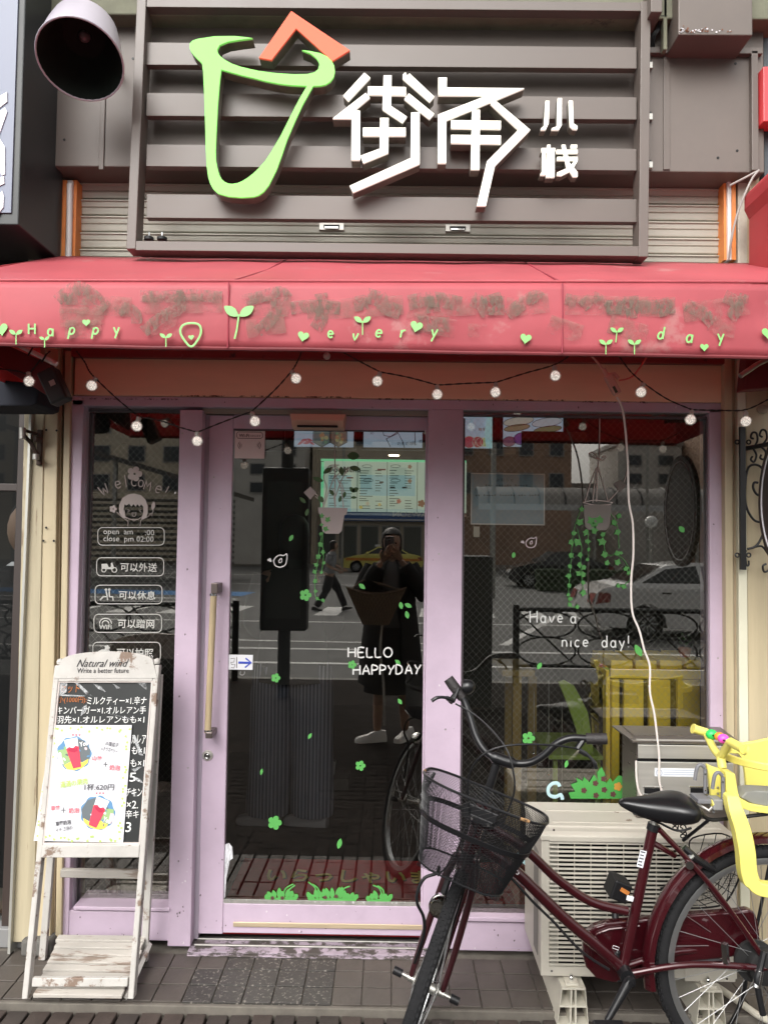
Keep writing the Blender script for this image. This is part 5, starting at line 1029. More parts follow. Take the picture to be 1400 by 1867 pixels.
# hollow plastic feet
pf_ = mat('aged plastic foot',(.52,.49,.41),.6,n=.15,ns=9,c2=(.2,.16,.12),thr=.7)
for nn,(pa,pb,pt0,pt1,lab) in enumerate(((1015,1073,1024,1067,'hollow ivory plastic foot block under the fan grille end of the air conditioner'),(1268,1324,1276,1316,'hollow ivory plastic foot block seen through the rear bicycle wheel'))):
    fo=thing('foot_block',P((pa+pb)/2,1858,-.36),lab,'foot block','plastic feet under the air conditioner')
    x0=P(pa,1850,-.37).x;x1=P(pb,1850,-.37).x;t0=P(pt0,1806,-.37).x;t1=P(pt1,1806,-.37).x; zb_=-.015; zt__=azb-.012; w_=.0022
    outer=[(x0,zb_),(x1,zb_),(t1,zt__),(t0,zt__)]; holes=[]
    xm=[(0,.38),(.44,.56),(.62,1)]
    for (a_,b_) in xm:
        for (c_,d_) in ((.05,.48),(.53,.94)):
            def pt(u,v): l=lerp(x0,t0,v)+w_; r=lerp(x1,t1,v)-w_; return (lerp(l,r,u),lerp(zb_,zt__,v))
            holes.append([pt(a_,c_),pt(b_,c_),pt(b_,d_),pt(a_,d_)])
    mb=MB(); mb.prism([outer]+holes,-.37,-.05); obj('block',mb,pf_,fo); 
    a=V(((x0+x1)/2,-.345,zt__)); obj('washer',MB().box(a.x-.022,a.x+.022,-.365,-.32,a.z+.0,a.z+.009),pf_,fo,bev=.003); obj('bolt',MB().lathe([(.008,0),(.008,.012),(.005,.012),(.005,.02)],(a.x,-.345,a.z+.009),(0,0,1),6),chrome,fo)
dp=thing('drain_pipe',P(1350,1830,-.2),'ivory drain hose lying slanted on the ground under the unit','pipe'); T('hose',[P(1296,1792,-.16),P(1330,1815,-.25),P(1382,1852,-.36),P(1440,1880,-.42)],.0115,pf_,dp,12)

# ================================================================== MAILBOX
mx = thing('mailbox', P(1220,1455,-.1), 'brushed steel mailbox with dark lid standing on the air conditioner', 'mailbox')
YM=-.21; mx0=P(1161,1420,YM).x; mx1=P(1336,1420,YM).x; mz0=azt+.009; mzt=P(1230,1352,YM).z; darks=mat('dark bronze steel',(.15,.13,.115),.3,metal=.5,n=.15,ns=12,stretch=(.3,1,6))
B('body',mx0,mx1,YM+.006,-.04,mz0,mzt,darks,mx,.003); 
bk0=P(1129,1323,-.035); bk1=P(1330,1330,-.035)
mb=MB(); e_=.008; mb.rings([[(mx0-.02,YM-.014,mzt-.003),(mx0-.035,-.03,bk0.z-.006),(mx0-.035,-.03,bk0.z),(mx0-.02,YM-.014,mzt+.005)],[(mx1+.02,YM-.014,mzt-.003),(mx1+.035,-.03,bk0.z-.006),(mx1+.035,-.03,bk0.z),(mx1+.02,YM-.014,mzt+.005)]]); obj('lid',mb,darks,mx,bev=.0015)
B('upper_body',mx0,mx1,YM+.03,-.04,mzt,mzt+.012,darks,mx,0) 
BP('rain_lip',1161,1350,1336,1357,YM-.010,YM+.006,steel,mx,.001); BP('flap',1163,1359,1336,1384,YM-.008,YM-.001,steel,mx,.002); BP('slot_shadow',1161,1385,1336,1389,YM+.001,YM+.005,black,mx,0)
BP('door',1162,1390,1336,1462,YM-.003,YM+.004,steel,mx,.002)
for (a,b) in ((1174,1206),(1258,1292)): n_=node('window_slot',mx); BP('recess',a,1437,b,1447,YM-.0045,YM-.0032,black,n_,.002); BP('trim',a-2,1434,b+2,1436.5,YM-.006,YM-.003,chrome,n_,.001); BP('trim',a-2,1447.5,b+2,1450,YM-.006,YM-.003,chrome,n_,.001)
BP('name_label',1193,1401,1268,1416,YM-.0045,YM-.0032,mat('label white',(.72,.74,.78),.4),mx,0); mb=MB(); mb.tube([P(a,b,YM-.005) for a,b in circ(1201,1409,5.5,n=14)],.0007,5,closed=True); obj('stamp',mb,mat('blue stamp',(.25,.3,.42),.6),mx)
for i in range(3): BP('printed_line',1209,1404+i*4,1266,1404.6+i*4,YM-.0052,YM-.0046,mat('blue stamp',(.25,.3,.42)),mx,0)
L_=[]; 
mbs=MB()
def lidp(px,py): # point on the lid's sloping top
    d=ray(px,py); a=V((mx0,YM-.014,mzt+.005)); n=V((0,-(bk0.z-mzt-.005),(-.03-YM+.014))).normalized(); t=(a-CAM).dot(n)/d.dot(n); return CAM+d*t+n*.0008
mbs.add([lidp(a,b) for a,b in circ(1220,1335,22,7.5,16,3)],[tuple(range(16))]); obj('sticker',mbs,mat('peeled orange sticker',(.36,.15,.07),.7,n=.3,ns=50,c2=(.55,.48,.42),thr=.62),mx)
T('inner_cable',smooth_path([P(1159,1387,YM-.012),P(1160,1420,YM-.012),P(1165,1445,YM-.012),P(1175,1456,YM-.012)],5),.0038,wc,mx,8)
# ================================================================== BICYCLE
maroon = mat('maroon metallic paint',(.045,.004,.007),.25,metal=.25,coat=1,spec=.5); alu = mat('aluminium rim',(.52,.53,.53),.3,metal=.9); blackg = mat('glossy black',(.010,.010,.011),.28,spec=.4)
RH=V((P(1388.5,1716,-.56).x,-.56,.312)); FH=V((.121,-.68,.287)); bdir=V((FH.x-RH.x,FH.y-RH.y,0)).normalized(); R0=.337
bk = thing('bicycle', (.62,-.62,-.04), 'maroon city bicycle with black mesh basket parked across the window', 'bicycle')
def RWM(c,fwd,axle):  # local x=forward, y=axle, z=up
    f=V(fwd).normalized(); a=V(axle); a=(a-f*a.dot(f)).normalized(); u=f.cross(a); 
    return Matrix(((f.x,a.x,u.x,c[0]),(f.y,a.y,u.y,c[1]),(f.z,a.z,u.z,c[2]),(0,0,0,1)))
uu=V((.30,0,.954)).normalized(); aa=V((.90,-.25,-.36)); aa=(aa-uu*aa.dot(uu)).normalized(); hh=aa.cross(uu).normalized()
MF=Matrix(((hh.x,-aa.x,uu.x,FH.x),(hh.y,-aa.y,uu.y,FH.y),(hh.z,-aa.z,uu.z,FH.z),(0,0,0,1)))
if MF.to_3x3().determinant()<0: MF=Matrix(((hh.x,aa.x,uu.x,FH.x),(hh.y,aa.y,uu.y,FH.y),(hh.z,aa.z,uu.z,FH.z),(0,0,0,1)))
sideR=V((-bdir.y,bdir.x,0)); MR=Matrix(((-bdir.x,sideR.x*-1,0,RH.x),(-bdir.y,sideR.y*-1,0,RH.y),(0,0,1,RH.z),(0,0,0,1)))
if MR.to_3x3().determinant()<0: MR=Matrix(((bdir.x,sideR.x*-1,0,RH.x),(bdir.y,sideR.y*-1,0,RH.y),(0,0,1,RH.z),(0,0,0,1)))
sp_mesh=None
def wheel(M, parent):
    w_=node('wheel',parent)
    def ring(R,pr,n=56):  # section pr [(r,y)]
        mb=MB(); mb.m=M; rg=[[((R+r)*math.cos(2*math.pi*i/n),y,(R+r)*math.sin(2*math.pi*i/n)) for r,y in pr] for i in range(n)]; m_=len(pr)
        vs=[p for r in rg for p in r]; mb.add(vs,[(i*m_+k,i*m_+(k+1)%m_,((i+1)%n)*m_+(k+1)%m_,((i+1)%n)*m_+k) for i in range(n) for k in range(m_)]); return mb
    t=.0185; o=obj('tyre',ring(R0-t,[(t*math.cos(a),t*math.sin(a)*1.0) for a in [2*math.pi*i/12 for i in range(12)]],72),rubber,w_,smooth=True)
    # tread blocks
    mb=MB(); mb.m=M; n=120
    for i in range(n):
        a=2*math.pi*i/n
        for yy,off,dr in ((-.011,0,-.0035),(-.004,.5,.0),(.004,0,.0),(.011,.5,-.0035)):
            b=a+off*2*math.pi/n; r0=R0+dr-.003; r1=R0+dr+.0012; h_=.0052
            q=[(r*math.cos(b+s*h_/R0),yy+e,r*math.sin(b+s*h_/R0)) for r in (r0,r1) for s,e in ((-1,-.0026),(1,-.0026),(1,.0026),(-1,.0026))]
            mb.add(q,[(4,5,6,7),(0,1,5,4),(1,2,6,5),(2,3,7,6),(3,0,4,7)])
    obj('tread',mb,rubber,o,kind='stuff')
    obj('rim',ring(R0-.044,[(-.008,-.010),(.008,-.012),(.012,-.011),(.012,.011),(.008,.012),(-.008,.010)]),alu,w_,smooth=True)
    mb=MB(); mb.m=M; mb.lathe([(.010,-.055),(.010,-.038),(.026,-.036),(.026,-.032),(.014,-.028),(.014,.028),(.026,.032),(.026,.036),(.010,.038),(.010,.055)],(0,0,0),(0,1,0),20); obj('hub',mb,dull_metal,w_,smooth=True)
    global sp_mesh
    for i in range(36):
        s=1 if i%2 else -1; a=2*math.pi*i/36; cr=(1 if (i//2)%2 else -1)*1.15
        p0=M@V((.025*math.cos(a+cr),s*.034,.025*math.sin(a+cr))); p1=M@V(((R0-.050)*math.cos(a),s*.003,(R0-.050)*math.sin(a)))
        L_=(p1-p0).length
        if sp_mesh is None:
            o=obj('spoke',MB().tube([(0,0,0),(0,0,1)],.001,4),mat('spoke steel',(.30,.30,.30),.45,metal=.8),w_,org=(0,0,0)); sp_mesh=o
        else: o=sp_mesh.copy(); o.name='spoke'; col.objects.link(o); o.parent=w_
        o.location=p0-ORG[w_.name]; o.rotation_mode='QUATERNION'; o.rotation_quaternion=(p1-p0).to_track_quat('Z','Y'); o.scale=(1,1,L_)
    return w_
wheel(MR,bk); wheel(MF,bk)
def fender(M,a0,a1,m,parent,R=.367,hw_=.027):
    mb=MB(); mb.m=M; rg=[]; n=26
    for i in range(n+1):
        a=rad(lerp(a0,a1,i/n)); sec=[]
        for s,dr in ((-1,-.012),(-.85,.001),(-.4,.008),(0,.011),(.4,.008),(.85,.001),(1,-.012)): r=R+dr; sec.append((r*math.cos(a),s*hw_,r*math.sin(a)))
        for s,dr in ((.95,-.012),(.8,-.001),(0,.009),(-.8,-.001),(-.95,-.012)): r=R+dr-.0015; sec.append((r*math.cos(a),s*hw_,r*math.sin(a)))
        rg.append(sec)
    mb.rings(rg); return obj('fender',mb,m,parent,smooth=True)
# rear: angles measured from local +x (toward the back of the bike) through up
sgx=-1 if (MR.to_3x3()@V((1,0,0))).x<0 else 1
fender(MR,(190 if sgx>0 else -10),(-20 if sgx>0 else 200),maroon,bk)
fender(MF,80,215,maroon,bk)
BBp=P(1135,1767,-.612); STp=P(1190,1508,-.600); HT0=FH+uu*.395; HT1=FH+uu*.54
T('head_tube',[HT0,HT1],.019,maroon,bk,14)
T('down_tube',smooth_path([HT0+uu*.03+V((.01,0,0)),P(930,1580,-.672),P(1022,1668,-.655),P(1085,1722,-.635),BBp],6),.0165,maroon,bk,14)
T('top_tube',smooth_path([HT0+uu*.09+V((.01,0,0)),P(953,1545,-.67),P(1015,1602,-.655),P(1075,1643,-.635),P(1142,1661,-.62)],6),.0135,maroon,bk,14)
T('seat_tube',[BBp,STp],.0155,maroon,bk,14); T('seat_post',[STp,P(1198,1478,-.60)],.012,dull_metal,bk,12)
obj('seat_clamp',MB().lathe([(.018,-.01),(.018,.01)],STp,(P(1198,1478,-.6)-STp),14),blackg,bk)
for s in (-1,1):
    off=V((0,.045*s,0)); T('chain_stay',smooth_path([BBp+V((.02,.02*s,.0)),P(1250,1746,-.60)+off*.8,RH+off*1.05],5),.0095,maroon,bk,10)
    T('seat_stay',smooth_path([STp+V((.012,.018*s,.0)),P(1290,1610,-.585)+off*.9,RH+off*1.05],5),.0085,maroon,bk,10)
    # fork blades
    T('fork_blade',smooth_path([FH+uu*.375+aa*.030*s,FH+uu*.30+aa*.042*s,FH+uu*.12+aa*.048*s,FH+aa*.048*s],5),[.011]*6+[.010]*5+[.009]*3+[.008]*2,mat('black maroon paint',(.03,.006,.008),.3,coat=.5),bk,10)
T('fork_crown',[FH+uu*.385-aa*.035,FH+uu*.385+aa*.035],.015,mat('black maroon paint',(.03,.006,.008)),bk,12); T('fork_crown_cover',[FH+uu*.37,FH+uu*.40],.024,blackg,bk,14)
T('axle',[FH-aa*.088,FH+aa*.088],.0065,dull_metal,bk,10)
for s in (-1,1): T('axle_cap',[FH+aa*s*.074,FH+aa*s*.100],.0115,black,bk,12)
T('axle',[RH+V((0,-.075,0)),RH+V((0,.075,0))],.007,chrome,bk,10); obj('axle_nut',MB().lathe([(.015,0),(.015,.006),(.009,.006),(.009,.016)],RH+V((0,-.062,0)),(0,-1,0),6),dull_metal,bk)
# chain case on the far side
mb=MB(); YC_=-.555; L=[(1062,1742),(1062,1715),(1068,1700),(1082,1688),(1105,1681),(1160,1676),(1230,1668),(1340,1660),(1362,1656),(1374,1662),(1380,1680),(1384,1720),(1372,1738),(1300,1748),(1210,1762),(1170,1782),(1120,1790),(1085,1781),(1068,1763)]
mb.prism([(P(a,b,YC_).x,P(a,b,YC_).z) for a,b in L][::-1],YC_-.008,YC_+.022); obj('chain_case',mb,maroon,bk,bev=.008,seg=3)
mb=MB(); mb.tube([P(a,b,YC_-.012) for a,b in [(1078,1745),(1076,1718),(1088,1702),(1110,1694),(1165,1688)]],.003,6); obj('chain_case_ridge',mb,maroon,bk,smooth=True)
# cranks and pedals
T('bottom_bracket',[BBp+V((0,-.045,0)),BBp+V((0,.05,0))],.021,blackg,bk,16); obj('crank_bolt',MB().lathe([(.016,0),(.016,.008),(.008,.010),(.007,.014)],BBp+V((0,-.06,0)),(0,-1,0),16),blackg,bk)
cr0=BBp+V((0,-.058,0)); cr1=P(1106,1862,-.70); T('crank',[cr0,cr1],[.015,.009],blackg,bk,10)
pd=node('pedal',bk); mb=MB(); mb.box(cr1.x-.045,cr1.x+.04,cr1.y-.085,cr1.y-.01,cr1.z-.012,cr1.z+.012); obj('pedal_body',mb,black,pd,bev=.004)
cr2=P(1120,1650,-.50); T('crank',[BBp+V((0,.05,0)),cr2],[.014,.010],blackg,bk,10)
pd=node('pedal',bk); a=P(1126,1618,-.47); mb=MB(); mb.m=Matrix.Translation(a)@Matrix.Rotation(rad(20),4,'Y'); mb.box(-.028,.028,-.035,.04,-.030,.030); obj('pedal_body',mb,black,pd,bev=.005); mb=MB(); mb.m=Matrix.Translation(a+V((.010,-.036,.005)))@Matrix.Rotation(rad(30),4,'Y'); mb.box(-.014,.014,-.003,.003,-.006,.006); obj('reflector',mb,mat('orange reflector',(.55,.20,.05),.3),pd)
# saddle
YS_=-.60
sd_rings=[]
for (px,yt,yb,hwid) in ((1127,1461,1470,.008),(1133,1455,1478,.018),(1150,1454,1492,.027),(1172,1453,1503,.040),(1195,1449,1511,.058),(1215,1446,1514,.078),(1235,1446,1514,.090),(1252,1449,1508,.088),(1263,1456,1498,.072),(1268,1466,1486,.045)):
    c_=P(px,(yt+yb)/2,YS_); zt1_=P(px,yt,YS_).z; zb1_=P(px,yb,YS_).z; h_=(zt1_-zb1_)
    r_=[]
    for k in range(16):
        t=2*math.pi*k/16; cy=math.cos(t); sy=math.sin(t); zz=(zt1_-h_*.30)+ (sy*h_*.30 if sy>0 else sy*h_*.70*(.25+.75*abs(cy)**2.5) if 0 else (sy*h_*.30 if sy>0 else sy*h_*(.18+.52*abs(cy))))
        r_.append((c_.x,YS_+cy*hwid,zz))
    sd_rings.append(r_)
mb=MB().rings(sd_rings); o=obj('saddle',mb,mat('black vinyl saddle',(.009,.009,.010),.28,spec=.45),bk,smooth=True); ss=o.modifiers.new('s','SUBSURF'); ss.levels=1; ss.render_levels=1
for s in (-1,1): 
    T('saddle_rail',smooth_path([P(1150,1478,YS_)+V((0,.02*s,0)),P(1190,1492,YS_)+V((0,.022*s,0)),P(1225,1506,YS_)+V((0,.035*s,0)),P(1250,1500,YS_)+V((0,.04*s,0))],5),.0035,blackg,bk,6)
    mb=MB(); c_=P(1238,1514,YS_)+V((0,.03*s,0)); mb.tube([c_+V((.009*math.cos(t*.9),0,.009*math.sin(t*.9)))+V((0,.0,.002*t-.012)) for t in range(0,20)],.0022,5); obj('saddle_spring',mb,blackg,bk,smooth=True)
T('frame_lug',[P(1178,1530,-.6),P(1230,1560,-.59)],.009,maroon,bk,8)
# rear lock, reflector, clamps
T('ring_lock',smooth_path([P(1246,1546,-.60),P(1275,1570,-.61),P(1300,1585,-.60)],5),.011,blackg,bk,8); obj('clamp',MB().lathe([(.012,0),(.012,.012)],P(1254,1575,-.625),(0,-1,0),12),chrome,bk); T('clamp_strap',[P(1248,1570,-.62),P(1262,1560,-.61)],.008,alu,bk,8)
obj('tail_reflector',MB().lathe([(.026,0),(.026,.03),(.018,.04)],P(1283,1573,-.55),(-.3,-1,-.1),18),black,bk,smooth=True)
T('stay_clamp',[P(1320,1720,-.63),P(1323,1755,-.63)],.011,chrome,bk,4); T('coaster_arm',[P(1322,1752,-.62),P(1308,1750,-.62),P(1260,1754,-.62)],.004,black,bk,6); T('rear_brake_cable',smooth_path([P(1125,1790,-.63),P(1180,1768,-.63),P(1240,1755,-.62)],4),.0022,black,bk,5)
obj('drum_cover',MB().lathe([(.050,0),(.055,.012),(.050,.03),(.030,.036)],RH+V((-.012,-.022,.0)),(0,-1,0),26),mat('black drum',(.018,.018,.018),.5),bk,smooth=True)
obj('drum_cover',MB().lathe([(.060,0),(.062,.014)],RH+V((-.035,-.018,.010)),(0,-1,0),26),mat('black drum',(.018,.018,.018)),bk,smooth=True)
# stand
T('stand',smooth_path([P(1392,1735,-.65),P(1385,1765,-.66),P(1379,1790,-.67),P(1390,1850,-.68)],5),.009,black,bk,8); T('stand',[P(1384,1770,-.66),P(1378,1800,-.67)],.012,chrome,bk,10)
T('stand_leg',smooth_path([P(1355,1735,-.52),P(1358,1790,-.50),P(1345,1840,-.45),P(1330,1868,-.40)],5),.007,black,bk,8)
# carrier
YK=-.56
for yy in (-.65,-.47):
    T('carrier_rail',smooth_path([P(1272,1478,yy) if yy<YK else P(1272,1472,yy),P(1292,1494,yy),P(1330,1492,yy),P(1400,1484,yy),P(1470,1478,yy)],5),.0055,blackg,bk,8)
    T('carrier_strut',[P(1290,1496,yy),P(1245,1532,-.58)],.005,blackg,bk,8); T('carrier_strut',[P(1420,1484,yy),RH+V((0,-.06 if yy<YK else .06,0))],.005,blackg,bk,8) if yy>-.5 else None
for x in (1272,1300,1345,1380,1400): T('carrier_bar',[P(x,1480 if x>1290 else 1476,-.65),P(x,1480 if x>1290 else 1474,-.47)],.0045,blackg,bk,6)
# wire side pannier seen through the wheel
wp=node('wire_pannier',bk); YW=-.49
def wl_(pts,r=.0018): T('wire',smooth_path([P(a,b,YW) for a,b in pts],4),r,blackg,wp,5)
wl_([(1203,1620),(1240,1613),(1283,1607),(1310,1590),(1330,1545),(1340,1525)],.0028); wl_([(1198,1655),(1250,1656),(1295,1654),(1322,1645),(1345,1605),(1356,1560)],.0028); wl_([(1256,1550),(1262,1528),(1315,1520),(1350,1540)],.0025)
for k in range(1,5): t=k/5; wl_([(lerp(1203,1198,t),lerp(1620,1655,t)),(lerp(1283,1310,t),lerp(1607,1652,t)),(lerp(1340,1356,t),lerp(1525,1560,t))],.0013)
for (a,b,c,d) in ((1215,1618,1262,1656),(1235,1614,1290,1655),(1250,1612,1312,1650),(1240,1590,1322,1645),(1258,1580,1335,1630),(1256,1556,1350,1600),(1290,1540,1356,1575),(1205,1622,1232,1656)): wl_([(a,b),((a+c)/2,(b+d)/2),(c,d)],.0016)
for (a,b,c,d) in ((1285,1520,1262,1600),(1305,1520,1290,1600),(1325,1522,1305,1640),(1340,1530,1325,1640),(1256,1550,1238,1600)): wl_([(a,b),((a+c)/2,(b+d)/2),(c,d)],.0014)
mb=MB()
for (x,y,w_,h_) in ((1250,1634,22,18),(1290,1634,26,16),(1328,1604,18,22),(1350,1552,14,22),(1308,1586,16,20),(1268,1612,18,12)):
    for i in range(6):
        mb.tube([P(x+w_*i/5-w_/2,y-h_/2,YW),P(x+w_*i/5-w_/2+4,y+h_/2,YW)],.0006,3); mb.tube([P(x-w_/2,y-h_/2+h_*i/5,YW),P(x+w_/2+3,y-h_/2+h_*i/5,YW)],.0006,3)
obj('fine_mesh',mb,blackg,wp,kind='stuff')
# handlebar, stem, bell, levers, cables
stem_top=P(905,1393,-.68)
T('stem',[HT1,stem_top],.0125,blackg,bk,12)
hb_pts=[P(842,1272,-.61),P(848,1283,-.615),P(857,1308,-.63),P(868,1343,-.65),P(886,1371,-.67),P(910,1384,-.68),P(940,1392,-.69),P(968,1390,-.70),P(992,1376,-.71),P(1014,1356,-.715),P(1040,1346,-.72),P(1072,1347,-.725)]
q_=smooth_path(hb_pts,5); T('handlebar',q_,[.0105+(.006 if 22<i<30 else 0) for i in range(len(q_))],blackg,bk,12)
gm=mat('dark grip rubber',(.02,.017,.017),.6,bump=.5,bs=150); 
T('grip',[P(817,1237,-.60),P(826,1250,-.605),P(843,1272,-.61)],[.0155,.0165,.0155],gm,bk,14); T('grip',[P(1068,1347,-.72),P(1106,1347,-.73)],[.0155,.0155],gm,bk,14)
bl0=node('brake_lever',bk); T('lever',smooth_path([P(787,1278,-.66),P(797,1272,-.66),P(812,1272,-.65),P(826,1278,-.63)],5),[.0055]*6+[.0045]*5+[.007]*5,blackg,bl0,8); T('perch',[P(820,1280,-.63),P(834,1262,-.61)],.009,blackg,bl0,8); T('lever',[P(826,1280,-.63),P(836,1255,-.62)],.005,black,bl0,8)
bl1_=node('brake_lever',bk); T('lever',smooth_path([P(1086,1401,-.76),P(1083,1390,-.76),P(1072,1378,-.75),P(1056,1368,-.74)],5),[.0055]*6+[.0045]*5+[.007]*5,blackg,bl1_,8); T('perch',[P(1052,1365,-.73),P(1062,1350,-.725)],.009,blackg,bl1_,8)
obj('bell',MB().lathe([(.003,.02),(.012,.018),(.019,.010),(.022,0),(.023,-.004),(.014,-.006),(.014,-.014),(.006,-.016)],P(853,1252,-.615),(.75,-.5,.3),20),blackg,bk,smooth=True)
for pts in ([(830,1283,-.64),(865,1303,-.66),(900,1335,-.70),(925,1370,-.74),(936,1410,-.76),(937,1445,-.76),(925,1480,-.74),(918,1500,-.72)],[(1058,1366,-.73),(1020,1360,-.76),(965,1357,-.79),(910,1362,-.80),(875,1380,-.79),(856,1410,-.77),(853,1445,-.76),(858,1490,-.74),(870,1520,-.72)]):
    T('brake_cable',smooth_path([P(*p) for p in pts],7),.0028,black,bk,6)
T('under_cable',smooth_path([P(922,1590,-.68),P(960,1632,-.675),P(975,1648,-.67),P(1010,1682,-.66),P(1060,1735,-.65),P(1110,1768,-.635)],5),.004,black,bk,6)
T('lamp_cable',smooth_path([P(800,1580,-.80),P(796,1592,-.82),P(775,1600,-.82),P(763,1620,-.82),P(760,1645,-.82),P(772,1672,-.81),P(773,1700,-.80),P(765,1730,-.78),P(756,1755,-.74)],6),.0045,black,bk,8)
# head lamp
hl=node('head_lamp',bk); lc=P(803,1655,-.80); la=V((-.10,-.98,-.10))
obj('lens',MB().lathe([(.031,0),(.028,.006),(.016,.010),(.002,.011)],lc,la,24),glass_mat('lamp lens',(.9,.9,.88),.05),hl,smooth=True); obj('reflector',MB().lathe([(.030,-.001),(.024,-.012),(.012,-.020),(.002,-.023)],lc,la,12,),chrome,hl); obj('shell',MB().lathe([(.032,.001),(.033,-.004),(.031,-.014),(.022,-.035),(.004,-.042)],lc,la,24,cap=(False,True)),chrome,hl,smooth=True)
T('lamp_bracket',[lc-la*.03,P(818,1600,-.73)],.010,black,bk,8)
# stickers
def tube_sticker(px,py,w_,h_,tilt,Y,m,name='sticker'):
    mb=MB(); mb.m=Matrix.Translation(P(px,py,Y))@Matrix.Rotation(rad(tilt),4,'Y'); mb.box(-w_/2,w_/2,-.0006,.0006,-h_/2,h_/2); return obj(name,mb,m,bk)
stk=tube_sticker(1169,1566,.019,.050,14,STp.y-.018,mat('label white',(.72,.74,.78)))
for i in range(5): 
    mb=MB(); mb.m=Matrix.Translation(P(1169,1566,STp.y-.0192))@Matrix.Rotation(rad(14),4,'Y'); z=-.02+i*.0095; mb.box(-.007,.006-.002*(i%2),-.0004,.0004,z,z+.004); obj('printed_mark',mb,dkt,stk)
tube_sticker(1148,1638,.020,.014,14,STp.y-.022,mat('label white',(.72,.74,.78)))
mb=MB(); mb.m=Matrix.Translation(P(1122,1728,BBp.y-.020))@Matrix.Rotation(rad(18),4,'Y'); mb.tube([(-.009,0,-.004),(.009,0,-.004),(.009,0,.004),(-.009,0,.004)],.0008,4,closed=True); obj('maker_badge',mb,paper,bk)
mb=MB(); mb.m=Matrix.Translation(P(932,1583,-.698))@Matrix.Rotation(rad(50),4,'Y')@Matrix.Rotation(rad(90),4,'X'); font_text('lettering',"N'3",paper,bk,mb.m,h=.010,w=.026)
# ------------------------------------------------------------------ basket
bs=node('basket',bk)
OB=FH+uu*.600
def Bk(a,h,u): return OB+aa*a+hh*h+uu*u
def section(t):   # t 0 bottom .. 1 top : rounded outline
    wa=lerp(.118,.172,t); d0=.055; dd=lerp(.165,.225,t); pts=[]
    for i in range(64):
        th=2*math.pi*i/64; c,s=math.cos(th),math.sin(th)
        ex=.55; x=wa*math.copysign(abs(c)**ex,c); h=math.copysign(abs(s)**(.5 if s<0 else .85),s)
        hy=d0+dd*.5+dd*.5*h; pts.append((x,hy))
    return pts
Hb=.212; nz=10
slope=lambda h:0
S=[section(j/nz) for j in range(nz+1)]
def Bp(i,j): x,h=S[j][i%64]; return Bk(x,h,-Hb+Hb*j/nz + (.018*(h-.055)/.2 if j==nz else 0))
def Bs(p,t): # continuous param p in 0..64, t 0..1
    p%=64; i=int(p); f=p-i; jj=min(nz-1,int(t*nz)); g=t*nz-jj
    a=Bp(i,jj).lerp(Bp(i+1,jj),f); b=Bp(i,jj+1).lerp(Bp(i+1,jj+1),f); return a.lerp(b,g)
mb=MB(); NW=120
for s in (1,-1):
    for k in range(NW):
        pts=[Bs(64*k/NW+s*13.5*t/1.0,t) for t in [q/9 for q in range(10)]]; mb.tube(pts,.00075,3)
# floor of the basket
for s in (0,1):
    for k in range(26):
        if s==0:
            x=-.112+.224*k/25; pts=[Bk(x,.065,-Hb),Bk(x,.215,-Hb)]
        else:
            h=.06+.16*k/25; pts=[Bk(-.11,h,-Hb),Bk(.11,h,-Hb)]
        mb.tube(pts,.0007,3)
obj('wire_net',mb,blackg,bs,kind='stuff')
T('rim_wire',[Bp(i,nz) for i in range(64)],.0036,blackg,bs,8,closed=True)
T('base_wire',[Bp(i,0) for i in range(64)],.0028,blackg,bs,6,closed=True)
mb=MB(); rg=[[Bs(i,.60),Bs(i,.66)] for i in range(2,63)]
c_=Bk(0,.16,0)
mb.rings([[a+(a-c_).normalized()*.002,b+(b-c_).normalized()*.002,b+(b-c_).normalized()*.0045,a+(a-c_).normalized()*.0045] for a,b in rg]); obj('band',mb,blackg,bs,smooth=True)
for (x,h) in ((-.05,.22),(.05,.22),(0,.22)): T('stay_wire',[Bk(x,h,-Hb-.002),Bk(x*.6,.06,-Hb-.002),Bk(x*.5,.05,-.03)],.0024,blackg,bs,6)
mb=MB(); mb.m=frame_from(Bk(.0,.064,-.075),aa,uu); mb.box(-.048,.048,-.004,.004,-.022,.022); obj('mount_plate',mb,black,bs,bev=.003)
mb=MB(); mb.m=frame_from(Bk(.008,.075,-.085),aa,uu); mb.box(-.034,.034,-.006,.003,-.010,.010); obj('mount_bracket',mb,black,bs,bev=.003)
for x in (-.018,.030): obj('mount_bolt',MB().lathe([(.005,0),(.004,.004)],Bk(x,.083,-.085),hh,8),chrome,bs)
T('tag_strap',[Bk(-.155,.08,-.01),Bk(-.165,.13,-.07)],.005,blackg,bs,6); T('worn_rim_end',[Bp(12,nz),Bp(10,nz)],.0041,mat('bare copper',(.45,.26,.12),.5,metal=.4),bs,8); T('worn_rim_end',[Bp(31,nz),Bp(32,nz)],.0041,mat('bare copper',(.45,.26,.12)),bs,8)
T('basket_support',[Bk(0,.20,-Hb-.004),FH+uu*.36+hh*.03],.006,blackg,bk,6)

# ================================================================== CHILD SEAT
cs = thing('child_seat', P(1370,1480,-.56), 'bright yellow plastic child seat with bead toy clamped on the bicycle carrier', 'child seat')
yl = mat('yellow plastic',(.74,.66,.16),.35,n=.03,ns=4); greyp = mat('grey strap',(.16,.16,.17),.5)
YN,YFar=-.70,-.42
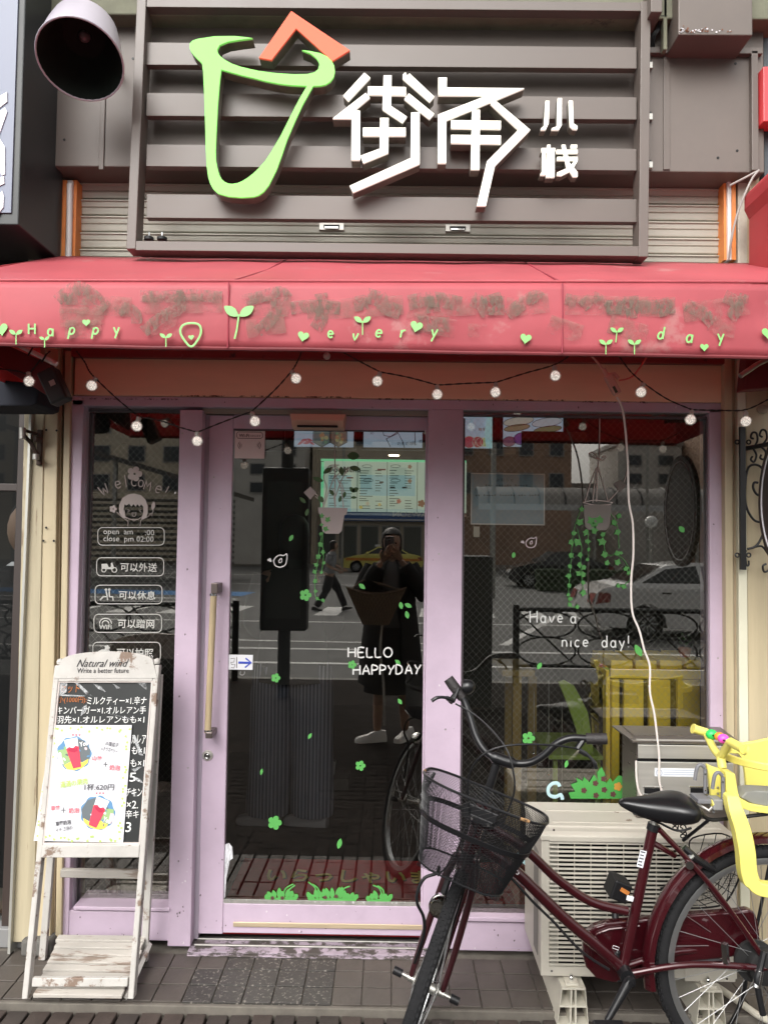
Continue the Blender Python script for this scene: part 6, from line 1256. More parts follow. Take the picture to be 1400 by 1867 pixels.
# ring guard: flat oval band
def ringpt(t,dz=0,k=1): return V((1.215+.185*k*math.cos(t), -.565+.135*k*math.sin(t), 0))
zr=P(1300,1390,-.6).z
mb=MB(); rg=[]
for i in range(41):
    t=2*math.pi*i/40; c_=ringpt(t); z=zr-.012*math.cos(t)*1+ .004; z = zr + (.010 if math.cos(t)<-.6 else .010-.012*(math.cos(t)+.6)); n_=(ringpt(t,0,1.06)-c_).normalized()*.006
    rg.append([c_-n_+V((0,0,z-.011)),c_+n_+V((0,0,z-.011)),c_+n_*1.1+V((0,0,z+.011)),c_-n_+V((0,0,z+.011))])
mb.rings(rg,(False,False)); obj('guard_ring',mb,yl,cs,bev=.003,smooth=True)
# handle
gp_=[P(1265,1329,-.50),P(1288,1336,-.50)]
T('hand_grip',gp_,[.0135,.0135],yl,cs,14); T('hand_grip',[P(1331,1353,-.66),P(1355,1366,-.72)],.0135,yl,cs,14)
T('handle',smooth_path([P(1286,1335,-.50),P(1292,1348,-.52),P(1301,1366,-.56),P(1313,1378,-.60),P(1322,1366,-.63),P(1330,1353,-.66)],6),.0115,yl,cs,12); 
for (a,b) in ((P(1265,1329,-.50),P(1262,1328,-.50)),(P(1355,1366,-.72),P(1359,1368,-.72))): T('grip_end',[a,b],.0155,yl,cs,14)
T('column',[P(1313,1380,-.60),P(1316,1400,-.61)],.013,yl,cs,12)
for (x,y,Y,r,c,nm) in ((1296.5,1339,-.53,.0155,(.03,.62,.12),'green'),(1311,1343,-.57,.0135,(.9,.30,.03),'orange'),(1318,1347,-.60,.0145,(.85,.09,.55),'pink')): obj('bead',MB().ball(P(x,y,Y),r,16,(1.15,1,1)),mat(nm+' bead',c,.35),cs,smooth=True,label=nm+' bead')
T('bead_axle',[P(1290,1336,-.51),P(1326,1353,-.64)],.003,black,cs,6)
# front shield with two straps
mb=MB(); Lx=[(1284,1390),(1296,1396),(1316,1402),(1322,1466),(1300,1461),(1292,1452)]
mb.prism([(P(a,b,-.60).x,P(a,b,-.60).z) for a,b in Lx][::-1],-.615,-.60); obj('front_shield',mb,yl,cs,bev=.004)
mb=MB(); Lx=[(1318,1404),(1335,1408),(1340,1440),(1348,1466),(1332,1468),(1320,1467)]; mb.prism([(P(a,b,-.64).x,P(a,b,-.64).z) for a,b in Lx][::-1],-.655,-.60); obj('front_shield',mb,yl,cs,bev=.004)
for dx,Y in ((0,-.63),(32,-.665)):
    n_=node('hook_strap',cs); T('hook',smooth_path([P(1266+dx,1422+dx*.5,Y),P(1270+dx,1400+dx*.45,Y),P(1277+dx,1394+dx*.45,Y),P(1284+dx,1400+dx*.45,Y)],5),.0055,greyp,n_,8); T('strap',[P(1285+dx,1402+dx*.45,Y),P(1285+dx,1446+dx*.42,Y)],.0055,greyp,n_,6)
    for yy in (1411,1441): obj('rivet',MB().lathe([(.003,0),(.002,.002)],P(1285+dx,yy+dx*.45,Y-.006),(0,-1,0),8),chrome,n_)
for (x,y) in ((1308,1436),(1308,1447),(1334,1449),(1335,1460)): obj('screw',MB().lathe([(.004,0),(.003,.003)],P(x,y,-.66 if x>1330 else -.616),(0,-1,0),8),dull_metal,cs)
# seat pan, grey pad, back shell
def shell(name,pts,Y0,Y1,m,bev=.006): mb=MB(); mb.prism([(P(a,b,Y0).x,P(a,b,Y0).z) for a,b in pts][::-1],Y0,Y1); return obj(name,mb,m,cs,bev=bev,seg=3)
shell('seat_pan',[(1328,1456),(1350,1456),(1368,1466),(1400,1472),(1470,1474),(1470,1486),(1400,1484),(1370,1480),(1345,1472)],-.68,-.60,yl)
shell('seat_pad',[(1350,1455),(1360,1444),(1380,1442),(1470,1447),(1470,1474),(1400,1471),(1370,1465)],-.672,-.615,mat('grey seat pad',(.20,.20,.18),.7,bump=.3,bs=30),.005)
mb=MB(); rg=[]
for i in range(15):
    t=i/14; th=rad(lerp(60,300,t)) ; 
    x=1.30-.085*math.cos(th)*-1 if 0 else 1.285-.10*math.cos(th); y=-.565+.14*math.sin(th)
    ztop=P(1400,1352,-.55).z + .03*math.cos(th-math.pi)*0 + (.05 if abs(t-.5)<.3 else 0); rg.append((x,y,ztop))
wall_o=[]; 
for (x,y,zt_3) in rg: wall_o.append([(x,y,P(1400,1480,-.56).z),(x+.004,y,P(1400,1480,-.56).z),(x+.004,y,zt_3),(x,y,zt_3)])
# back shell curves round behind the seat
mb=MB()
arcp=[(1.13,-.43),(1.19,-.425),(1.26,-.42),(1.34,-.43),(1.40,-.48),(1.42,-.56),(1.40,-.64),(1.34,-.69)]
ztl=[P(1345,1358,-.43).z,P(1355,1357,-.43).z+.003,P(1380,1350,-.43).z+.01,P(1400,1342,-.43).z+.02]+[1.02]*3+[.95]
zlow=P(1380,1478,-.5).z
rg=[]
for (x,y),zz in zip(arcp,ztl): rg.append([(x,y,zlow if x>1.22 else zz-.035),(x,y+.008,zlow if x>1.22 else zz-.035),(x,y+.008,zz),(x,y,zz)])
shell('back_shell',[(1318,1364),(1334,1357),(1351,1356),(1376,1352),(1400,1347),(1470,1335),(1470,1480),(1366,1478),(1352,1455),(1360,1437),(1358,1412),(1354,1386),(1346,1375),(1320,1374)],-.47,-.455,yl,.004)
# leg guard
lg=smooth_path([P(1332,1448,-.68),P(1338,1475,-.70),P(1350,1510,-.71),P(1358,1550,-.72),P(1362,1590,-.72),P(1372,1612,-.72),P(1392,1621,-.72),P(1430,1624,-.72)],5)
mb=MB(); n=len(lg); rg=[]
for i,p in enumerate(lg):
    t=(lg[min(i+1,n-1)]-lg[max(i-1,0)]).normalized(); nn=t.cross(V((0,1,0))).normalized(); w_=.021 if i<24 else .017; w_=lerp(.018,.023,min(1,i/12)) if i<24 else .018
    rg.append([p+nn*w_+V((0,-.014,0)),p-nn*w_+V((0,-.014,0)),p-nn*w_+V((0,.020,0)),p+nn*w_+V((0,.020,0))])
mb.rings(rg); obj('leg_guard',mb,yl,cs,bev=.006,seg=3,smooth=True)
ck=node('clamp',cs); T('clamp_bar',[P(1272,1466,-.64),P(1292,1478,-.66),P(1304,1464,-.66)],.004,steel,ck,8); shell('x',[],0,0,yl) if 0 else None
BP('clamp_plate',1272,1458,1298,1466,-.66,-.60,greyp,ck,.002); T('clamp_bolt',[P(1296,1464,-.66),P(1308,1464,-.66)],.010,yl,ck,10); BP('clamp_block',1300,1458,1318,1478,-.67,-.63,mat('grey clamp plastic',(.22,.22,.22),.5),ck,.003)
# ================================================================== INSIDE THE SHOP
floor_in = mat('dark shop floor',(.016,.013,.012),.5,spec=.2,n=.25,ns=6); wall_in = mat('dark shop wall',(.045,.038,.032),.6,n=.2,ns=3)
sr = thing('shop_interior', (0,2,0), 'dim interior room of the small drink shop behind the glass', 'room')
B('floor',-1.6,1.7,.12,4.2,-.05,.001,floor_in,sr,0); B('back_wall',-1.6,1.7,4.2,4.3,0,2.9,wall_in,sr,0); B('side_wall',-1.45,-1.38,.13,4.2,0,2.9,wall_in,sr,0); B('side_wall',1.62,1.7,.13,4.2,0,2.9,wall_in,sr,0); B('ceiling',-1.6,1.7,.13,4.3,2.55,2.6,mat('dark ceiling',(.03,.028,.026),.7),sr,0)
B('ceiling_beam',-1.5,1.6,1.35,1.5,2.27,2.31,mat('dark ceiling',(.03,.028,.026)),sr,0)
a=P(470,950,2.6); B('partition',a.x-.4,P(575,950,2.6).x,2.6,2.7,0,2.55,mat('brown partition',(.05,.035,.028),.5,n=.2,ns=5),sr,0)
def screen(px0,py0,px1,py1,Y,c,em,lab,name='menu_screen',cat='screen',grp=None):
    t=thing(name,P((px0+px1)/2,py1,Y),lab,cat,grp); BP('casing',px0-4,py0-4,px1+4,py1+4,Y,Y+.04,black,t,.002)
    BP('display',px0,py0,px1,py1,Y-.004,Y-.001,mat('lit panel '+lab[:12],c,.4,emit=em,n=.25,ns=7),t,0); return t
def sh2(par,name,pts,Y,m): mb=MB(); mb.prism([(P(a,b,Y).x,P(a,b,Y).z) for a,b in pts][::-1],Y-.002,Y); return obj(name,mb,m,par)
Ys=1.3
def gm2(name,c,e): return mat(name,c,.5,emit=e)
s1=screen(537,745,645,815,Ys,(.32,.40,.50),.30,'backlit menu panel with round food photos under the door rail',grp='backlit menu panels')
for (x,m,c) in ((587,'food photo dark',(.10,.13,.13)),(617,'food photo brown',(.13,.10,.08))):
    sh2(s1,'food_photo',[(x-15,800),(x-15,788),(x,781),(x+15,788),(x+15,806),(x,815),(x-15,806)],Ys-.006,gm2(m,c,.3)); 
    mb=MB(); mb.tube([P(a,b,Ys-.009) for a,b in [(x-16,788),(x,780),(x+16,788),(x+16,806),(x,815),(x-16,806)]],.0022,5,closed=True); obj('photo_outline',mb,black,s1)
    for i in range(12): a_=random.uniform(0,6.28); q=random.uniform(0,10); sh2(s1,'food_photo',circ(x+math.cos(a_)*q,799+math.sin(a_)*q,random.uniform(2,4),n=7),Ys-.010-.0008*i,gm2('food bit %d'%(i%3),((.30,.28,.15),(.12,.20,.12),(.28,.16,.09))[i%3],.3))
for i in range(7): sh2(s1,'petal_print',leafpts(548+i*3.4,808-i%3*3,12,4,-30+i*10),Ys-.012-.001*i,gm2('rose print lit',(.35,.10,.12),.3))
s2=screen(663,745,770,816,Ys,(.36,.44,.50),.32,'backlit menu panel with grey drawings beside the lilac column',grp='backlit menu panels')
dl=gm2('menu drawing line',(.06,.07,.09),.0)
for q in ([(695,780),(700,794),(712,796),(724,788),(734,781)],[(704,800),(712,815)],[(704,800),(726,790),(734,805),(738,818)],[(724,790),(730,781)],[(756,784),(757,812)]): T('drawn_line',[P(a,b,Ys-.008) for a,b in q],.0022,dl,s2,5)
for (t_,x,y) in (('奶茶',724,812),('奶茶',739,812),('茶。',751,811),('茶',763,808),('奶',675,792)): font_text('lettering',t_,dl,s2,upright(x,y,Ys-.008,),h=.020)
s3=screen(790,745,897,817,Ys,(.34,.36,.20),.34,'backlit menu panel with sliced red and green fruit in the right window',grp='backlit menu panels')
for (x,y,r,c) in ((855,810,12,(.30,.05,.07)),(871,812,11,(.28,.05,.06)),(876,806,9,(.30,.36,.14)),(884,812,9,(.22,.30,.08))):
    sh2(s3,'fruit_print',circ(x,min(y,806),r*.9,n=14),Ys-.006-.0007*(x%9),gm2('fruit %d'%x,c,.32)); mb=MB(); mb.tube([P(p,q,Ys-.016) for p,q in circ(x,min(y,806),r*.92,n=14)],.0018,5,closed=True); obj('fruit_outline',mb,gm2('fruit line',(.45,.42,.36),.2),s3)
sh2(s3,'blue_edge',[(889,745),(897,745),(897,817),(886,817),(883,790)],Ys-.02,gm2('cool lit',(.25,.42,.44),.4)); font_text('lettering','鲜果茶',gm2('brown lit ink',(.18,.10,.03),.2),s3,upright(868,800,Ys-.02,90) if 0 else upright(872,786,Ys-.02),h=.02)
s4=screen(917,745,1026,815,Ys,(.24,.32,.48),.34,'backlit menu panel with cakes and dark fruit above the notice',grp='backlit menu panels')
for (x,y,rx,ry,c) in ((945,768,28,8,(.36,.34,.30)),(997,770,28,8,(.34,.36,.40)),(942,780,24,6,(.20,.16,.10)),(998,783,26,6,(.14,.15,.08)),(928,805,12,9,(.16,.06,.10)),(950,800,14,11,(.14,.05,.18))):
    sh2(s4,'food_photo',circ(x,y,rx,ry,16,-8),Ys-.006-.001*(x%7),gm2('cake %d'%x,c,.32)); mb=MB(); mb.tube([P(p,q,Ys-.016) for p,q in circ(x,y,rx,ry,16,-8)],.0016,5,closed=True); obj('photo_outline',mb,black,s4)
B('hanging_flap',P(950,800,Ys-.1).x,P(1068,800,Ys-.1).x,Ys-.11,Ys-.1,P(1000,822,Ys-.1).z,P(1000,787,Ys-.1).z,mat('brown cardboard',(.09,.05,.035),.8),s4,0)
BP('tape',886,818,940,828,Ys-.03,Ys-.02,mat('white tape dim',(.30,.28,.25),.6),s3,0)
# dark panel in the door top left and pipes
s5=screen(478,745,515,818,Ys,(.03,.025,.022),.0,'unlit brown framed panel over the counter','dark_panel','panel')
# big green lit menu board
YN_=2.3
mbd=thing('menu_board', P(690,930,YN_), 'big pale green lit price board hung over the counter', 'menu board')
BP('casing',584,835,860,940,YN_,YN_+.08,mat('dark steel casing',(.1,.1,.1),.4,metal=.6),mbd,.003)
BP('display',590,842,850,934,YN_-.006,YN_-.002,gm2('pale green lit board',(.40,.50,.40),.34),mbd,0); BP('lit_edge',585,838,850,842,YN_-.010,YN_-.002,gm2('green lit edge',(.14,.55,.28),.45),mbd,0); BP('lit_edge',585,842,590,934,YN_-.010,YN_-.002,gm2('green lit edge',(.14,.55,.28),.45),mbd,0)
BP('blue_panel',598,866,640,932,YN_-.010,YN_-.007,gm2('cool board panel',(.26,.42,.42),.36),mbd,0); BP('blue_panel',657,866,757,904,YN_-.010,YN_-.007,gm2('cool board panel',(.26,.42,.42),.36),mbd,0)
BP('rail',590,936,850,940,YN_-.03,YN_-.02,chrome,mbd,0); 
inkg=gm2('board ink',(.05,.09,.07),0); inkl=gm2('board ink pale',(.13,.20,.15),0)
for x in (651,705,760): BP('divider',x,842,x+1,934,YN_-.012,YN_-.010,inkl,mbd,0)
for (x,y) in ((661,850),(713,850),(663,876),(713,876),(604,870)):
    mb=MB(); mb.tube([P(x+8+9*math.cos(t),y+2.6*math.sin(t),YN_-.012) for t in [2*math.pi*i/12 for i in range(12)]],.0016,4,closed=True); obj('cloud_outline',mb,inkg,mbd)
mb=MB(); rr2=random.Random(9)
for (x0,x1) in ((600,614),(618,646),(655,680),(684,700),(710,728),(738,756)):
    for k in range(16):
        y=858+k*4.6+rr2.uniform(-.5,.5)
        if rr2.random()<.85: 
            a=P(x0,y,YN_-.013); b=P(x0+(x1-x0)*rr2.uniform(.5,1),y,YN_-.013); mb.box(a.x,b.x,a.y-.0005,a.y,a.z-.0022,a.z+.0022)
obj('small_print',mb,inkg,mbd,kind='stuff')
font_text('lettering','Food',inkg,mbd,upright(602,861,YN_-.013),h=.040,bold=.02); font_text('lettering','Menu',inkg,mbd,upright(626,861,YN_-.013),h=.040,bold=.02)
for (x,y,w_,c) in ((688,856,15,(.35,.10,.10)),(632,871,12,(.3,.14,.12)),(692,879,7,(.05,.06,.05)),(711,889,9,(.05,.06,.05)),(733,889,9,(.05,.06,.05))): BP('highlight_bar',x,y-1.3,x+w_,y+1.5,YN_-.016,YN_-.0135,gm2('bar %d'%x,c,.1),mbd,0)
for (x,y,r,c) in ((727,914,4.5,(.45,.14,.08)),(658,925,3.5,(.6,.5,.1)),(670,918,4,(.55,.5,.35)),(692,920,3.5,(.6,.5,.2)),(768,918,7,(.25,.10,.03)),(747,851,4,(.3,.18,.1)),(747,877,4,(.2,.12,.1))): sh2(mbd,'food_drawing',flower(x,y,r),YN_-.014,gm2('food drawing %d'%int(x),c,.25))
dnl=thing('ceiling_light', P(718,831,1.9), 'small warm lit downlight in the dark shop ceiling', 'light'); a=P(718,831,1.9); obj('lens',MB().lathe([(.035,0),(.035,.004)],a,(0,0,1),18),mat('warm lamp',(1,.8,.5),.4,emit=6),dnl)
# floor mat with gold welcome script
mt=thing('door_mat',(.1,.5,0),'dark red entrance mat with gold welcome script inside the door','mat')
B('mat',P(408,1600,.1).x-.05,1.1,.12,.80,.002,.009,mat('wine red mat',(.42,.022,.028),.95,n=.2,ns=40,bump=.4,bs=200),mt,.002)
M0=Matrix.Translation(G(482,1607,.0105)); gold=mat('gold script',(.55,.42,.12),.7)
font_text('lettering','いらっしゃいませ',mat('script outline',(.03,.01,.01),.8),mt,Matrix.Translation((G(482,1607,.0105).x+.004,G(482,1607,.0105).y-.006,.0098)),w=.86,h=.13,bold=.035,depth=.0008)
font_text('lettering','いらっしゃいませ',gold,mt,Matrix.Translation((G(482,1607,.0105).x,G(482,1607,.0105).y,.0114)),w=.86,h=.13,bold=.02,depth=.0012)
# yellow pallet bench
ywood=mat('yellow painted wood',(.85,.60,.06),.5,n=.1,ns=5,bump=.2,bs=20,stretch=(3,1,.5))
YY=.42
pb=thing('yellow_bench',P(1200,1450,YY),'yellow painted slatted pallet bench standing inside the right window','bench')
for (a,b) in ((1113,1153),(1158,1197),(1203,1243),(1250,1290)): BP('slat',a,1204,b,1221,YY,YY+.30,ywood,pb,.004)
BP('top_rail',1113,1222,1290,1238,YY-.01,YY+.32,ywood,pb,.004)
for (a,b) in ((1115,1129),(1137,1173),(1183,1222),(1235,1276)): BP('slat',a,1239,b,1470,YY+.0,YY+.025,ywood,pb,.004)
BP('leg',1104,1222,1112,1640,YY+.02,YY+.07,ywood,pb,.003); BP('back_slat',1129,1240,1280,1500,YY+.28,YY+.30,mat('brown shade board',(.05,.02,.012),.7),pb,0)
for (a,b) in ((1132,1470),(1282,1470)): BP('leg',a,b,a+14,1640,YY,YY+.03,ywood,pb,.003)
fp=thing('plant_pot',P(1248,1204,YY+.12),'little terracotta pot with green plant on the yellow bench','plant')
a=P(1248,1203,YY+.10); obj('pot',MB().lathe([(.020,0),(.027,.045),(.029,.045),(.029,.055),(.025,.055),(.022,.02)],a,(0,0,1),18),mat('terracotta',(.30,.10,.06),.8),fp,smooth=True)
for i in range(16):
    t=2*math.pi*i/16*2.4; c_=a+V((math.cos(t)*.018,math.sin(t)*.018,.058+.003*i)); e_=c_+V((math.cos(t)*.02,math.sin(t)*.02,.016)); s_=(e_-c_).cross(V((0,0,1))).normalized()*.007; m_=(c_+e_)/2
    obj('leaf',MB().add([c_,m_+s_,e_,m_-s_],[(0,1,2,3)]),mat('pot plant leaf',(.05,.12,.03),.5),fp)
yp=thing('yellow_stool',P(944,1440,.75),'dim yellow wooden stool half hidden behind the handlebar in the window','stool'); ywd=mat('dim yellow wood',(.20,.13,.03),.6)
BP('seat',915,1222,975,1234,.70,1.05,ywd,yp,.004)
for (a,Y) in ((934,.70),(920,1.02),(962,1.02)): BP('leg',a,1234,a+16,1560,Y,Y+.03,ywd,yp,.003)
gc=thing('green_chair',P(1050,1400,.55),'lime green moulded chair back behind the handlebar inside the window','chair')
lime=mat('lime plastic',(.20,.28,.05),.5)
pts=[(1018,1244),(1028,1240),(1046,1250),(1060,1275),(1072,1300),(1079,1345),(1082,1375),(1056,1378),(1050,1330),(1036,1290)]
mb=MB(); mb.prism([(P(a,b,.5).x,P(a,b,.5).z) for a,b in pts][::-1],.5,.52); obj('backrest',mb,lime,gc,bev=.004)
BP('seat',1000,1378,1100,1386,.45,.85,lime,gc,.004)
for a in (1008,1086): BP('leg',a,1386,a+8,1600,.5,.52,lime,gc,.002); BP('leg',a,1386,a+7,1560,.8,.82,lime,gc,.002)
for n_,(x,y0,y1) in enumerate(((973,1260,1372),(1000,1240,1408),(1024,1280,1450))):
    t=thing('bead_string',P(x,y1,.16),('short','middle','long')[n_]+' string with glass bead hanging inside the right window behind the handlebar','ornament'); T('thread',[P(x,y0,.16),P(x,y1,.16)],.0009,mat('thread',(.35,.35,.33),.5),t,4); obj('bead',MB().ball(P(x,y1+2,.16),.007,8),chrome,t)
# things behind the left window
lc_=thing('coat_pile',P(240,860,.5),'heap of dark clothes piled behind the top of the narrow window','clothes'); 
mb=MB(); rr3=random.Random(4)
rg=[]
for j in range(9):
    t=j/8; rg.append([(P(240,860,.6).x+math.cos(2*math.pi*k/20)*(.20-.17*t*t)*(1+.12*math.sin(k*2.3+j)),.6+math.sin(2*math.pi*k/20)*.12,P(240,900,.6).z+.22*t) for k in range(20)])
mb.rings(rg); obj('cloth',mb,mat('dark cloth heap',(.02,.018,.018),.8,n=.3,ns=14,bump=.5,bs=25),lc_,smooth=True)
B('shelf',-1.36,-.8,.45,.8,P(240,905,.6).z-.03,P(240,905,.6).z,wall_in,lc_,0)
BP('paper_strip',268,748,312,870,.9,.91,mat('old paper dim',(.14,.12,.09),.8),lc_,0)
ru=thing('rolled_banner',P(200,1640,.4),'red patterned roll leaning beside a grey white cloth behind the low left glass','banner')
T('roll',[P(185,1500,.3),P(208,1640,.35)],.022,mat('red pattern cloth',(.12,.02,.02),.8,n=.4,ns=60),ru,10); T('roll',[P(215,1500,.35),P(240,1645,.4)],.032,mat('grey cloth roll',(.20,.20,.18),.8),ru,12)
# a member of staff standing inside in striped wide trousers
def bodymesh(name, joints, edges, m, parent, lv=1):
    me=bpy.data.meshes.new(name); po=ORG[parent.name]; ks=list(joints); me.from_pydata([tuple(V(joints[k][0])-po) for k in ks],[(ks.index(a),ks.index(b)) for a,b in edges],[]); o=bpy.data.objects.new('skin_src',me); col.objects.link(o)
    sk=o.modifiers.new('s','SKIN'); sk.use_smooth_shade=True; su=o.modifiers.new('u','SUBSURF'); su.levels=lv; su.render_levels=lv
    for i,k in enumerate(ks):
        r=joints[k][1]; me.skin_vertices[0].data[i].radius=(r,r) if not isinstance(r,tuple) else r; me.skin_vertices[0].data[i].use_root=(i==0)
    dg=bpy.context.evaluated_depsgraph_get(); nm=bpy.data.meshes.new_from_object(o.evaluated_get(dg)); bpy.data.objects.remove(o)
    nm.materials.clear(); nm.materials.append(m); nm.name=name; r=bpy.data.objects.new(name,nm); col.objects.link(r); r.parent=parent; ORG[r.name]=po
    for p in nm.polygons: p.use_smooth=True
    return r
skin=mat('skin',(.40,.25,.18),.6); hairm=mat('black hair',(.012,.010,.010),.45)
def head(parent,c,f,hairlen=.1,mask=False,tilt=0):   # c centre, f facing (unit xy)
    f=V(f).normalized(); s=V((0,0,1)).cross(f); M=Matrix(((s.x,f.x,0,c[0]),(s.y,f.y,0,c[1]),(0,0,1,c[2]),(0,0,0,1)))
    mb=MB(); mb.m=M; rg=[]
    for z,rx,ry,oy in ((-.118,.020,.022,.035),(-.110,.038,.042,.022),(-.09,.052,.062,.010),(-.06,.062,.078,.004),(-.02,.070,.088,0),(.02,.074,.092,0),(.06,.072,.088,-.004),(.09,.058,.070,-.006),(.110,.034,.042,-.008),(.118,.008,.010,-.008)):
        rg.append([(rx*math.cos(2*math.pi*k/20),oy+ry*math.sin(2*math.pi*k/20)+(.014 if (k==5 and z in(-.06,-.02)) else 0),z) for k in range(20)])
    mb.rings(rg); h=obj('head',mb,skin,parent,smooth=True)
    mb=MB(); mb.m=M; mb.rings([[(.006,.088,.01),(-.006,.088,.01),(-.004,.085,.008),(.004,.085,.008)],[(.013,.090,-.035),(-.013,.090,-.035),(-.006,.112,-.034),(.006,.112,-.034)],[(.012,.084,-.043),(-.012,.084,-.043),(-.006,.100,-.043),(.006,.100,-.043)]]); obj('nose',mb,skin,h,smooth=True)
    for sx in (-1,1):
        mb=MB(); mb.m=M; mb.ball((sx*.030,.082,.004),.011,8,(1.2,.5,.6)); obj('eye',mb,mat('eye',(.03,.02,.02),.2),h); mb=MB(); mb.m=M; mb.ball((sx*.075,-.005,-.01),.024,10,(.4,.7,1.2)); obj('ear',mb,skin,h,smooth=True)
    mb=MB(); mb.m=M; mb.ball((0,.083,-.066),.022,8,(1,.35,.28)); obj('mouth',mb,mat('lips',(.36,.14,.12),.4),h)
    mb=MB(); mb.m=M; rg=[]
    for z,k1 in ((-.118-hairlen,.8),(-.09,1.0),(-.03,1.07),(.03,1.09),(.08,1.0),(.118,.66),(.134,.12)):
        ring=[]
        for k in range(20):
            a=2*math.pi*k/20; y=math.sin(a); front=y>.35 and z<.055; rx=.078*k1; ry=.098*k1; rr_=1 if not front else .55
            ring.append((rx*math.cos(a)*(1 if not front else 1.02),(-.012+ry*y)*rr_ if not front else .028,z))
        rg.append(ring)
    mb.rings(rg); obj('hair',mb,hairm,parent,smooth=True); return h
def hand(parent, w, dirv, palm, curl=.5, m=skin, s=1.0):   # five fingers rooted in a palm
    d=V(dirv).normalized(); n=V(palm); n=(n-d*n.dot(d)).normalized(); x=d.cross(n)
    w=V(w); mb=MB(); 
    def rng(c,a,b): return [c+x*a*math.cos(2*math.pi*k/10)+n*b*math.sin(2*math.pi*k/10) for k in range(10)]
    mb.rings([rng(w,.022*s,.015*s),rng(w+d*.03*s,.030*s,.015*s),rng(w+d*.065*s,.038*s,.014*s),rng(w+d*.09*s,.036*s,.012*s)])
    for i,(o_,L_) in enumerate(((-.027,.062),(-.009,.074),(.009,.070),(.026,.055))):
        p=w+d*.080*s+x*o_*s; pts=[p]; dd=d.copy()
        for k in range(3):
            ang=curl*(.5+.35*k); dd=(d*math.cos(ang)+n*math.sin(ang)).normalized(); p=p+dd*L_*s*(.42,.32,.26)[k]; pts.append(p)
        mb.tube(pts,[.0085*s,.008*s,.0072*s,.006*s],8)
    p=w+d*.025*s-x*.024*s; mb.tube([p,p+(d*.6-x*.8).normalized()*.035*s,p+(d*.6-x*.8).normalized()*.035*s+(d*.8+n*.5).normalized()*.03*s],[.011*s,.0095*s,.0075*s],8)
    return obj('hand',mb,m,parent,smooth=True)
# --- photographer: stands where the picture is taken from, so only the door glass shows her
px_,py_=.02,-3.10; gzp=-.066
ph=thing('person',(px_,py_,gzp),'woman in long black coat photographing the shop seen only in the door glass','person')

blk=mat('black coat cloth',(.016,.015,.016),.85,n=.2,ns=8); gry=mat('grey top cloth',(.13,.14,.15),.8)
jt={'pel':((px_,py_,.88),.12),'wst':((px_,py_,1.04),.10),'che':((px_,py_-.005,1.22),.125),'nk':((px_,py_,1.385),.05),'hd':((px_,py_+.005,1.45),.042),
 'sl':((px_-.15,py_,1.34),.055),'el':((px_-.25,py_+.05,1.10),.042),'wl':((px_-.075,py_+.175,1.40),.025),'sr':((px_+.15,py_,1.34),.055),'er':((px_+.27,py_+.07,1.12),.042),'wr':((px_+.07,py_+.175,1.41),.025),
 'hl':((px_-.09,py_,.82),.085),'kl':((px_-.09,py_+.02,.42),.052),'al':((px_-.10,py_,.0),.036),'hr':((px_+.09,py_,.82),.085),'kr':((px_+.10,py_+.01,.42),.052),'ar':((px_+.13,py_-.05,.0),.036)}
bodymesh('body',jt,[('pel','wst'),('wst','che'),('che','nk'),('nk','hd'),('che','sl'),('sl','el'),('el','wl'),('che','sr'),('sr','er'),('er','wr'),('pel','hl'),('hl','kl'),('kl','al'),('pel','hr'),('hr','kr'),('kr','ar')],skin,ph)
def tubeR(pts,r,n=18,sq=.68): 
    rg=[]
    for (x,y,z),(a) in zip(pts,r): rg.append([(x+a*math.cos(2*math.pi*k/n)*(1+.03*math.sin(5*k)),y+a*sq*math.sin(2*math.pi*k/n),z) for k in range(n)])
    return rg
obj('grey_top',MB().rings(tubeR([(px_,py_,z) for z in (.86,1.0,1.15,1.28,1.36,1.40)],[.165,.15,.155,.165,.12,.062])),gry,ph,smooth=True)
obj('skirt',MB().rings(tubeR([(px_,py_,z) for z in (.33,.5,.7,.9,.98)],[.21,.2,.185,.16,.145])),blk,ph,smooth=True)
for s in (-1,1):
    mb=MB(); rg=[]
    for z,r in ((.40,.26),(.6,.25),(.85,.225),(1.05,.20),(1.25,.195),(1.36,.165),(1.40,.08)):
        ring=[]; a0,a1=(math.pi*.62,math.pi*1.52) if s<0 else (math.pi*1.48+0,math.pi*2.38)
        for k in range(15):
            a=lerp(a0,a1,k/14); ring.append((px_+r*math.cos(a)*(1+.05*math.sin(6*a)*(1.4-z)),py_+r*.72*math.sin(a),z))
        for k in range(14,-1,-1):
            a=lerp(a0,a1,k/14); q=r-.012; ring.append((px_+q*math.cos(a),py_+q*.72*math.sin(a),z))
        rg.append(ring)
    mb.rings(rg); obj('coat',mb,blk,ph,smooth=True)
    S_=jt['sl'][0] if s<0 else jt['sr'][0]; E_=jt['el'][0] if s<0 else jt['er'][0]; W_=jt['wl'][0] if s<0 else jt['wr'][0]
    T('sleeve',smooth_path([S_,V(S_).lerp(V(E_),.5)+V((s*.012,0,0)),E_,V(E_).lerp(V(W_),.85)],4),[.078]*4+[.074]*4+[.066]*4+[.052],blk,ph,14)
    hand(ph,W_,(-s*.55,.35,.75),(0,1,-.1) if 0 else (0,-.3,0.2),.35)
head(ph,(px_,py_+.01,1.535),(0,1,0),.02)
phn=thing('phone',(0,-2.905,1.56),'dark phone held up in front of the photographer face, seen in the door glass','phone')
obj('case',MB().box(-.038,.038,-2.912,-2.903,1.437,1.592),mat('grey phone case',(.10,.10,.105),.3),phn,bev=.004); obj('camera_lens',MB().lathe([(.008,0),(.008,.003)],(-.0,-2.903,1.56),(0,1,0),14),mat('lens ring',(.4,.4,.42),.2,metal=.8),phn)
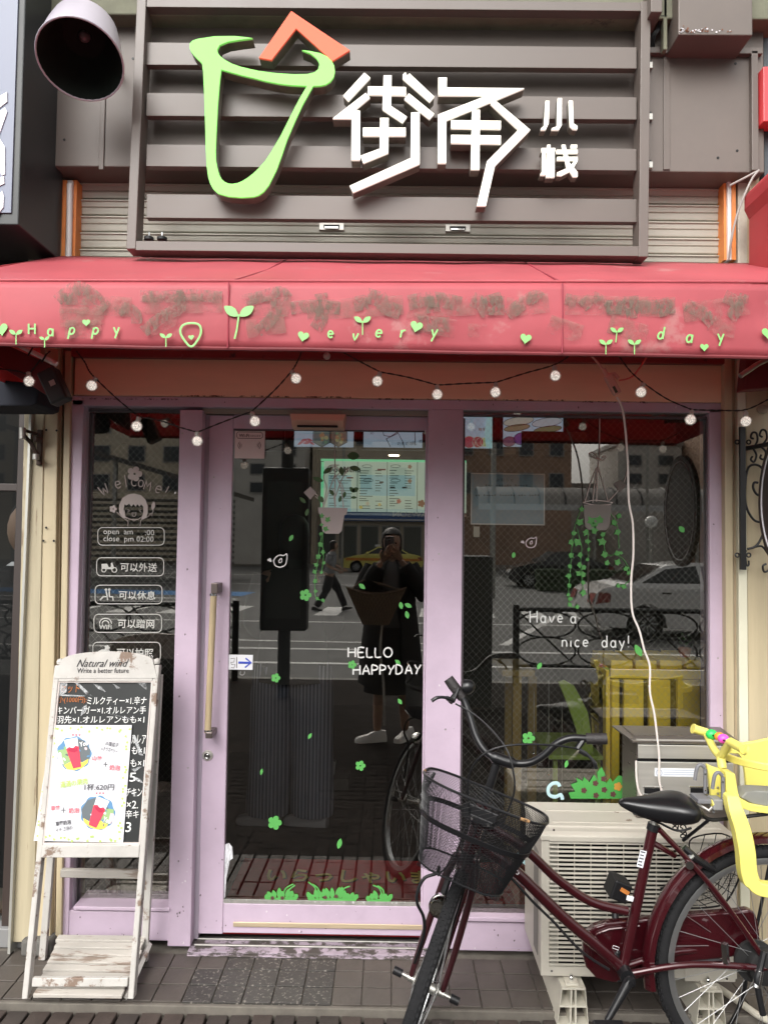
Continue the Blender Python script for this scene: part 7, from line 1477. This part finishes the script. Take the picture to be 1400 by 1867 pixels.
def shoe(parent,c,dirv,m,L_=.26):
    d=V(dirv).normalized(); s=V((-d.y,d.x,0)); c=V(c); mb=MB(); rg=[]
    for t,w_,h in ((-.5,.018,.05),(-.46,.034,.085),(-.25,.038,.088),(-.05,.038,.075),(.15,.044,.055),(.35,.044,.045),(.47,.030,.034),(.5,.012,.02)):
        o_=c+d*t*L_; rg.append([o_-s*w_,o_-s*w_*.95+V((0,0,h*.55)),o_-s*w_*.5+V((0,0,h)),o_+s*w_*.5+V((0,0,h)),o_+s*w_*.95+V((0,0,h*.55)),o_+s*w_])
    mb.rings(rg); o=obj('shoe',mb,m,parent,smooth=True); return o
wsn=mat('white sneaker',(.75,.74,.72),.5)
shoe(ph,(px_-.15,py_+.03,gzp),(-1,.25,0),wsn); shoe(ph,(px_+.12,py_-.04,gzp),(-.5,.85,0),wsn)
T('strap',smooth_path([(px_-.06,py_+.19,1.0),(px_-.08,py_+.2,.7),(px_-.05,py_+.2,.4),(px_-.04,py_+.16,.10)],5),.012,mat('pale strap',(.45,.44,.41),.7),ph,6)
# woven bag on her forearm
wb=thing('woven_bag',(px_-.14,py_+.20,.90),'brown woven straw bag on the photographer forearm, mirrored in the door','bag')
straw=mat('straw weave',(.16,.11,.075),.8,n=.3,ns=60); 
def bagpt(u,v):  # u 0..1 round, v 0..1 up
    a=2*math.pi*u; w_=lerp(.10,.235,v); y_=lerp(.045,.075,v); top=.90+.24*v+.05*v*(abs(math.cos(a))**2); return V((px_-.12+w_*math.cos(a),py_+.22+y_*math.sin(a),top))
mb=MB(); mb.rings([[bagpt(k/24,v/4)*1 for k in range(24)] for v in range(5)],(True,False)); o=obj('body',mb,straw,wb,smooth=True)
mb=MB()
for k in range(40):
    for s in (1,-1): mb.tube([bagpt((k/40+s*.12*t/6)%1,t/6)+ (bagpt((k/40+s*.12*t/6)%1,t/6)-V((px_-.12,py_+.22,1.0))).normalized()*.003 for t in range(7)],.0028,4)
obj('weave',mb,mat('straw light',(.26,.19,.13),.8),wb,kind='stuff'); T('rim',[bagpt(k/32,1) for k in range(32)],.006,straw,wb,6,closed=True); T('handle',smooth_path([bagpt(.6,1),(px_-.22,py_+.09,1.22),bagpt(.9,1)],6),.007,straw,wb,8); T('handle',smooth_path([bagpt(.1,1),(px_-.2,py_+.16,1.24),bagpt(.4,1)],6),.007,straw,wb,8)
# --- the staff member inside
sx_,sy_=P(528,1495,1.25).x,1.28
sp=thing('person',(sx_,sy_,0),'person in dark top and wide striped trousers standing inside the glass door','person')
stripe=bpy.data.materials.new('striped cloth'); stripe.use_nodes=True; t_=stripe.node_tree; b_=t_.nodes['Principled BSDF']; b_.inputs['Roughness'].default_value=.9
tc=t_.nodes.new('ShaderNodeTexCoord'); sx=t_.nodes.new('ShaderNodeSeparateXYZ'); ma=t_.nodes.new('ShaderNodeMath'); ma.operation='MULTIPLY'; ma.inputs[1].default_value=330; mn=t_.nodes.new('ShaderNodeMath'); mn.operation='SINE'; cr_=t_.nodes.new('ShaderNodeValToRGB')
cr_.color_ramp.elements[0].position=.5; cr_.color_ramp.elements[0].color=(.03,.033,.05,1); cr_.color_ramp.elements[1].position=.62; cr_.color_ramp.elements[1].color=(.15,.15,.19,1)
t_.links.new(tc.outputs['Object'],sx.inputs[0]); t_.links.new(sx.outputs[0],ma.inputs[0]); t_.links.new(ma.outputs[0],mn.inputs[0]); t_.links.new(mn.outputs[0],cr_.inputs[0]); t_.links.new(cr_.outputs[0],b_.inputs['Base Color'])
jt2={'pel':((sx_,sy_,.90),.12),'che':((sx_,sy_,1.22),.13),'nk':((sx_,sy_,1.40),.05),'hd':((sx_,sy_,1.46),.045),'sl':((sx_-.17,sy_,1.36),.055),'el':((sx_-.22,sy_,1.10),.045),'wl':((sx_-.10,sy_+.20,1.0),.028),'sr':((sx_+.17,sy_,1.36),.055),'er':((sx_+.22,sy_,1.10),.045),'wr':((sx_+.10,sy_+.20,1.0),.028),'hl':((sx_-.09,sy_,.84),.08),'al':((sx_-.12,sy_,.08),.036),'hr':((sx_+.09,sy_,.84),.08),'ar':((sx_+.12,sy_,.08),.036)}
bodymesh('body',jt2,[('pel','che'),('che','nk'),('nk','hd'),('che','sl'),('sl','el'),('el','wl'),('che','sr'),('sr','er'),('er','wr'),('pel','hl'),('hl','al'),('pel','hr'),('hr','ar')],skin,sp)
obj('dark_top',MB().rings(tubeR([(sx_,sy_,z) for z in (.78,.95,1.1,1.28,1.38,1.43)],[.215,.19,.18,.19,.14,.06])),blk,sp,smooth=True)
for s in (-1,1):
    rg=[]
    for z,r,ox in ((.055,.115,.125),(.12,.118,.123),(.3,.113,.118),(.5,.115,.11),(.7,.125,.10),(.86,.125,.085),(.92,.10,.07)):
        rg.append([(sx_+s*ox+r*math.cos(2*math.pi*k/26)*(1+.05*math.sin(4*k+z*3)),sy_+r*.85*math.sin(2*math.pi*k/26)*(1+.07*math.sin(3*k+z*5)),z) for k in range(26)])
    obj('trouser_leg',MB().rings(rg),stripe,sp,smooth=True); shoe(sp,(sx_+s*.13-.04,sy_-.02,0),(-1,.12,0),mat('grey shoe',(.12,.11,.12),.6),.25)
    W_=jt2['wl' if s<0 else 'wr'][0]; T('sleeve',smooth_path([jt2['sl' if s<0 else 'sr'][0],jt2['el' if s<0 else 'er'][0],V(jt2['el' if s<0 else 'er'][0]).lerp(V(W_),.8)],5),.062,blk,sp,12); hand(sp,W_,(-s*.6,.5,.1),(0,0,1),.6)
head(sp,(sx_,sy_-.01,1.565),(.2,1,0),.05)
pail=thing('white_cup',P(602,1410,1.9),'white paper cup standing on something dark inside the shop','cup'); a=P(602,1412,1.9); obj('cup',MB().lathe([(.028,0),(.036,.08),(.038,.08),(.038,.084),(.034,.084),(.03,.01)],a,(0,0,1),20),mat('cup white',(.35,.35,.34),.5),pail,smooth=True); B('stand',a.x-.12,a.x+.12,1.82,2.0,0,a.z-.001,wall_in,pail,0)

# ================================================================== ACROSS THE STREET (seen mirrored in the glass)
def R_(px,py,D):   # the real place of something mirrored by the door glass, D = light path length
    d=ray(px,py); v=CAM+d*(D/ (d.y)); return V((v.x,-v.y,v.z))
asph=mat('asphalt',(.13,.13,.127),.85,n=.2,ns=1.5,bump=.3,bs=60,c2=(.12,.12,.115),thr=.68)
rdp=obj('road',MB().add([(-150,-5.95,-.235),(150,-5.95,-.235),(150,-300,-.235),(-150,-300,-.235)][::-1],[(0,1,2,3)]),asph,kind='structure')
kb=obj('kerb',MB().box(-40,40,-5.95,-5.76,-.235,-.09),mat('kerb stone',(.25,.24,.22),.8,n=.2,ns=6),kind='structure',bev=.01)
fs=obj('far_pavement',MB().box(-80,80,-75,-44.5,-.3,-.11),mat('far paving',(.22,.20,.18),.9,n=.2,ns=3),kind='structure')
rm=mat('road paint',(.78,.78,.76),.8,n=.2,ns=8,c2=(.15,.15,.15),thr=.66); zr_=-.230
def rl(name,x0,y0,x1,y1,w_,m=rm): 
    d=V((x1-x0,y1-y0,0)).normalized(); s=V((-d.y,d.x,0))*w_/2; a,b=V((x0,y0,zr_)),V((x1,y1,zr_)); q=[a+s,b+s,b-s,a-s]; n=(q[1]-q[0]).cross(q[2]-q[0]).z; q=q if n>0 else q[::-1]; return obj(name,MB().add(q,[(0,1,2,3)]),m,rdp)
rl('edge_line',-30,-8.2,30,-7.4,.14); rl('lane_line',-30,-9.4,30,-9.0,.15); rl('lane_line',-4,-10.2,1.0,-10.0,.12); rl('lane_line',-30,-13.0,30,-13.4,.14); rl('lane_line',-30,-26,30,-27,.2); rl('lane_line',-40,-34,40,-34,.2)
for i in range(-6,14): rl('crossing_bar',-4+i*1.25,-14.6,-4+i*1.25+.15,-16.8,.55)
rl('lane_line',2,-10,14,-40,.16); rl('blue_lane',-18,-22,-4.5,-21,1.8,mat('blue road paint',(.06,.22,.50),.8)); rl('lane_line',-18,-19.2,-4.5,-19,.3)
# railing with big rings along the kerb
def railing(x0,x1,y,lab):
    t=thing('street_railing',((x0+x1)/2,y,-.1),lab,'railing','ring railings along the kerb'); zt4,zb4=.80,.16
    T('top_rail',[(x0,y,zt4),(x1,y,zt4)],.028,black_iron,t,8); T('bottom_rail',[(x0,y,zb4),(x1,y,zb4)],.020,black_iron,t,8)
    for x in (x0,x1): T('post',[(x,y,-.13),(x,y,zt4+.05)],.038,black_iron,t,10)
    n=max(1,round((x1-x0)/.62)); w_=(x1-x0)/n
    for i in range(n):
        for (oz,rx,rz) in ((.63,.30,.15),(.33,.30,.16)): T('ring',[(x0+w_*(i+.5+(.25 if oz<.5 else 0)*0)+rx*1.1*math.cos(a),y+.002*i,oz+rz*math.sin(a)) for a in [2*math.pi*k/26 for k in range(26)]],.012,black_iron,t,6,closed=True)
        T('curve',smooth_path([(x0+w_*i,y-.01,zt4),(x0+w_*(i+.45),y-.01,.5),(x0+w_*(i+1),y-.01,zb4)],6),.012,black_iron,t,6)
railing(-3.6,-1.75,-5.55,'black ring railing at the kerb beyond the photographer on the pole side'); railing(1.45,4.2,-5.55,'black ring railing at the kerb in front of the silver car'); railing(4.5,7.2,-5.5,'black ring railing at the kerb past the silver car wheel'); railing(-6.0,-3.8,-5.55,'black ring railing at the kerb furthest along on the lamp side')
# street sign box on a pole
a=R_(522,1000,7.6); bxm=mat('dark green grey box',(.020,.022,.021),.5)
pbx=thing('pole_sign_box',(a.x,a.y,-.12),'tall dark boxed street panel on a thick pole by the kerb','street box')
T('pole',[(a.x-.02,a.y,-.12),(a.x-.02,a.y,3.8)],.065,bxm,pbx,14); B('panel',a.x-.26,a.x+.22,a.y-.12,a.y+.12,.62,2.30,bxm,pbx,.02); B('glass_face',a.x-.20,a.x+.16,a.y+.121,a.y+.13,.75,1.35,mat('panel face',(.05,.06,.055),.3),pbx,.005); B('glass_face',a.x-.20,a.x+.16,a.y+.121,a.y+.13,1.45,2.15,mat('panel face',(.05,.06,.055)),pbx,.005)
pb2=thing('utility_box',(R_(870,1180,7.4).x,-4.7,-.12),'dark steel street cabinet at the kerb beside the ring railing','street box'); a=R_(870,1180,7.4); B('cabinet',a.x-.18,a.x+.13,a.y-.2,a.y+.2,-.12,1.42,bxm,pb2,.02); B('plinth',a.x-.2,a.x+.15,a.y-.22,a.y+.22,-.13,-.05,mortar_m,pb2,.01)
# bollard and lamp
lpz=thing('street_lamp',(R_(1188,1020,20).x,R_(1188,1020,20).y,-.23),'white globe street lamp beside the silver car','street lamp'); a=R_(1188,1020,20); T('post',[(a.x,a.y,-.23),(a.x,a.y,2.0)],.06,dull_metal,lpz,10); obj('globe',MB().ball((a.x,a.y,2.15),.17,14),mat('globe white',(.7,.7,.68),.3),lpz,smooth=True)
# silver car
def car(name,lab,x,y,z,L_,paint,ang=0,kind='sedan',grp=None,flip=1):
    c=thing(name,(x,y,z),lab,'car' if kind!='taxi' else 'taxi',grp); W_=.86
    M=Matrix.Translation((x,y,z))@Matrix.Rotation(rad(ang),4,'Z')@Matrix.Diagonal((flip,1,1,1))
    k=L_/4.6
    prof=[(-2.3,.42),(-2.32,.62),(-2.25,.86),(-2.1,.96),(-1.72,1.02),(-1.55,1.06),(-.95,1.38),(-.35,1.45),(.25,1.42),(.95,1.02),(1.6,.90),(2.12,.76),(2.3,.58),(2.3,.36),(2.1,.24)]
    arch=lambda cx: [(cx+.36*math.cos(rad(a)),.31+.36*math.sin(rad(a))) for a in range(0,181,20)]
    low=[(1.78,.22)]+arch(1.42)+[(1.06-.02,.22),(-.96,.22)]+arch(-1.34)+[(-1.72,.22),(-2.15,.24)]
    pr=prof+low
    sec=lambda f:[(px*k,pz) for px,pz in pr]
    tm=lambda pz:1-.22*max(0,(pz-.95)/.5)
    mb=MB(); mb.m=M; n=len(pr)
    ys=(-1,-.93,.93,1); rg=[]
    from_=[]
    for yy,ins in ((-W_,.0),(-W_+.05,.0),(W_-.05,.0),(W_,.0)):
        rg.append([(px*k,yy*tm(pz)*(1 if abs(yy)<W_ else 1),pz) for px,pz in pr])
    pts=[(px*k,pz) for px,pz in pr]; tri=tessellate_polygon([[V((a,b,0)) for a,b in pts]])
    vs=[p for r in rg for p in r]; fs=[]
    for j in range(3): fs+=[(j*n+i,j*n+(i+1)%n,(j+1)*n+(i+1)%n,(j+1)*n+i) for i in range(n)]
    fs+=[tuple(t) for t in tri]+[tuple(i+3*n for i in t[::-1]) for t in tri]
    mb.add(vs,fs); b=obj('body',mb,paint,c,smooth=True)
    gl_=mat('car glass',(.012,.014,.015),.08,spec=.8)
    for s in (-1,1):
        for pts in ([(-1.42,1.06),(-.95,1.32),(-.38,1.385),(-.34,1.06)],[(-.28,1.06),(-.30,1.385),(.22,1.36),(.80,1.04)]):
            mb=MB(); mb.m=M; q=[(a*k,s*(W_*tm(b_)+.008),b_) for a,b_ in pts]; mb.add(q,[tuple(range(4))]); obj('window',mb,gl_,c)
        for wx in (1.42,-1.34):
            wn=node('wheel',c); mb=MB(); mb.m=M; mb.lathe([(.31,-.10),(.325,-.07),(.325,.07),(.31,.10),(.22,.10),(.22,-.10)],(wx*k,s*(W_-.10),.30),(0,1,0),28,cap=(False,False)); obj('tyre',mb,rubber,wn,smooth=True)
            mb=MB(); mb.m=M; mb.lathe([(.225,0),(.225,s*.012),(.19,s*.004)],(wx*k,s*(W_-.03),.30),(0,1,0),24); obj('rim',mb,mat('dark hub',(.10,.10,.10),.4,metal=.6),wn)
            for i in range(9):
                a=2*math.pi*i/9; mb=MB(); mb.m=M; mb.tube([(wx*k+.04*math.cos(a),s*(W_-.012),.30+.04*math.sin(a)),(wx*k+.205*math.cos(a),s*(W_-.012),.30+.205*math.sin(a))],.017,6); obj('rim_spoke',mb,alu,wn)
        for dx in (-.32,-1.3): mb=MB(); mb.m=M; mb.box(dx*k+.02 if dx>-1 else dx*k+.25,dx*k+.18 if dx>-1 else dx*k+.42,min(s*W_,s*(W_+.02)),max(s*W_,s*(W_+.02)),.86,.89); obj('door_handle',mb,chrome,c)
        mb=MB(); mb.m=M; mb.box(.72*k,.90*k,min(s*(W_-.03),s*(W_+.16)),max(s*(W_-.03),s*(W_+.16)),1.0,1.12); obj('mirror',mb,paint,c,bev=.03)
        mb=MB(); mb.m=M; mb.add([(-2.27*k,s*.86,.66),(-2.0*k,s*.872,.70),(-2.0*k,s*.872,.86),(-2.2*k,s*.865,.88)],[(0,1,2,3)]); mb.add([(-2.335*k,s*.84,.66),(-2.335*k,s*.5,.68),(-2.28*k,s*.5,.84),(-2.26*k,s*.84,.86)],[(0,1,2,3)]); obj('tail_light',mb,mat('tail light',(.30,.08,.07),.2),c)
        mb=MB(); mb.m=M; mb.add([(2.31*k,s*.84,.56),(2.31*k,s*.5,.56),(2.20*k,s*.5,.74),(2.16*k,s*.84,.74)],[(0,1,2,3)]); obj('head_light',mb,mat('head light',(.6,.6,.6),.1),c)
    for pts in ([(-1.58,1.07,.70),(-.98,1.37,.62)],[(.98,1.02,.72),(.28,1.42,.62)]):
        (a,b_,w1),(a2,b2,w2)=pts; up=.012; mb=MB(); mb.m=M; mb.add([(a*k,-w1,b_+up),(a*k,w1,b_+up),(a2*k,w2,b2+up),(a2*k,-w2,b2+up)],[(0,1,2,3)]); obj('windscreen',mb,gl_,c)
    return c
silver=mat('silver car paint',(.80,.80,.79),.2,metal=.15,coat=.8)
a=R_(1085,1080,13.8); car('parked_car','silver sedan standing at the crossing beyond the ring railing',a.x+2.35,a.y-.9,-.235,4.7,silver)
tx=R_(622,1030,42); tcar=car('taxi','yellow taxi with orange stripe driving past the convenience store',tx.x+2.3,tx.y,-.235,4.6,mat('taxi yellow',(.66,.60,.14),.3,coat=.5),kind='taxi',flip=-1)
B('roof_light',tx.x+1.9,tx.x+2.2,tx.y-.1,tx.y+.1,1.20,1.32,paper,tcar,.02); B('stripe',tx.x+.3,tx.x+4.4,tx.y+.87,tx.y+.885,.42,.56,mat('taxi orange',(.6,.22,.03),.4),tcar,0)
a=R_(930,1035,30); car('parked_car','small black car waiting beside the hedge across the road',a.x+1.9,a.y,-.235,4.2,mat('black car paint',(.02,.02,.022),.2,coat=.6),flip=-1)
# walking man
a=R_(600,1097,18.6); wx,wy,wz=a.x,a.y,-.235
wm=thing('person',(wx,wy,wz),'man in grey short sleeved shirt and black trousers striding over the crossing','person')
jt3={'pel':((wx,wy,wz+.95),.13),'che':((wx+.02,wy,wz+1.28),.14),'nk':((wx+.05,wy,wz+1.48),.055),'hd':((wx+.07,wy,wz+1.55),.05),'sl':((wx+.02,wy-.17,wz+1.42),.055),'el':((wx+.10,wy-.2,wz+1.15),.045),'wl':((wx+.30,wy-.18,wz+1.05),.03),'sr':((wx+.02,wy+.17,wz+1.42),.055),'er':((wx-.06,wy+.2,wz+1.15),.045),'wr':((wx+.22,wy+.2,wz+1.02),.03),
 'hl':((wx,wy-.09,wz+.88),.10),'kl':((wx+.22,wy-.09,wz+.50),.07),'al':((wx+.38,wy-.09,wz+.12),.045),'hr':((wx,wy+.09,wz+.88),.10),'kr':((wx-.10,wy+.09,wz+.48),.07),'ar':((wx-.32,wy+.09,wz+.12),.045)}
ed=[('pel','che'),('che','nk'),('nk','hd'),('che','sl'),('sl','el'),('el','wl'),('che','sr'),('sr','er'),('er','wr'),('pel','hl'),('hl','kl'),('kl','al'),('pel','hr'),('hr','kr'),('kr','ar')]
bodymesh('body',jt3,ed,skin,wm)
shirt=mat('grey shirt',(.22,.23,.24),.8); obj('shirt',MB().rings([[(wx+ox+r*.72*math.cos(2*math.pi*k/18),wy+r*math.sin(2*math.pi*k/18),wz+z) for k in range(18)] for z,r,ox in ((.95,.175,0),(1.1,.18,.01),(1.28,.2,.02),(1.42,.19,.03),(1.5,.08,.05))]),shirt,wm,smooth=True)
for s in ('l','r'):
    T('sleeve',[jt3['s'+s][0],V(jt3['s'+s][0]).lerp(V(jt3['e'+s][0]),.8)],[.085,.072],shirt,wm,12); T('trouser_leg',smooth_path([jt3['h'+s][0],jt3['k'+s][0],jt3['a'+s][0]],5),[.115]*5+[.088]*5+[.07],blk,wm,12)
    W_=V(jt3['w'+s][0]); hand(wm,W_,(.9,0,-.3),(0,-1 if s=='l' else 1,0),.6)
shoe(wm,(wx+.44,wy-.09,wz+.03),(1,0,.25),blk,.28); shoe(wm,(wx-.30,wy+.09,wz+.01),(1,0,-.1),blk,.28); head(wm,(wx+.09,wy,wz+1.65),(1,0,0),-.03)
# buildings over the road
def building(x0,x1,y,h,m,lab,rows=3,cols=4,dep=8,name='building',wz0=4.2):
    b=thing(name,((x0+x1)/2,y,-.1),lab,'building'); B('wall',x0,x1,y-dep,y,-.15,h,m,b,0); wg=mat('far window glass',(.05,.06,.07),.15); fr=mat('far frame',(.35,.34,.32),.6)
    for r in range(rows):
        for c in range(cols):
            x=x0+(x1-x0)*(c+.5)/cols; z=wz0+(h-wz0-.6)*(r+.3)/rows; w_=(x1-x0)/cols*.5; hh_=min(1.6,(h-wz0)/rows*.55)
            f=B('window',x-w_/2,x+w_/2,y,y+.08,z,z+hh_,fr,b,0); B('pane',x-w_/2+.08,x+w_/2-.08,y+.081,y+.09,z+.08,z+hh_-.08,wg,f,0)
    B('parapet',x0-.1,x1+.1,y-dep,y+.15,h,h+.35,fr,b,0); return b
YO=-49
brickf=mat('far brown brick',(.42,.27,.19),.8,n=.25,ns=1.2); concf=mat('far concrete',(.62,.60,.56),.8,n=.15,ns=.8); tanf=mat('far tan render',(.64,.56,.44),.8,n=.15,ns=.8)
b0=building(-5.5,4.2,YO,11,tanf,'tan building with the blue fronted convenience store across the road',2,4)
B('shop_band',-4.8,4.0,YO,YO+.5,2.9,3.75,mat('blue shop band',(.08,.17,.42),.5),b0,.02); B('white_band',-4.8,4.0,YO+.5,YO+.52,2.95,3.05,paper,b0,0)
sgt=Matrix.Translation((1.7,YO+.53,3.15))@Matrix(((-1,0,0,0),(0,0,1,0),(0,1,0,0),(0,0,0,1)))
font_text('lettering','LAWSON',mat('white shop letter',(.75,.76,.78),.5),b0,Matrix.Translation((2.9,YO+.54,3.2))@Matrix(((-1,0,0,0),(0,0,1,0),(0,1,0,0),(0,0,0,1))),w=2.7,h=.4,bold=.03,depth=.02)
for x in (-4.4,-2.9,-1.4,.1,1.6,3.1): f=B('shop_window',x-.65,x+.65,YO+.02,YO+.1,.2,2.6,mat('far frame',(.35,.34,.32)),b0,0); B('pane',x-.58,x+.58,YO+.101,YO+.11,.3,2.5,mat('far shop glass',(.10,.11,.10),.15,emit=.05),f,0)
building(4.4,13.2,YO-2,16,brickf,'tall reddish brown brick building above the arcade roof',4,4,name='building'); building(17.2,22,YO-4,9,concf,'low pale concrete building beside the gap of sky',3,2); building(13.3,17.1,YO-10,6.2,concf,'small low building at the foot of the sky gap',1,2); building(22.2,40,YO,14,brickf,'long brown block at the railway side of the street',4,7); building(-14,-5.7,YO+3,8.5,concf,'grey blank faced building with shutters beyond the pole box',3,4); building(-34,-14.2,YO,15,tanf,'large tan block furthest down the street on the lamp side',5,8)
a0=R_(845,900,44); ar=thing('arcade_roof',(15,-42,-.1),'long grey barrel vaulted arcade roof on posts along the far pavement','arcade')
rg=[]
for i in range(31):
    x=lerp(5.2,40,i/30); rg.append([(x,-42+1.5*math.cos(rad(a)),3.75+1.15*math.sin(rad(a))) for a in range(0,181,18)]+[(x,-42+1.42*math.cos(rad(a)),3.75+1.07*math.sin(rad(a))) for a in range(180,-1,-18)])
mbx=MB(); mbx.rings(rg); obj('vault',mbx,mat('grey vault sheet',(.30,.28,.26),.6),ar,smooth=True); B('fascia',5.2,40,-40.55,-40.42,3.45,3.8,mat('pale fascia',(.55,.55,.54),.6),ar,0)
for i in range(24): T('rib',[(5.8+i*1.5,-42+1.53*math.cos(rad(a)),3.75+1.18*math.sin(rad(a))) for a in range(0,181,18)],.05,black_iron,ar,5)
for x in (6,12,18,24,30,36): T('post',[(x,-40.6,-.1),(x,-40.6,3.5)],.12,dull_metal,ar,8)
# escalator-like sloping roof at the station side
shd=thing('sloping_roof',(-9,-30,-.1),'dark lean-to roof sloping down beside the crossing','shelter'); mb=MB(); mb.prism([(-16,6.2),(-6.8,3.6),(-6.8,3.4),(-16,6.0)],-34,-26); obj('roof',mb,mat('dark roof sheet',(.09,.08,.07),.7),shd); 
for x in (-15,-11,-7.2): T('post',[(x,-26.5,-.2),(x,-26.5,3.5+(-6.8-x)*.28)],.1,dull_metal,shd,8)
for i in range(12): B('louvre',-16,-6.9,-30,-29.9,.4+i*.25,.52+i*.25,mat('dark roof sheet',(.09,.08,.07)),shd,0)
# hedge and lamp posts
hg=obj('hedge',MB().box(5.5,12,-25,-24.2,-.2,.55),mat('hedge leaf mass',(.035,.06,.022),.9,n=.5,ns=6,bump=1,bs=12)); tag(hg,'clipped low green hedge on the traffic island beside the black car','hedge')
dm=hg.modifiers.new('r','SUBSURF'); dm.subdivision_type='SIMPLE'; dm.levels=4; dm.render_levels=4; tx_=bpy.data.textures.new('leafy','CLOUDS'); tx_.noise_scale=.15; dd_=hg.modifiers.new('d','DISPLACE'); dd_.texture=tx_; dd_.strength=.25
for n_,(x,y) in enumerate(((-2.6,-38),(13.5,-36),(3.2,-20))):
    t=thing('lamp_post',(x,y,-.2),('tall grey lamp post beside the convenience store','tall grey lamp post in front of the arcade','tall grey lamp post on the near side of the island')[n_],'lamp post'); T('post',[(x,y,-.2),(x,y,7)],.08,dull_metal,t,8); T('arm',smooth_path([(x,y,6.9),(x+.3,y,7.3),(x+1.4,y,7.4)],5),.05,dull_metal,t,8); B('lamp_head',x+1.2,x+1.9,y-.12,y+.12,7.33,7.45,dull_metal,t,.03)
# second bicycle behind the photographer
